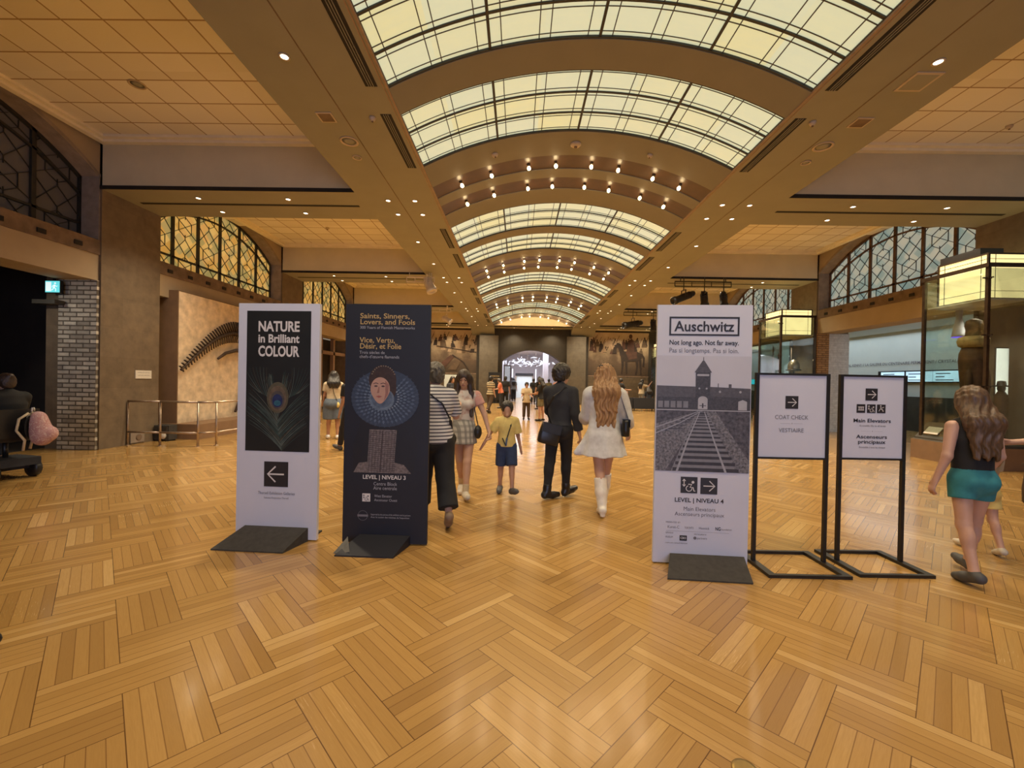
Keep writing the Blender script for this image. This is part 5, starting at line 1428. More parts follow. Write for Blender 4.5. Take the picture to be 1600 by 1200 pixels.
lettering([('PRESENTED BY', -0.285, 0.352, 0.019, 0.0, 0.12, 'LEFT'), ('Kunst-C', -0.27, 0.308, 0.032, 0.0, 0.095, 'LEFT'), ('TORONTO', -0.13, 0.308, 0.026, 0.0, 0.075, 'LEFT'), ('Hennick', -0.012, 0.308, 0.030, 0.0, 0.085, 'LEFT'), ('foundation', 0.17, 0.308, 0.022, 0.0, 0.085, 'LEFT'),
           ('SUPPORTED BY', -0.285, 0.262, 0.018, 0.0, 0.065, 'LEFT'), ('MUSEUM', -0.285, 0.225, 0.022, 0.0, 0.06, 'LEFT'), ('WITH THE SUPPORT OF', -0.05, 0.258, 0.017, 0.0, 0.10, 'LEFT'), ('partners', -0.025, 0.224, 0.026, 0.0, 0.08, 'LEFT'), ('rom.on.ca/exhibition', -0.285, 0.178, 0.018, 0.0, 0.18, 'LEFT')], M['ink_grey'], b, y=-0.002)
lettering([('NG', 0.122, 0.305, 0.040, 0.02, 0.042, 'LEFT')], M['ink'], b, y=-0.002)
m = MB(); m.rect(-0.28, 0.235, 0.284, 0.2865, -0.002); m.build('rule', M['ink_light'], b)
m = MB(); m.rect(-0.168, -0.108, 0.205, 0.250, -0.002); q = m.build('sponsor_badge', M['ink'], b)
lettering([('CBO', -0.138, 0.220, 0.026, 0.02, 0.045)], M['ink_white'], q, y=-0.0035)
m = MB(); m.disc(-0.042, 0.232, 0.013, None, -0.002, 18); m.build('sponsor_dot', M['ink_grey'], b)

# --- two black metal sign stands
def sign_stand(x, y, rz, w, label, draw):
    o = thing('sign_stand', label, 'sign stand', (x, y, 0), rz, None)
    t = 0.028; h = 1.645; w2 = w / 2
    for s in (-1, 1):
        m = MB(); m.box(s * w2 - t / 2, s * w2 + t / 2, -t / 2, t / 2, 0.0, h); m.build('post', M['black'], o)
    for za, zb in ((h - 0.018, h), (0.905, 0.922)):
        m = MB(); m.box(-w2 + t / 2, w2 - t / 2, -t / 2, t / 2, za, zb); m.build('cross_rail', M['black'], o)
    m = MB(); d0, d1 = -0.27, 0.22; q = 0.03
    m.box(-w2 - q, w2 + q, d0 - q / 2, d0 + q / 2, 0, 0.026); m.box(-w2 - q, w2 + q, d1 - q / 2, d1 + q / 2, 0, 0.026)
    for s in (-1, 1): m.box(s * w2 - q, s * w2 + q, d0 + q / 2, d1 - q / 2, 0, 0.026)
    m.build('base', M['black'], o)
    m = MB(); m.box(-w2 + t / 2, w2 - t / 2, -0.006, 0.006, 0.922, h - 0.018); p = m.build('sign_panel', M['board_white'], o)
    draw(p)
    return o
def coat(p):
    arrow_square(-0.005, 1.395, 0.11, True, p, -0.008, None, None, 1.1)
    lettering([('COAT CHECK', -0.005, 1.25, 0.050, 0.0, 0.285), ('VESTIAIRE', -0.005, 1.138, 0.050, 0.0, 0.215)], M['ink_grey'], p, y=-0.008)
    m = MB(); m.rect(-0.10, -0.015, 1.2125, 1.2145, -0.008); m.rect(0.015, 0.09, 1.2125, 1.2145, -0.008); m.disc(0.0, 1.2135, 0.005, None, -0.008, 10); m.build('rule', M['ink_light'], p)
def lifts(p):
    arrow_square(-0.015, 1.475, 0.105, True, p, -0.008, None, None, 1.1)
    for q, cx in enumerate((-0.105, -0.015, 0.072)):
        if q == 1: lift_pict(cx, 1.352, 0.075, p, M['ink'], M['ink_white'], -0.008); continue
        m = MB(); s = 0.0375; m.rect(cx - s, cx + s, 1.352 - s, 1.352 + s, -0.008); sq = m.build('symbol_square', M['ink'], p)
        m = MB()
        if q == 0:
            m.line([(cx - .026, 1.338), (cx + .026, 1.338)], 0.005, -0.0095); m.line([(cx - .026, 1.366), (cx + .026, 1.366)], 0.005, -0.0095)
            for d in (-0.017, 0.0, 0.017): m.disc(cx + d, 1.358, 0.005, None, -0.0095, 10); m.line([(cx + d, 1.353), (cx + d, 1.34)], 0.007, -0.0096)
        else:
            m.disc(cx - .006, 1.378, 0.006, None, -0.0095, 10); m.line([(cx - .006, 1.37), (cx - .003, 1.35), (cx + .012, 1.342), (cx + .016, 1.328)], 0.007, -0.0095)
            m.line([(cx - .022, 1.330), (cx - .010, 1.352)], 0.005, -0.0096); m.line([(cx + .004, 1.358), (cx + .022, 1.368)], 0.005, -0.0096)
        m.build('symbol', M['ink_white'], sq)
    lettering([('Main Elevators', -0.005, 1.232, 0.045, 0.016, 0.325), ('Ascenseurs', -0.005, 1.092, 0.045, 0.016, 0.27), ('principaux', -0.005, 1.048, 0.045, 0.016, 0.24)], M['ink'], p, y=-0.008)
    lettering([('Accessible lifts to all levels', 0.0, 1.196, 0.022, 0.0, 0.23), ('Accessible à tous les niveaux', 0.0, 1.008, 0.022, 0.0, 0.23)], M['ink_grey'], p, y=-0.008)
    m = MB(); m.rect(-0.10, -0.015, 1.154, 1.1555, -0.008); m.rect(0.015, 0.09, 1.154, 1.1555, -0.008); m.disc(0.0, 1.155, 0.0045, None, -0.008, 10); m.build('rule', M['ink_light'], p)
sign_stand(2.36, 3.70, rad(0.5), 0.605, 'black metal stand holding the coat check sign', coat)
sign_stand(3.09, 3.755, rad(1.0), 0.555, 'black metal stand holding the main elevators sign', lifts)
# ------------------------------------------------------------------ figures: one continuous surface grown round a posed skeleton
class Field:
    """distance field on a regular grid, filled by tapered limbs and ellipsoids that melt into each other"""
    def __init__(s, lo, hi, h):
        s.lo = np.array(lo, float); s.h = h
        s.n = np.maximum(np.ceil((np.array(hi) - s.lo) / h).astype(int) + 1, 4)
        s.D = np.full(tuple(s.n), 9.0, np.float32)
    def block(s, lo, hi):
        a = np.clip(np.floor((np.array(lo) - s.lo) / s.h).astype(int), 0, s.n - 1)
        b = np.clip(np.ceil((np.array(hi) - s.lo) / s.h).astype(int) + 1, 1, s.n)
        b = np.maximum(b, a + 1)
        sl = tuple(slice(a[i], b[i]) for i in range(3))
        ax = [s.lo[i] + s.h * np.arange(a[i], b[i]) for i in range(3)]
        X, Y, Z = np.meshgrid(*ax, indexing='ij')
        return sl, X.astype(np.float32), Y.astype(np.float32), Z.astype(np.float32)
    def merge(s, sl, d, k, op='u'):
        A = s.D[sl]
        if op == 'u':
            if k > 0:
                t = np.clip(0.5 + 0.5 * (A - d) / k, 0, 1); s.D[sl] = A * (1 - t) + d * t - k * t * (1 - t)
            else: s.D[sl] = np.minimum(A, d)
        else:      # cut away
            if k > 0:
                t = np.clip(0.5 - 0.5 * (A + d) / k, 0, 1); s.D[sl] = A * (1 - t) - d * t + k * t * (1 - t)
            else: s.D[sl] = np.maximum(A, -d)
    def cone(s, a, b, ra, rb, k=0.03, squash=None, flat=False, op='u', m=0.06):
        """tapered limb; squash = (axis vector, factor) flattens it along that axis; flat cuts the far end square"""
        a = np.array(a, float); b = np.array(b, float); R_ = max(ra, rb) + m + k
        sl, X, Y, Z = s.block(np.minimum(a, b) - R_, np.maximum(a, b) + R_)
        P = [X - a[0], Y - a[1], Z - a[2]]; v = b - a
        if squash is not None:
            q = np.array(squash[0], float); q /= np.linalg.norm(q); f = squash[1]
            pd = P[0] * q[0] + P[1] * q[1] + P[2] * q[2]; P = [P[i] + q[i] * pd * (f - 1) for i in range(3)]
            v = v + q * (v @ q) * (f - 1)
        L2 = float(v @ v) or 1e-9
        t0 = (P[0] * v[0] + P[1] * v[1] + P[2] * v[2]) / L2; t = np.clip(t0, 0, 1)
        d = np.sqrt((P[0] - v[0] * t) ** 2 + (P[1] - v[1] * t) ** 2 + (P[2] - v[2] * t) ** 2) - (ra + (rb - ra) * t)
        if flat: d = np.maximum(d, (t0 - 1) * math.sqrt(L2))
        s.merge(sl, d, k, op)
    def ell(s, c, r, k=0.02, op='u', rot=None):
        c = np.array(c, float); r = np.array(r, float); R_ = r.max() + 0.05 + k
        sl, X, Y, Z = s.block(c - R_, c + R_)
        P = np.stack([X - c[0], Y - c[1], Z - c[2]], -1)
        if rot is not None: P = P @ rot
        q = P / r; l = np.sqrt((q ** 2).sum(-1)) + 1e-6
        l2 = np.sqrt(((q / r) ** 2).sum(-1)) + 1e-6
        s.merge(sl, l * (l - 1) / l2, k, op)
    def plane(s, p, nrm, k=0.0):
        """removes everything on the side the normal points to"""
        sl, X, Y, Z = s.block(s.lo, s.lo + s.h * s.n)
        nrm = np.array(nrm, float) / np.linalg.norm(nrm)
        d = (X - p[0]) * nrm[0] + (Y - p[1]) * nrm[1] + (Z - p[2]) * nrm[2]
        s.D[sl] = np.maximum(s.D[sl], d)
    def wave(s, amp, fx, fy, fz, ph=0.0):
        sl, X, Y, Z = s.block(s.lo, s.lo + s.h * s.n)
        s.D[sl] += amp * np.sin(fx * X + 2.1 * np.sin(fz * Z) + ph) * np.cos(fy * Y + 1.3 * np.sin(fz * 0.7 * Z + ph))
    def mesh(s):
        V = s.D; S = V < 0; n = V.shape
        S[0], S[-1], S[:, 0], S[:, -1], S[:, :, 0], S[:, :, -1] = (False,) * 6
        cn = (n[0] - 1, n[1] - 1, n[2] - 1)
        acc = np.zeros(cn + (3,), np.float32); cnt = np.zeros(cn, np.uint8)
        crossings = []
        for ax in range(3):
            s0 = [slice(None)] * 3; s1 = [slice(None)] * 3
            s0[ax] = slice(0, -1); s1[ax] = slice(1, None)
            cr = S[tuple(s0)] != S[tuple(s1)]
            I = np.argwhere(cr)
            va = V[tuple(s0)][cr]; vb = V[tuple(s1)][cr]
            t = np.clip(va / np.where(np.abs(va - vb) < 1e-9, 1e-9, va - vb), 0.02, 0.98)
            pos = I.astype(np.float32); pos[:, ax] += t
            o = [i for i in range(3) if i != ax]
            for du in (0, 1):
                for dv in (0, 1):
                    J = I.copy(); J[:, o[0]] -= du; J[:, o[1]] -= dv
                    ok = ((J >= 0) & (J < np.array(cn))).all(1)
                    np.add.at(acc, tuple(J[ok].T), pos[ok]); np.add.at(cnt, tuple(J[ok].T), 1)
            crossings.append((ax, I, S[tuple(s0)][cr]))
        idx = np.full(cn, -1, np.int64); used = cnt > 0
        idx[used] = np.arange(used.sum())
        verts = acc[used] / cnt[used][:, None] * s.h + s.lo
        faces = []
        for ax, I, ins in crossings:
            u, v = (ax + 1) % 3, (ax + 2) % 3
            J = [I.copy() for _ in range(4)]
            J[0][:, u] -= 1; J[0][:, v] -= 1; J[1][:, v] -= 1; J[3][:, u] -= 1
            q = np.stack([idx[tuple(j.T)] for j in J], 1)
            q[~ins] = q[~ins][:, ::-1]
            faces.append(q)
        F = np.concatenate(faces) if faces else np.zeros((0, 4), int)
        return verts, F[(F >= 0).all(1)]

def mesh_object(name, V, F, mats, parent=None, mi=None):
    me = bpy.data.meshes.new(name)
    me.vertices.add(len(V)); me.vertices.foreach_set('co', np.asarray(V, np.float32).ravel())
    me.loops.add(len(F) * 4); me.loops.foreach_set('vertex_index', np.asarray(F, np.int32).ravel())
    me.polygons.add(len(F)); me.polygons.foreach_set('loop_start', np.arange(0, len(F) * 4, 4, dtype=np.int32))
    try: me.polygons.foreach_set('loop_total', np.full(len(F), 4, np.int32))
    except Exception: pass
    for m in mats: me.materials.append(m)
    if mi is not None: me.polygons.foreach_set('material_index', np.asarray(mi, np.int32))
    me.polygons.foreach_set('use_smooth', np.ones(len(F), bool))
    me.update(calc_edges=True); me.validate()
    o = bpy.data.objects.new(name, me); COL.objects.link(o)
    if parent is not None: o.parent = parent
    return o

def v3(*a): return np.array(a, float)
SKIN = {'pale': mat('pale_skin', (0.52, 0.31, 0.23), 0.55, 0.06, 10), 'tan': mat('tan_skin', (0.42, 0.23, 0.15), 0.55, 0.06, 10), 'light': mat('light_skin', (0.48, 0.29, 0.20), 0.55, 0.06, 10)}
EYE_M = mat('dark_eye', (0.02, 0.014, 0.012), 0.3, 0.1, 10); LIP_M = mat('lip_skin', (0.33, 0.12, 0.10), 0.5, 0.05, 10); BROW_M = mat('brow_hair', (0.03, 0.02, 0.015), 0.6, 0.1, 10)
def rotx(a): c, s = math.cos(a), math.sin(a); return np.array([[1, 0, 0], [0, c, -s], [0, s, c]])
def roty(a): c, s = math.cos(a), math.sin(a); return np.array([[c, 0, s], [0, 1, 0], [-s, 0, c]])
def rotz(a): c, s = math.cos(a), math.sin(a); return np.array([[c, -s, 0], [s, c, 0], [0, 0, 1]])

def skeleton(pose):
    """joint positions of a 1.70 m adult facing +y; angles in degrees"""
    g = pose.get; J = {}
    hw = g('hip_w', 0.09); sw = g('shoulder_w', 0.172); kid = g('kid', 0.0)
    lean = rad(g('lean', 0)); side = rad(g('side', 0)); twist = rad(g('twist', 0))
    root = v3(0, 0, 0.92); J['root'] = root
    Mt = rotx(-lean) @ roty(side) @ rotz(twist); J['Mt'] = Mt
    up = lambda p: root + Mt @ (v3(*p) - root)
    for nm, p in (('waist', (0, 0, 1.09)), ('chest', (0, -.005, 1.28)), ('neck0', (0, -.012, 1.43)), ('neck1', (0, .012, 1.52))): J[nm] = up(p)
    Mh = Mt @ rotz(rad(g('head_yaw', 0))) @ rotx(-rad(g('head_pitch', 0))) @ roty(rad(g('head_roll', 0))); J['Mh'] = Mh
    J['head'] = J['neck1'] + Mh @ v3(0, 0.015, 0.085)
    for s, nm in ((-1, 'l'), (1, 'r')):
        a = rad(g('hip_' + nm, 0)); k = rad(g('knee_' + nm, 0)); ab = rad(g('abd_' + nm, 2)) * s
        h = root + rotz(rad(g('pelvis', 0))) @ v3(s * hw, 0, -0.03); J['hip_' + nm] = h
        d1 = v3(math.sin(ab), math.sin(a) * math.cos(ab), -math.cos(a) * math.cos(ab)); kn = h + d1 * 0.42; J['knee_' + nm] = kn
        a2 = a - k; d2 = v3(math.sin(ab) * .6, math.sin(a2), -math.cos(a2)); d2 /= np.linalg.norm(d2)
        an = kn + d2 * 0.405; J['ankle_' + nm] = an
        fp = rad(g('foot_' + nm, 0)) ; yaw = rad(g('toe_' + nm, 8)) * -s
        fd = rotz(yaw) @ v3(0, math.cos(fp), math.sin(fp)); fu = rotz(yaw) @ v3(0, -math.sin(fp), math.cos(fp)); J['fd_' + nm] = fd; J['fu_' + nm] = fu
        J['heel_' + nm] = an - fd * 0.035 - fu * 0.045; J['ball_' + nm] = an + fd * 0.105 - fu * 0.055; J['toe_' + nm] = an + fd * 0.165 - fu * 0.058
        sh = up((s * sw, -0.01, 1.385)); J['sh_' + nm] = sh
        a = rad(g('arm_' + nm, 0)); e = rad(g('elbow_' + nm, 12)); ab = rad(g('out_' + nm, 8)) * s; ab2 = rad(g('fore_' + nm, g('out_' + nm, 8))) * s
        d1 = Mt @ v3(math.sin(ab), math.sin(a) * math.cos(ab), -math.cos(a) * math.cos(ab)); el = sh + d1 * 0.29; J['el_' + nm] = el
        a2 = a + e; d2 = Mt @ v3(math.sin(ab2), math.sin(a2) * math.cos(ab2), -math.cos(a2) * math.cos(ab2)); wr = el + d2 * 0.245; J['wr_' + nm] = wr; J['hd_' + nm] = d2
        J['side_' + nm] = s
    return J

def hand(F, J, nm, curl, fine, big=1.0):
    w = J['wr_' + nm]; d = J['hd_' + nm]; s = J['side_' + nm]
    # the palm faces the body; the thumb points forwards
    fwd = v3(0, 1, 0) - d * d[1]; fwd /= (np.linalg.norm(fwd) or 1)
    pal = np.cross(d, fwd) ; pal = pal if pal[0] * s < 0 else -pal
    kn = w + d * 0.085 * big
    F.cone(w, w + d * 0.03, 0.025, 0.027, 0.02, (pal, 1.25))
    F.cone(w + d * 0.02, kn, 0.029 * big, 0.036 * big, 0.015, (pal, 2.0))
    c = rad(curl)
    for i, (o, L) in enumerate(((0.030, 0.074), (0.011, 0.082), (-0.009, 0.077), (-0.027, 0.060))):
        b = kn + fwd * o * big - d * 0.004; L *= big; ci = c * (1 + 0.12 * i)
        d1 = d * math.cos(ci * .6) + pal * math.sin(ci * .6); m_ = b + d1 * L * 0.5
        d2 = d * math.cos(ci * 1.6) + pal * math.sin(ci * 1.6); t = m_ + d2 * L * 0.5
        F.cone(b, m_, 0.0098 * big, 0.0090 * big, 0.006, m=0.02); F.cone(m_, t, 0.0090 * big, 0.0075 * big, 0.005, m=0.02)
    tb = w + d * 0.025 * big + fwd * 0.026 * big
    d1 = d * 0.72 + fwd * 0.62 + pal * 0.3; d1 /= np.linalg.norm(d1); m_ = tb + d1 * 0.042 * big
    d2 = d * 0.88 + fwd * 0.25 + pal * 0.42; d2 /= np.linalg.norm(d2)
    F.cone(tb, m_, 0.014 * big, 0.0110 * big, 0.010, m=0.02); F.cone(m_, m_ + d2 * 0.036 * big, 0.0110 * big, 0.0085 * big, 0.005, m=0.02)

def torso(F, J, g, infl=0.0, k=0.05, arms=0.0, belly=0.0, female=False, hips=True):
    Mt = J['Mt']; fw = Mt @ v3(0, 1, 0); rt = Mt @ v3(1, 0, 0); upv = Mt @ v3(0, 0, 1)
    w = g('girth', 1.0); root = J['root']
    if hips: F.cone(root - v3(0, 0, 0.03), J['waist'] , 0.150 * w + infl, 0.125 * w + infl, k, (fw, 1.28))
    F.cone(J['waist'], J['chest'], 0.125 * w + infl, (0.150 if female else 0.162) * w + infl, k, (fw, 1.38))
    F.cone(J['chest'], J['chest'] + upv * 0.07, 0.150 * w + infl, 0.118 + infl, k, (fw, 1.40))
    F.cone(J['sh_l'] * .82 + J['sh_r'] * .18, J['sh_r'] * .82 + J['sh_l'] * .18, 0.060 + infl, 0.060 + infl, k)
    F.cone(J['neck0'] - upv * 0.03, J['neck0'] + upv * 0.01, 0.075 + infl * .6, 0.058 + infl * .6, k)
    if female:
        for s in (-1, 1): F.ell(J['chest'] + fw * (0.092) + rt * s * 0.068 - upv * 0.015, v3(0.06, 0.058, 0.06) + infl, 0.03)
    if belly: F.ell(J['waist'] + fw * 0.05, v3(0.13, 0.12, 0.13) + belly + infl, 0.06)
    if hips:
        for s in (-1, 1): F.ell(root + v3(s * 0.07, -0.055, -0.045), v3(0.092, 0.088, 0.095) * w * g('butt', 1.0) + infl, 0.04)

def leg(F, J, nm, infl=0.0, upto=2.0, k=0.03, cuff=0.0, w=1.0):
    """upto 0..1 covers the thigh, 1..2 the shin"""
    h, kn, an = J['hip_' + nm], J['knee_' + nm], J['ankle_' + nm]
    if upto <= 1:
        e = h + (kn - h) * upto; r = 0.088 * w + (0.057 * w - 0.088 * w) * upto
        F.cone(h, e, 0.088 * w + infl, r + infl + cuff, k, flat=True)
    else:
        F.cone(h, kn, 0.088 * w + infl, 0.057 * w + infl, k)
        t = upto - 1; e = kn + (an - kn) * t; r = 0.056 * w + (0.037 - 0.056 * w) * t
        d = (an - kn) / np.linalg.norm(an - kn)
        back = np.cross(np.cross(d, v3(0, -1, 0)), d); back = back / (np.linalg.norm(back) or 1)
        F.cone(kn, e, 0.056 * w + infl, r + infl + cuff, k, flat=(t < 1.0) or cuff > 0)
        if infl < 0.03 and t > 0.3: F.ell(kn + (an - kn) * 0.30 + back * 0.016, v3(0.050, 0.052, 0.10) * w + infl, 0.03)

def arm(F, J, nm, infl=0.0, upto=2.0, k=0.02, cuff=0.0, w=1.0):
    s, e, wr = J['sh_' + nm], J['el_' + nm], J['wr_' + nm]
    if upto <= 1:
        q = s + (e - s) * upto; F.cone(s, q, 0.052 * w + infl, (0.050 - 0.012 * upto) * w + infl + cuff, k, flat=True)
    else:
        F.cone(s, e, 0.052 * w + infl, 0.038 * w + infl, k); t = upto - 1; q = e + (wr - e) * t
        F.cone(e, q, 0.039 * w + infl, (0.039 - 0.013 * t) * w + infl + cuff, k, flat=(t < 1))

def head(F, J, face=True, hs=1.0):
    c, R_ = J['head'], J['Mh']; T_ = lambda x, y, z: c + R_ @ (v3(x, y, z) * hs)
    F.ell(T_(0, -0.012, 0.03), v3(0.075, 0.094, 0.090) * hs, 0.02, rot=R_)
    F.cone(T_(0, 0.022, -0.015), T_(0, 0.048, -0.078), 0.060 * hs, 0.034 * hs, 0.035, (R_ @ v3(1, 0, 0), 1.0))
    F.cone(T_(-0.04, 0.0, -0.05), T_(0.04, 0.0, -0.05), 0.034 * hs, 0.034 * hs, 0.03)
    F.ell(T_(0, 0.066, -0.086), v3(0.022, 0.02, 0.018) * hs, 0.02)
    if face:
        F.cone(T_(0, 0.076, 0.010), T_(0, 0.101, -0.028), 0.009 * hs, 0.013 * hs, 0.012)
        for s in (-1, 1):
            F.ell(T_(s * 0.031, 0.090, 0.008), v3(0.018, 0.016, 0.012) * hs, 0.012, op='c', rot=R_)
            F.ell(T_(s * 0.011, 0.094, -0.034), v3(0.009, 0.009, 0.008) * hs, 0.008)
        F.cone(T_(-0.034, 0.083, 0.026), T_(0.034, 0.083, 0.026), 0.010 * hs, 0.010 * hs, 0.012)
        F.cone(T_(-0.02, 0.084, -0.058), T_(0.02, 0.084, -0.058), 0.010 * hs, 0.010 * hs, 0.012)
    for s in (-1, 1): F.ell(T_(s * 0.076, -0.008, -0.005), v3(0.010, 0.020, 0.031) * hs, 0.006, rot=R_)
    F.cone(J['neck0'], J['neck1'] + R_ @ v3(0, 0.0, 0.02), 0.054, 0.050, 0.03)

def bounds(J, m=0.26):
    P = np.array([p for k, p in J.items() if isinstance(p, np.ndarray) and p.shape == (3,) and not k.startswith(('fd', 'fu', 'hd'))])
    return P.min(0) - m, P.max(0) + m

def person(label, x, y, heading, height, pose, wear, skin='light', res=0.011, group=None, seat=None, name='person'):
    """wear: list of (part name, kind, material, options). heading 0 walks away from the viewer, 180 towards"""
    g = pose.get; J = skeleton(pose); hs = g('head_scale', 1.0); s = height / 1.70
    lo, hi = bounds(J)
    near = res <= 0.012
    if g('l_len'): pass
    F = Field(lo, hi, res)
    fem = g('female', False)
    torso(F, J, g, 0.0, belly=0.0, female=fem)
    for nm in 'lr':
        leg(F, J, nm, w=g('leg_w', 1.0)); arm(F, J, nm, w=g('arm_w', 1.0))
        F.cone(J['ankle_' + nm], J['heel_' + nm], 0.036, 0.032, 0.02); F.cone(J['heel_' + nm], J['ball_' + nm], 0.033, 0.034, 0.02); F.cone(J['ball_' + nm], J['toe_' + nm], 0.032, 0.022, 0.015)
        if near: pass
        else: F.cone(J['wr_' + nm], J['wr_' + nm] + J['hd_' + nm] * 0.13, 0.028, 0.022, 0.015)
    head(F, J, near, hs)
    V, Q = F.mesh()
    parts = [(V, Q, 0)]
    if near:
        for nm in 'lr':
            w = J['wr_' + nm]; H = Field(w - 0.24, w + 0.24, 0.0048); hand(H, J, nm, g('curl_' + nm, 28), True)
            H.cone(w - J['hd_' + nm] * 0.05, w, 0.028, 0.026, 0.01)
            parts.append((*H.mesh(), 0))
        c, R_ = J['head'], J['Mh']
        for sx in (-1, 1):
            E = Field(c - 0.2, c + 0.2, 0.004); E.ell(c + R_ @ (v3(sx * 0.031, 0.078, 0.008) * hs), v3(0.013, 0.008, 0.0075) * hs, 0.0, rot=R_); parts.append((*E.mesh(), 1))
            E = Field(c - 0.2, c + 0.2, 0.004); E.cone(c + R_ @ (v3(sx * 0.018, 0.091, 0.030) * hs), c + R_ @ (v3(sx * 0.046, 0.080, 0.030) * hs), 0.0055, 0.004, 0.0, m=0.02); parts.append((*E.mesh(), 3))
        E = Field(c - 0.2, c + 0.2, 0.004); E.cone(c + R_ @ (v3(-0.02, 0.089, -0.058) * hs), c + R_ @ (v3(0.02, 0.089, -0.058) * hs), 0.0075, 0.0075, 0.0, m=0.02); parts.append((*E.mesh(), 2))
    # lowest sole on the floor
    Vs = []; Qs = []; mi = []; n = 0
    for V_, Q_, m_ in parts:
        Vs.append(V_); Qs.append(Q_ + n); mi += [m_] * len(Q_); n += len(V_)
    V = np.concatenate(Vs); Q = np.concatenate(Qs)
    built = []
    pairs = []
    for w_ in wear:
        if w_[1] in ('shoes', 'boots', 'socks'): pairs += [(w_[0].rstrip('s'), w_[1], w_[2], dict(w_[3], only=q_)) for q_ in 'lr']
        else: pairs.append(w_)
    for (pn, kind, material, op) in pairs:
        r2 = op.get('res', res)
        L2, H2 = lo.copy() - 0.02, hi.copy() + 0.02
        W_ = Field(L2, H2, r2); o_ = op.get
        inf = o_('infl', 0.014)
        R_ = J['Mh']; c = J['head']; T_ = lambda x_, y_, z_: c + R_ @ (v3(x_, y_, z_) * hs)
        Mt = J['Mt']; fw = Mt @ v3(0, 1, 0); upv = Mt @ v3(0, 0, 1)
        if kind == 'top':
            torso(W_, J, g, inf, female=fem, belly=o_('belly', 0.0))
            drop = o_('drop', 0.0)
            if drop > 0:
                b_ = J['root'] + v3(0, -0.01, 0); fl_ = o_('flare', 0.03)
                W_.cone(b_ + v3(0, 0, 0.05), b_ - v3(0, 0, drop), 0.155 * g('girth', 1) + inf, 0.155 * g('girth', 1) + inf + fl_, 0.04, (v3(0, 1, 0), 1.2), flat=True)
            W_.plane(J['root'] + upv * (-drop if drop else o_('hem', 0.0)), -upv)
            sl = o_('sleeve', 0.6)
            if sl > 0:
                for nm in 'lr': arm(W_, J, nm, inf + o_('loose', 0.004), sl, cuff=o_('cuff', 0.008), w=g('arm_w', 1.0))
            nb = J['neck0'] + upv * 0.055 + fw * o_('neck_fwd', 0.02); W_.ell(nb, v3(0.068, 0.066, 0.05) + o_('neck_r', 0.0), 0.0, op='c')
            if sl <= 0:
                for nm in 'lr': W_.ell(J['sh_' + nm] + v3(J['side_' + nm] * 0.045, 0, -0.01), (0.075, 0.09, 0.10), 0.0, op='c')
            if o_('tail'):
                q_ = J['root'] + v3(*o_('tail')); W_.cone(J['root'] + v3(-0.08, 0, 0.0), q_, 0.10, 0.035, 0.06, (v3(0, 1, 0), 1.4))
            if o_('collar'): W_.cone(J['neck0'] - upv * 0.01, J['neck0'] + upv * 0.045 + fw * 0.005, 0.068, 0.062, 0.01)
        elif kind == 'collar':
            W_.cone(J['neck0'] + upv * 0.0, J['neck0'] + upv * 0.05 + fw * 0.005, 0.082, 0.068, 0.0); W_.cone(J['neck0'] - upv * 0.05, J['neck0'] + upv * 0.09, 0.058, 0.058, 0.0, op='c')
        elif kind == 'sleeves':
            for nm in 'lr': arm(W_, J, nm, inf, o_('sleeve', 0.5), cuff=0.01)
        elif kind == 'trousers':
            tp = J['root'] + v3(0, 0, o_('waist', 0.10))
            W_.cone(J['root'] - v3(0, 0, 0.03), J['waist'], 0.150 * g('girth', 1) + inf, 0.125 * g('girth', 1) + inf, 0.04, (v3(0, 1, 0), 1.28))
            for q in (-1, 1): W_.ell(J['root'] + v3(q * 0.07, -0.055, -0.045), v3(0.092, 0.088, 0.095) * g('girth', 1) * g('butt', 1.0) + inf, 0.04)
            W_.plane(tp, (0, 0, 1))
            for nm in 'lr': leg(W_, J, nm, inf + o_('loose', 0.0), o_('leg', 1.95), 0.03, o_('cuff', 0.0), g('leg_w', 1.0))
        elif kind == 'skirt':
            b_ = J['root'] + v3(0, o_('sweep', 0.0), 0); W_.cone(J['waist'] - v3(0, 0, 0.02), J['root'] - v3(0, 0, 0.02), 0.13 + inf, 0.165 + inf, 0.03, (v3(0, 1, 0), 1.25))
            W_.cone(J['root'] - v3(0, 0, 0.02), b_ - v3(0, 0, o_('length', 0.35)), 0.165 + inf, 0.165 + inf + o_('flare', 0.05), 0.03, (v3(0, 1, 0), 1.15), flat=True)
            W_.plane(J['waist'] + v3(0, 0, o_('waist', 0.0)), (0, 0, 1))
        elif kind in ('shoes', 'boots'):
            for nm in o_('only', 'lr'):
                fu, fd = J['fu_' + nm], J['fd_' + nm]; e = o_('big', 0.009)
                hl, bl, to = J['heel_' + nm], J['ball_' + nm], J['toe_' + nm]
                W_.cone(J['ankle_' + nm] - fu * 0.01, hl - fu * 0.0, 0.040 + e * .4, 0.037 + e, 0.015); W_.cone(hl, bl, 0.037 + e, 0.038 + e, 0.015); W_.cone(bl, to + fd * 0.01, 0.036 + e, 0.027 + e, 0.015)
                if o_('high') or kind == 'boots':
                    an, kn = J['ankle_' + nm], J['knee_' + nm]; t = o_('high', 0.88)
                    W_.cone(an, an + (kn - an) * t * .5, 0.044 + e, (0.062 if t > .5 else 0.045) + e, 0.02); W_.cone(an + (kn - an) * t * .5, an + (kn - an) * t, (0.062 if t > .5 else 0.045) + e, (0.064 if t > .5 else 0.046) + e, 0.02, flat=True)
                if o_('heel'): W_.cone(hl - fu * 0.02, hl - fu * 0.075, 0.034, 0.028, 0.008, flat=True)
            if o_('heel') is None and False: pass
        elif kind == 'socks':
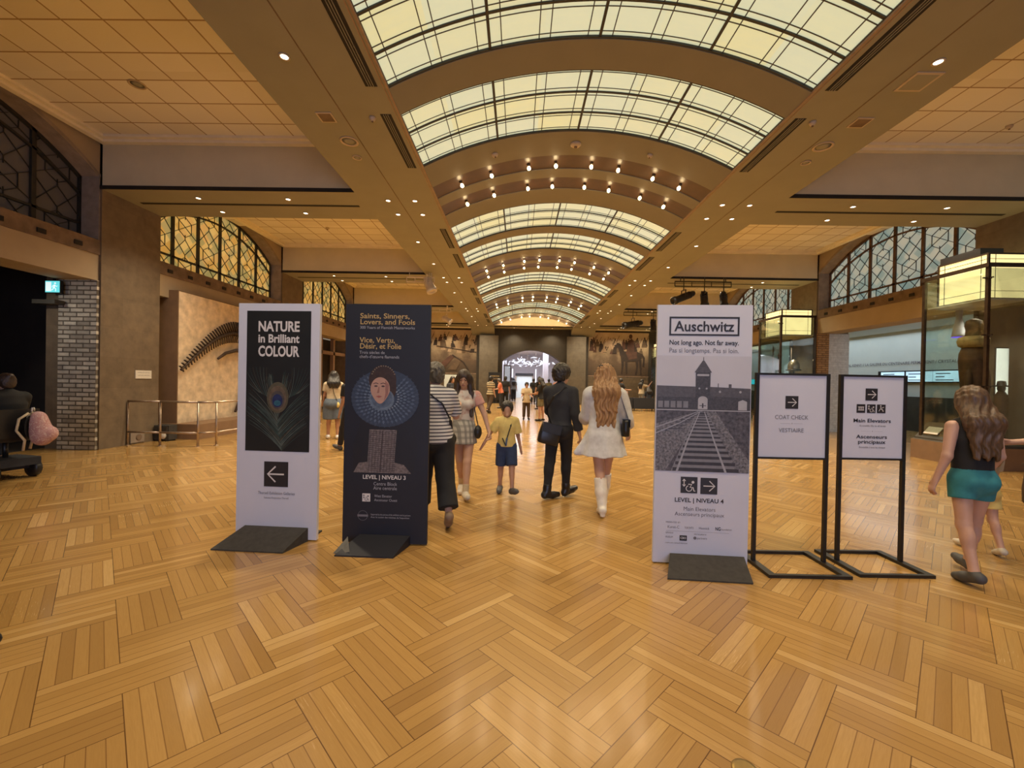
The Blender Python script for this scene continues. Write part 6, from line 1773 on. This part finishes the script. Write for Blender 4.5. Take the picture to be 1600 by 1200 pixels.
            for nm in o_('only', 'lr'):
                an, kn = J['ankle_' + nm], J['knee_' + nm]; W_.cone(an - v3(0, 0, .02), an + (kn - an) * o_('high', 0.2), 0.044, 0.046, 0.01, flat=True)
        elif kind == 'hair':
            e = o_('thick', 0.018)
            W_.ell(T_(0, -0.018, 0.040), v3(0.078, 0.096, 0.092) * hs + e, 0.0, rot=R_)
            if o_('nape', True): W_.ell(T_(0, -0.055, -0.02), v3(0.066, 0.060, 0.07) * hs + e * .6, 0.03, rot=R_)
            # clear the face
            W_.ell(T_(0, 0.135, -0.030 + o_('fringe', 0.0)), v3(0.075, 0.105, 0.105) * hs, 0.0, op='c', rot=R_)
            W_.plane(T_(0, 0, -0.085 if not o_('long') else -2), -(R_ @ v3(0, 0.0, 1)))
            if o_('long'):
                L = o_('long'); wd = o_('width', 0.085); tp = T_(0, -0.055, 0.02); bk = -fw
                for q, off in ((-1, .6), (0, 0.0), (1, .6)):
                    a_ = T_(q * wd * .75, -0.05 + 0.02 * abs(q), 0.0); b1 = J['neck0'] + Mt @ v3(q * wd * 0.95, -0.105, 0.0); b2 = J['neck0'] + Mt @ v3(q * wd * 1.0, -0.135, -L)
                    W_.cone(a_, b1, 0.055 + e * .5, 0.055 + e, 0.04); W_.cone(b1, b2, 0.052 + e, o_('tip', 0.035), 0.04)
                if o_('sides'):
                    for q in (-1, 1):
                        a_ = T_(q * 0.074, 0.0, -0.01); b1 = J['neck0'] + Mt @ v3(q * 0.095, 0.045, -0.02); b2 = J['neck0'] + Mt @ v3(q * 0.105, 0.115, -o_('sides'))
                        W_.cone(a_, b1, 0.034, 0.042, 0.02); W_.cone(b1, b2, 0.042, 0.026, 0.03)
                W_.wave(o_('curl', 0.006), 95, 80, 26)
            else: W_.wave(o_('curl', 0.004), 110, 100, 60)
            if o_('bun'): W_.ell(T_(0, -0.10, 0.09), v3(0.05, 0.05, 0.05), 0.01)
        elif kind == 'cap':
            W_.ell(T_(0, -0.012, 0.055), v3(0.092, 0.108, 0.078) * hs, 0.0, rot=R_); W_.plane(T_(0, 0, 0.045), -(R_ @ v3(0, 0.15, 1)))
            W_.cone(T_(-0.045, 0.09, 0.052), T_(0.045, 0.09, 0.052), 0.055, 0.055, 0.005, (R_ @ v3(0, 0, 1), 6.0))
        elif kind == 'mask': pass
        if o_('ripple'): W_.wave(o_('ripple'), 24, 22, 6, 1.0)
        Vw, Qw = W_.mesh()
        if len(Qw): built.append((pn, Vw, Qw, material))
    zmin = V[:, 2].min()
    for b_ in built:
        if b_[0] in ('shoe', 'boot', 'trousers'): zmin = min(zmin, b_[1][:, 2].min())
    off = v3(0, 0, -zmin) if seat is None else v3(0, 0, seat)
    ob = mesh_object(name, (V + off) * s, Q, [SKIN[skin], EYE_M, LIP_M, BROW_M], None, mi)
    ob.location = (x, y, 0); ob.rotation_euler = (0, 0, rad(-heading))
    tag(ob, label, 'person', group)
    for pn, Vw, Qw, material in built: mesh_object(pn, (Vw + off) * s, Qw, [material], ob)
    def W2(p):      # a skeleton point in the world
        q = rotz(rad(-heading)) @ ((np.asarray(p, float) + off) * s); return Vector((q[0] + x, q[1] + y, q[2]))
    ob['_dummy'] = 0; del ob['_dummy']
    return ob, J, W2

# cloth and hair materials
CL = {}
def cl(name, col, rough=0.85, var=0.12, scale=18): 
    CL[name] = mat(name, col, rough, var, scale, bump=0.15); return CL[name]
n_ = NT('pale_print_cloth'); f_ = n_.noise(n_.coords(), 14, 2); n_.link(n_.ramp(f_, [(0.5, (0.50, 0.47, 0.45)), (0.62, (0.42, 0.30, 0.27)), (0.7, (0.28, 0.22, 0.22))]), n_.b.inputs['Base Color']); CL['pale_print'] = n_.mat
cl('white_cotton', (0.60, 0.58, 0.56)); cl('black_cloth', (0.012, 0.012, 0.014)); cl('charcoal_cloth', (0.02, 0.021, 0.027)); cl('yellow_cotton', (0.62, 0.49, 0.17)); cl('navy_cloth', (0.022, 0.04, 0.10))
cl('teal_cloth', (0.03, 0.20, 0.24)); cl('pink_cotton', (0.55, 0.30, 0.26)); cl('beige_cotton', (0.50, 0.41, 0.28)); cl('denim', (0.09, 0.11, 0.14)); cl('olive_cloth', (0.16, 0.14, 0.075)); cl('coral_cloth', (0.62, 0.19, 0.11)); cl('grey_cloth', (0.16, 0.16, 0.15))
cl('brown_cloth', (0.07, 0.045, 0.03)); cl('coat_black', (0.006, 0.006, 0.007)); cl('sheer_white', (0.56, 0.57, 0.60)); cl('white_leather', (0.70, 0.67, 0.62), 0.4); cl('black_leather', (0.012, 0.011, 0.012), 0.35); cl('pale_shoe', (0.55, 0.50, 0.42), 0.6); cl('grey_shoe', (0.07, 0.07, 0.075), 0.6); cl('tan_sandal', (0.22, 0.15, 0.10), 0.6)
CL['stripe'] = striped('navy_white_stripe', (0.60, 0.60, 0.62), (0.07, 0.07, 0.10), 0.036, 0.60)
CL['stripe_tan'] = striped('tan_brown_stripe', (0.50, 0.42, 0.26), (0.12, 0.09, 0.06), 0.11, 0.55)
CL['plaid'] = plaid('grey_plaid', (0.42, 0.40, 0.36), (0.10, 0.10, 0.10), (0.16, 0.16, 0.15), 0.075)
HM = {'black': hair_mat('black_hair', (0.008, 0.007, 0.007), (0.035, 0.028, 0.024)), 'grey': hair_mat('grey_hair', (0.03, 0.028, 0.025), (0.15, 0.135, 0.12)), 'brown': hair_mat('brown_hair', (0.05, 0.028, 0.014), (0.15, 0.085, 0.045)), 'ginger': hair_mat('ginger_blond_hair', (0.19, 0.095, 0.04), (0.46, 0.28, 0.14)), 'dark': hair_mat('dark_brown_hair', (0.018, 0.011, 0.009), (0.06, 0.036, 0.025))}

def strap(points, w, material, name, label, cat, parent=None):
    m = MB(); m.tube(points, w, 6); return m
def held_bag(name, label, loc, rz, size, material, strap_pts=None, slouch=0.1, flap=True, tilt=0.0):
    o = thing(name, label, 'bag', loc, rz); o.rotation_euler = (0, tilt, rz)
    w, d, h = size; m = MB(); n = 10; vs = []; fs = []
    for i, (f, zz) in enumerate(((0.86, 0.0), (1.0, 0.06), (1.03, 0.4), (0.97, 0.8), (0.9, 1.0))):
        for k in range(16):
            a = 2 * PI * k / 16; ca, sa = math.cos(a), math.sin(a)
            e = lambda t: math.copysign(abs(t) ** 0.45, t)
            vs.append((e(ca) * w / 2 * f, e(sa) * d / 2 * (f - slouch * (zz > .7)), zz * h))
    for i in range(4):
        for k in range(16): fs.append((i * 16 + k, i * 16 + (k + 1) % 16, (i + 1) * 16 + (k + 1) % 16, (i + 1) * 16 + k))
    fs.append(tuple(range(15, -1, -1))); fs.append(tuple(64 + k for k in range(16)))
    m.add(vs, fs); m.build('body', material, o, True)
    if flap:
        m = MB(); m.box(-w * .46, w * .46, -d * .56, -d * .47, h * .55, h * .98); m.box(-w * .46, w * .46, -d * .5, d * .45, h * .97, h * 1.0); m.build('flap', material, o)
    if strap_pts:
        inv = Matrix.Translation(Vector(loc)) @ Matrix.Rotation(rz, 4, 'Z') @ Matrix.Rotation(tilt, 4, 'Y'); inv.invert()
        m = MB(); P_ = [inv @ Vector(p) for p in strap_pts]
        for a, b in zip(P_[:-1], P_[1:]): m.bar(a, b, 0.028, 0.007)
        m.build('strap', material, o)
    return o
def G(px, py): return gp(px, py)
WALK = dict(hip_l=22, knee_l=8, foot_l=12, hip_r=-14, knee_r=26, foot_r=-34, arm_l=-16, elbow_l=14, arm_r=14, elbow_r=18)
def P(**k): d = dict(k); return d
STAND = dict(hip_l=1, hip_r=-2, knee_r=4, knee_l=2, foot_r=0)
# woman with grey hair and striped shirt, half behind the navy sign, walking left and away
x, y = G(688, 822)
ob, J, W = person('person with short grey hair, striped shirt and black trousers half behind the navy sign', x - 0.10, y + 0.12, -20, 1.63,
    P(female=True, girth=1.16, leg_w=1.12, hip_l=16, knee_l=6, hip_r=-16, knee_r=16, foot_r=-36, arm_l=25, elbow_l=75, out_l=14, arm_r=28, elbow_r=85, out_r=18, lean=3, head_yaw=18, head_pitch=-2),
    [('shirt', 'top', CL['stripe'], dict(sleeve=0.85, infl=0.022, drop=0.07, flare=0.01, cuff=0.02)), ('collar', 'collar', CL['white_cotton'], {}), ('trousers', 'trousers', CL['black_cloth'], dict(infl=0.026, loose=0.012, leg=1.86, cuff=0.03)),
     ('shoes', 'shoes', CL['tan_sandal'], {}), ('hair', 'hair', HM['grey'], dict(thick=0.026, curl=0.008))], 'pale', 0.010)
m = MB(); N0 = W(J['neck0']); ch = [W(J['neck0'] + v3(-0.10, -0.02, 0.03)), W(J['neck0'] + v3(-0.05, -0.12, -0.05)), W(J['chest'] + v3(0.05, -0.165, 0.02)), W(J['waist'] + v3(0.15, -0.14, 0.02)), W(J['root'] + v3(0.19, -0.02, 0.02))]
def strap_thing(name, label, cat, pts, w, material, parts=None):
    o = thing(name, label, cat, pts[-1])
    c0 = Vector(pts[-1]); m = MB()
    for a, b in zip(pts[:-1], pts[1:]): m.bar(Vector(a) - c0, Vector(b) - c0, w, 0.008)
    m.build('strap', material, o)
    return o
o = strap_thing('shoulder_bag', 'black crossbody bag worn over the striped shirt', 'bag', ch, 0.032, CL['black_leather'])
m = MB(); m.ell((-0.03, 0.08, -0.06), 0.07, 0.05, 0.08); m.build('body', CL['black_leather'], o, True)

# mother in plaid shorts and boy in yellow, hand in hand, coming towards the viewer
mx, my = G(722, 776)
ob, J, W = person('person with long dark hair, pink top and plaid shorts holding the boy\'s hand', mx, my, 172, 1.60,
    P(female=True, hip_l=14, knee_l=5, foot_l=8, hip_r=-6, knee_r=22, foot_r=-20, abd_l=-4, abd_r=-7, arm_l=10, elbow_l=10, out_l=24, fore_l=14, arm_r=-4, elbow_r=25, out_r=8, head_yaw=-8, head_pitch=12, curl_l=50),
    [('top', 'top', CL['pale_print'], dict(sleeve=0.08, infl=0.014, hem=0.07)), ('overshirt', 'sleeves', CL['pink_cotton'], dict(infl=0.02)), ('shorts', 'skirt', CL['plaid'], dict(length=0.20, flare=0.02, infl=0.012, waist=0.02)),
     ('shoes', 'shoes', CL['pale_shoe'], {}), ('socks', 'socks', CL['beige_cotton'], dict(high=0.25)), ('hair', 'hair', HM['dark'], dict(long=0.30, sides=0.32, thick=0.018, curl=0.004, fringe=-0.01))], 'light', 0.010)
HANDM = W(J['wr_l'] + J['hd_l'] * 0.10)
o = thing('handbag', 'small black bag hanging from the shoulder of the person in plaid shorts', 'bag', W(J['root'] + v3(-0.20, 0.10, 0.02)))
m = MB(); m.ell((0, 0, -0.05), 0.05, 0.07, 0.09); m.build('body', CL['black_leather'], o, True)
m = MB(); a = W(J['sh_l'] + v3(0.02, 0.0, 0.06)) - o.location; m.tube([a, a + Vector((-0.0, -0.07, -0.2)), Vector((0, 0, 0.03))], 0.008, 6); m.build('strap', CL['black_leather'], o, True)
bx, by = G(790, 771)
hb = 1.17
ob, J, W = person('child in a yellow shirt and navy shorts, holding hands with the adult in plaid', bx, by, 176, hb,
    P(head_scale=1.28, shoulder_w=0.165, girth=1.0, hip_l=20, knee_l=6, foot_l=16, hip_r=-4, knee_r=8, foot_r=-6, arm_r=8, elbow_r=4, out_r=34, fore_r=30, arm_l=-6, elbow_l=8, out_l=12, head_pitch=-4, curl_r=55, toe_l=24),
    [('shirt', 'top', CL['yellow_cotton'], dict(sleeve=0.85, infl=0.026, drop=0.03, flare=0.005, cuff=0.03, belly=0.0)), ('shorts', 'trousers', CL['navy_cloth'], dict(infl=0.022, leg=0.92, cuff=0.022, loose=0.008)),
     ('shoes', 'shoes', CL['grey_shoe'], dict(big=0.02)), ('hair', 'hair', HM['black'], dict(thick=0.024, fringe=-0.006, curl=0.006))], 'tan', 0.0125)
ft = lambda q: W(q)
pts = [W(J['neck0'] + v3(-0.09, 0.02, 0.03)), W(J['chest'] + v3(-0.07, 0.14, 0.02)), W(J['waist'] + v3(0.0, 0.155, -0.02)), W(J['waist'] + v3(0.02, 0.175, -0.17)), W(J['waist'] + v3(0.09, 0.155, -0.02))]
strap_thing('lanyard', 'black camera strap slung across the yellow shirt', 'strap', pts, 0.022, CL['black_leather'])

# man in black with a shoulder bag, and woman in a white shirt dress with white boots, walking away
x, y = G(878, 781)
ob, J, W = person('person in a black shirt, black trousers and black boots walking away with a black bag', x - 0.04, y + 0.08, 26, 1.69,
    P(hip_l=-8, knee_l=2, foot_l=0, hip_r=13, knee_r=8, foot_r=14, abd_r=-3, arm_l=22, elbow_l=60, out_l=5, arm_r=-4, elbow_r=14, out_r=10, toe_l=-34, toe_r=26, head_yaw=-30, lean=1),
    [('shirt', 'top', CL['charcoal_cloth'], dict(sleeve=1.9, infl=0.020, hem=0.02, collar=True)), ('trousers', 'trousers', CL['black_cloth'], dict(infl=0.012, leg=1.92, waist=0.12)),
     ('boots', 'shoes', CL['black_leather'], dict(high=0.22)), ('hair', 'hair', HM['black'], dict(thick=0.036, fringe=-0.012, curl=0.007))], 'light', 0.010)
bg = W(J['root'] + v3(-0.09, -0.22, -0.21))
held_bag('satchel', 'boxy black satchel hanging at the left hip of the person in black', (bg.x, bg.y, bg.z), rad(10), (0.27, 0.12, 0.27), CL['black_leather'],
         [bg + Vector((0.05, 0, 0.26)), W(J['waist'] + v3(-0.14, -0.15, 0.05)), W(J['chest'] + v3(-0.02, -0.175, 0.05)), W(J['neck0'] + v3(0.10, -0.06, 0.02))], tilt=rad(14))
x, y = G(940, 803)
ob, J, W = person('person with long wavy ginger hair in a loose white shirt dress and knee-high white boots', x + 0.02, y + 0.05, 3, 1.655,
    P(female=True, hip_l=-9, knee_l=6, foot_l=-12, hip_r=17, knee_r=6, foot_r=10, abd_l=-5, abd_r=-5, arm_l=22, elbow_l=55, out_l=4, arm_r=4, elbow_r=38, out_r=16, toe_l=0, toe_r=0, head_yaw=4),
    [('shirt_dress', 'top', CL['sheer_white'], dict(sleeve=1.6, infl=0.038, drop=0.26, flare=0.085, cuff=0.008, loose=0.010, ripple=0.009, tail=(-0.33, -0.03, -0.235))),
     ('boots', 'boots', CL['white_leather'], dict(high=0.80, heel=1)), ('hair', 'hair', HM['ginger'], dict(long=0.40, width=0.078, thick=0.028, curl=0.015, tip=0.026))], 'pale', 0.010)
m = MB()
for dx in (-0.055, 0.055): m.ell((dx, 0, 0), 0.03, 0.012, 0.015)
o = tag(m.build('hair_clip', CL['black_leather']), 'small black clip on top of the ginger hair', 'hair clip'); o.location = W(J['head'] + v3(0, -0.06, 0.128))
bg = W(J['root'] + v3(0.245, -0.03, -0.02))
held_bag('handbag', 'slouchy black handbag under the right arm of the person in white boots', (bg.x, bg.y, bg.z), rad(80), (0.24, 0.09, 0.20), CL['black_leather'],
         [bg + Vector((0.02, -0.08, 0.18)), W(J['sh_r'] + v3(-0.01, -0.085, 0.02)), W(J['sh_r'] + v3(-0.02, 0.0, 0.075)), W(J['sh_r'] + v3(0.0, 0.08, 0.0)), bg + Vector((0.02, 0.1, 0.18))])

# right: girl in teal shorts, small child beyond her, person in a teal shirt at the edge
x, y = G(1532, 912)
ob, J, W = person('girl with long brown hair, black top and teal shorts walking away by the right edge', x, y + 0.08, 8, 1.47,
    P(female=True, butt=0.85, head_scale=1.10, hip_l=-8, knee_l=10, foot_l=-14, hip_r=14, knee_r=6, foot_r=8, arm_l=-8, elbow_l=20, out_l=14, arm_r=10, elbow_r=40, out_r=16, leg_w=0.95, lean=2, head_yaw=-4),
    [('top', 'top', CL['black_cloth'], dict(sleeve=0.0, infl=0.016, hem=0.06)), ('shorts', 'trousers', CL['teal_cloth'], dict(infl=0.015, leg=0.42, cuff=0.012)),
     ('shoes', 'shoes', CL['grey_shoe'], {}), ('hair', 'hair', HM['brown'], dict(long=0.33, width=0.078, thick=0.022, curl=0.008, tip=0.02))], 'pale', 0.010)
x, y = G(1556, 872)
ob, J, W = person('small child in pale yellow clothes walking just beyond the girl in teal shorts', x + 0.02, y + 0.15, 14, 1.05,
    P(head_scale=1.3, hip_l=10, knee_l=4, hip_r=-8, knee_r=14, foot_r=-16, arm_l=10, arm_r=20, elbow_r=30),
    [('top', 'top', CL['beige_cotton'], dict(sleeve=0.6, infl=0.022, hem=-0.02)), ('shorts', 'trousers', CL['yellow_cotton'], dict(infl=0.026, leg=0.6, cuff=0.02)), ('shoes', 'shoes', CL['pale_shoe'], {}), ('hair', 'hair', HM['ginger'], dict(long=0.10, thick=0.022))], 'pale', 0.014)
ob, J, W = person('person in a teal shirt cut off by the right edge, holding a dark bag', 4.74, 3.60, -62, 1.62,
    P(female=True, hip_l=8, knee_l=4, hip_r=-8, knee_r=12, foot_r=-14, arm_l=20, elbow_l=55, out_l=14, arm_r=25, elbow_r=60, lean=5),
    [('shirt', 'top', CL['teal_cloth'], dict(sleeve=0.7, infl=0.024, drop=0.08, cuff=0.02)), ('trousers', 'trousers', CL['grey_cloth'], dict(infl=0.02, leg=1.0, cuff=0.02)), ('shoes', 'shoes', CL['black_leather'], {}), ('hair', 'hair', HM['brown'], dict(long=0.16, thick=0.024))], 'pale', 0.012)
hw = W(J['wr_l'] + J['hd_l'] * 0.06)
held_bag('tote_bag', 'dark slouchy bag held by the person in the teal shirt', (hw.x, hw.y, hw.z - 0.42), rad(70), (0.30, 0.14, 0.34), CL['brown_cloth'], [hw + Vector((-0.06, 0, -0.10)), hw, hw + Vector((0.06, 0.02, -0.10))])

# left edge: person in a dark coat on a mobility scooter with a pink backpack behind
sx, sy = -7.30, 5.95
SEAT = 0.62
ob, J, W = person('person in a dark hooded coat seated on the mobility scooter at the left edge', sx + 0.06, sy, -78, 1.62,
    P(female=True, hip_l=84, knee_l=78, hip_r=84, knee_r=78, foot_l=4, foot_r=4, arm_l=42, elbow_l=34, out_l=12, arm_r=42, elbow_r=34, out_r=12, lean=6, girth=1.1),
    [('coat', 'top', CL['coat_black'], dict(sleeve=1.95, infl=0.034, hem=-0.09, collar=True)), ('trousers', 'trousers', CL['charcoal_cloth'], dict(infl=0.018, leg=1.9)), ('shoes', 'shoes', CL['black_leather'], {}), ('hair', 'hair', HM['dark'], dict(thick=0.022, bun=True))], 'light', 0.012, None, SEAT - 0.92 + 0.13)
o = thing('mobility_scooter', 'black mobility scooter at the left edge with a low deck and padded seat', 'mobility scooter', (sx, sy, 0), rad(78))
m = MB(); m.box(-0.24, 0.24, -0.15, 0.95, 0.13, 0.19); m.box(-0.24, 0.24, -0.28, 0.22, 0.19, 0.30); m.build('deck', CL['charcoal_cloth'], o)
m = MB(); m.tube([(0, 0.0, 0.28), (0, 0.0, 0.56)], 0.03, 10); m.build('seat_post', M['black'], o, True)
m = MB(); m.box(-0.22, 0.22, -0.22, 0.24, 0.54, 0.60); m.build('seat', CL['black_leather'], o)
m = MB(); m.box(-0.21, 0.21, -0.29, -0.23, 0.60, 1.0); m.build('backrest', CL['black_leather'], o)
m = MB(); m.tube([(0, 0.88, 0.18), (0, 0.72, 0.92)], 0.03, 8); m.tube([(-0.24, 0.66, 0.93), (0, 0.72, 0.93), (0.24, 0.66, 0.93)], 0.018, 8); m.build('tiller', M['black'], o, True)
for wx_, wy_ in ((-0.22, -0.16), (0.22, -0.16), (-0.18, 0.9), (0.18, 0.9)):
    m = MB(); m.lathe([(0.05, -0.04), (0.12, -0.04), (0.13, -0.02), (0.13, 0.02), (0.12, 0.04), (0.05, 0.04)], (wx_, wy_, 0.13), 18, 'x'); m.build('wheel', M['black'], o, True)
bp = thing('backpack', 'pink patterned backpack with cream straps hanging behind the seated person', 'backpack', (sx + 0.42, sy - 0.02, 0.53), rad(118))
n_ = NT('pink_pattern_cloth'); f_ = n_.noise(n_.coords(), 38, 2); n_.link(n_.ramp(f_, [(0.42, (0.42, 0.26, 0.27)), (0.5, (0.34, 0.15, 0.17)), (0.6, (0.50, 0.36, 0.34))]), n_.b.inputs['Base Color']); n_.b.inputs['Roughness'].default_value = 0.85
F_ = Field((-0.35, -0.35, -0.1), (0.35, 0.35, 0.6), 0.012); F_.cone((0, -0.10, 0.10), (0, -0.05, 0.32), 0.15, 0.12, 0.02, (v3(0, 1, 0), 1.2)); F_.ell((0, -0.19, 0.12), (0.11, 0.07, 0.10), 0.03); F_.plane((0, 0.03, 0), (0, 1, 0.1))
mesh_object('body', *F_.mesh(), [n_.mat], bp)
m = MB(); m.ell((0, 0.035, 0.22), 0.125, 0.012, 0.16, 20, 10); m.build('back_panel', CL['black_cloth'], bp, True)
for q in (-1, 1):
    m = MB(); m.tube([(q * 0.05, 0.02, 0.42), (q * 0.10, 0.10, 0.34), (q * 0.11, 0.12, 0.18), (q * 0.10, 0.04, 0.04), (q * 0.09, 0.06, -0.10)], 0.016, 8); m.build('strap', CL['beige_cotton'], bp, True)
m = MB(); m.tube([(-0.03, 0, 0.44), (-0.02, 0, 0.49), (0.02, 0, 0.49), (0.03, 0, 0.44)], 0.01, 6); m.build('carry_loop', CL['white_cotton'], bp, True)

# a visitor outside the frame whose shoe tip shows at the left edge, and a brass plate in the floor
x, y = G(0, 1046)
person('person in dark clothes beyond the left edge, only a black shoe tip showing', x - 0.44, y + 0.02, 88, 1.70,
    P(hip_l=2, hip_r=-2, arm_l=-14, arm_r=-14, elbow_l=6, elbow_r=6), [('shirt', 'top', CL['charcoal_cloth'], dict(sleeve=0.7, infl=0.02)), ('trousers', 'trousers', CL['black_cloth'], dict(infl=0.018)), ('shoes', 'shoes', CL['black_leather'], {}), ('hair', 'hair', HM['black'], {})], 'tan', 0.016)
x, y = G(1164, 1203)
o = thing('floor_plate', 'round brass plate set in the parquet at the bottom edge', 'floor plate', (x, y, 0))
m = MB(); m.lathe([(0.05, 0.001), (0.048, 0.005), (0.036, 0.006)], n=24); m.build('rim', M['brass'], o, True)
m = MB(); m.lathe([(0.036, 0.001), (0.034, 0.004), (0.004, 0.004)], n=24); m.build('lid', M['brass'], o, True)
# between the left and the navy sign
x, y = G(520, 686)
ob, J, W = person('person with dark hair, beige top and long denim shorts seen between the two left signs', x, y, -25, 1.62,
    P(female=True, hip_l=4, hip_r=-3, arm_l=10, elbow_l=30, arm_r=30, elbow_r=70, girth=1.08),
    [('top', 'top', CL['beige_cotton'], dict(sleeve=0.6, infl=0.022, hem=0.06)), ('shorts', 'trousers', CL['denim'], dict(infl=0.045, leg=0.95, loose=0.02, cuff=0.03)), ('shoes', 'shoes', CL['white_cotton'], {}), ('hair', 'hair', HM['black'], dict(long=0.10, thick=0.024))], 'tan', 0.014)
pw = W(J['root'] + v3(0.10, -0.17, 0.0))
o = thing('crossbody_pouch', 'tiny pale yellow pouch worn on the back of the denim shorts', 'bag', pw)
m = MB(); m.ell((0, 0, -0.05), 0.05, 0.03, 0.07); m.build('body', CL['yellow_cotton'], o, True)
m = MB(); m.tube([W(J['neck0'] + v3(-0.06, -0.12, -0.02)) - pw, W(J['waist'] + v3(0.02, -0.15, 0.05)) - pw, Vector((0, 0, 0))], 0.007, 5); m.build('strap', CL['black_leather'], o, True)
x, y = G(527, 708)
person('person in dark clothes walking behind the navy sign, only a sneaker showing', x - 0.02 + 0.18, y + 0.3, -55, 1.65,
    P(hip_l=20, knee_l=6, foot_l=14, hip_r=-18, knee_r=28, foot_r=-40), [('shirt', 'top', CL['black_cloth'], dict(sleeve=0.7, infl=0.02)), ('trousers', 'trousers', CL['charcoal_cloth'], dict(infl=0.018)), ('shoes', 'shoes', CL['grey_shoe'], {}), ('hair', 'hair', HM['black'], {})], 'tan', 0.016)

# the crowd deep in the hall
def far(label, px, py, heading, h, top, bottom, hair='black', skin='tan', pose=None, female=False, shirt=None, extra=None, short=False, yoff=0.0, xoff=0.0, res=0.018):
    x, y = G(px, py); po = dict(STAND); po['female'] = female
    if pose: po.update(pose)
    wear = [('shirt', 'top', top, dict(sleeve=0.7, infl=0.022, drop=0.05 if not shirt else shirt, cuff=0.01)), ('shorts' if short else 'trousers', 'trousers', bottom, dict(infl=0.022, leg=0.75 if short else 1.93, cuff=0.01)),
            ('shoes', 'shoes', CL['black_leather'], {}), ('hair', 'hair', HM[hair], dict(thick=0.024, **({'long': 0.22} if female else {})))]
    if extra: wear += extra
    return person(label, x + xoff, y + yoff, heading, h, po, wear, skin, res, 'visitors deep in the hall')
far('child in a beige top and dark trousers facing the viewer, alone in mid hall', 822, 656, 178, 1.43, CL['beige_cotton'], CL['brown_cloth'], shirt=0.14, pose=dict(arm_l=20, elbow_l=60, arm_r=20, elbow_r=60))
far('person in a black top and olive shorts standing beside the child in beige', 840, 658, -60, 1.60, CL['black_cloth'], CL['olive_cloth'], female=True, xoff=0.12,  short=True, pose=dict(arm_l=20, elbow_l=60, arm_r=20, elbow_r=60))
far('person in a tan striped shirt behind the person with long dark hair', 766, 646, 40, 1.66, CL['stripe_tan'], CL['brown_cloth'], pose=dict(hip_r=-14, knee_r=20, arm_l=20, elbow_l=40))
far('person in a coral top with grey hair standing by the black sign board', 782, 638, -90, 1.60, CL['coral_cloth'], CL['charcoal_cloth'], hair='grey', pose=dict(arm_l=30, elbow_l=60, arm_r=30, elbow_r=60, lean=8))
far('person all in black standing behind the person in coral', 789, 637, 0, 1.72, CL['black_cloth'], CL['black_cloth'])
far('person with a pale bag in dark clothes walking into the arched doorway', 802, 627, 0, 1.70, CL['grey_cloth'], CL['black_cloth'], female=True)
far('person in black walking into the arched doorway, left of the pair', 799, 626.5, 0, 1.75, CL['black_cloth'], CL['black_cloth'])
far('person in black just behind the person in olive shorts', 842, 640, -30, 1.72, CL['black_cloth'], CL['charcoal_cloth'], female=True)
far('person with black hair at the left of the pair in black near the arch', 833, 632, 20, 1.66, CL['charcoal_cloth'], CL['charcoal_cloth'])
far('person in an olive green top standing right inside the arched doorway', 857, 630, 10, 1.66, CL['olive_cloth'], CL['olive_cloth'], pose=dict(arm_r=10, elbow_r=50))
far('person in a pink shirt left of the person in black', 871, 645, 20, 1.72, CL['pink_cotton'], CL['grey_cloth'], pose=dict(arm_r=30, elbow_r=70))
far('dark-haired person behind the person in the striped shirt', 706, 655, 150, 1.60, CL['charcoal_cloth'], CL['black_cloth'], female=True)
far('person in black holding a pale sheet near the dado, left of the bench', 969, 643, 60, 1.72, CL['black_cloth'], CL['black_cloth'], pose=dict(arm_l=30, elbow_l=60, arm_r=30, elbow_r=60))
far('person in a white cap raising one arm behind the black bench', 1009, 640, 60, 1.70, CL['beige_cotton'], CL['grey_cloth'], pose=dict(arm_r=80, elbow_r=70, out_r=20, female=True), extra=[('cap', 'cap', CL['white_cotton'], {})], yoff=0.9, female=True)
# black bench with two sitters
bx, by = 6.45, 24.3
o = thing('bench', 'long black upholstered bench before the right mural', 'bench', (bx, by, 0), 0)
for q in (-0.68, 0.68):
    m = MB(); m.box(q - 0.66, q + 0.66, -0.32, 0.32, 0.12, 0.45); m.box(q - 0.66, q + 0.66, -0.36, -0.20, 0.12, 0.74); m.build('seat', CL['charcoal_cloth'], o)
for q in (-1.25, -0.1, 0.1, 1.25):
    for d in (-0.25, 0.25):
        m = MB(); m.box(q - 0.03, q + 0.03, d - 0.03, d + 0.03, 0, 0.12); m.build('leg', M['black'], o)
for q, (dx, lab, c_) in enumerate(((-0.45, 'dark-haired person in a pale top sitting on the black bench, left one', 'pink_cotton'), (1.0, 'dark-haired person in a dark top sitting on the black bench, right one', 'charcoal_cloth'))):
    person(lab, bx + dx, by - 0.02, 0, 1.66, P(female=True, hip_l=88, knee_l=82, hip_r=88, knee_r=82, arm_l=25, elbow_l=40, arm_r=25, elbow_r=40, lean=8),
        [('shirt', 'top', CL[c_], dict(sleeve=0.7, infl=0.022, hem=-0.02)), ('trousers', 'trousers', CL['charcoal_cloth'], dict(infl=0.02)), ('hair', 'hair', HM['black'], dict(thick=0.026, long=0.1))], 'tan', 0.018, 'visitors deep in the hall', 0.46 - 0.92 + 0.13)
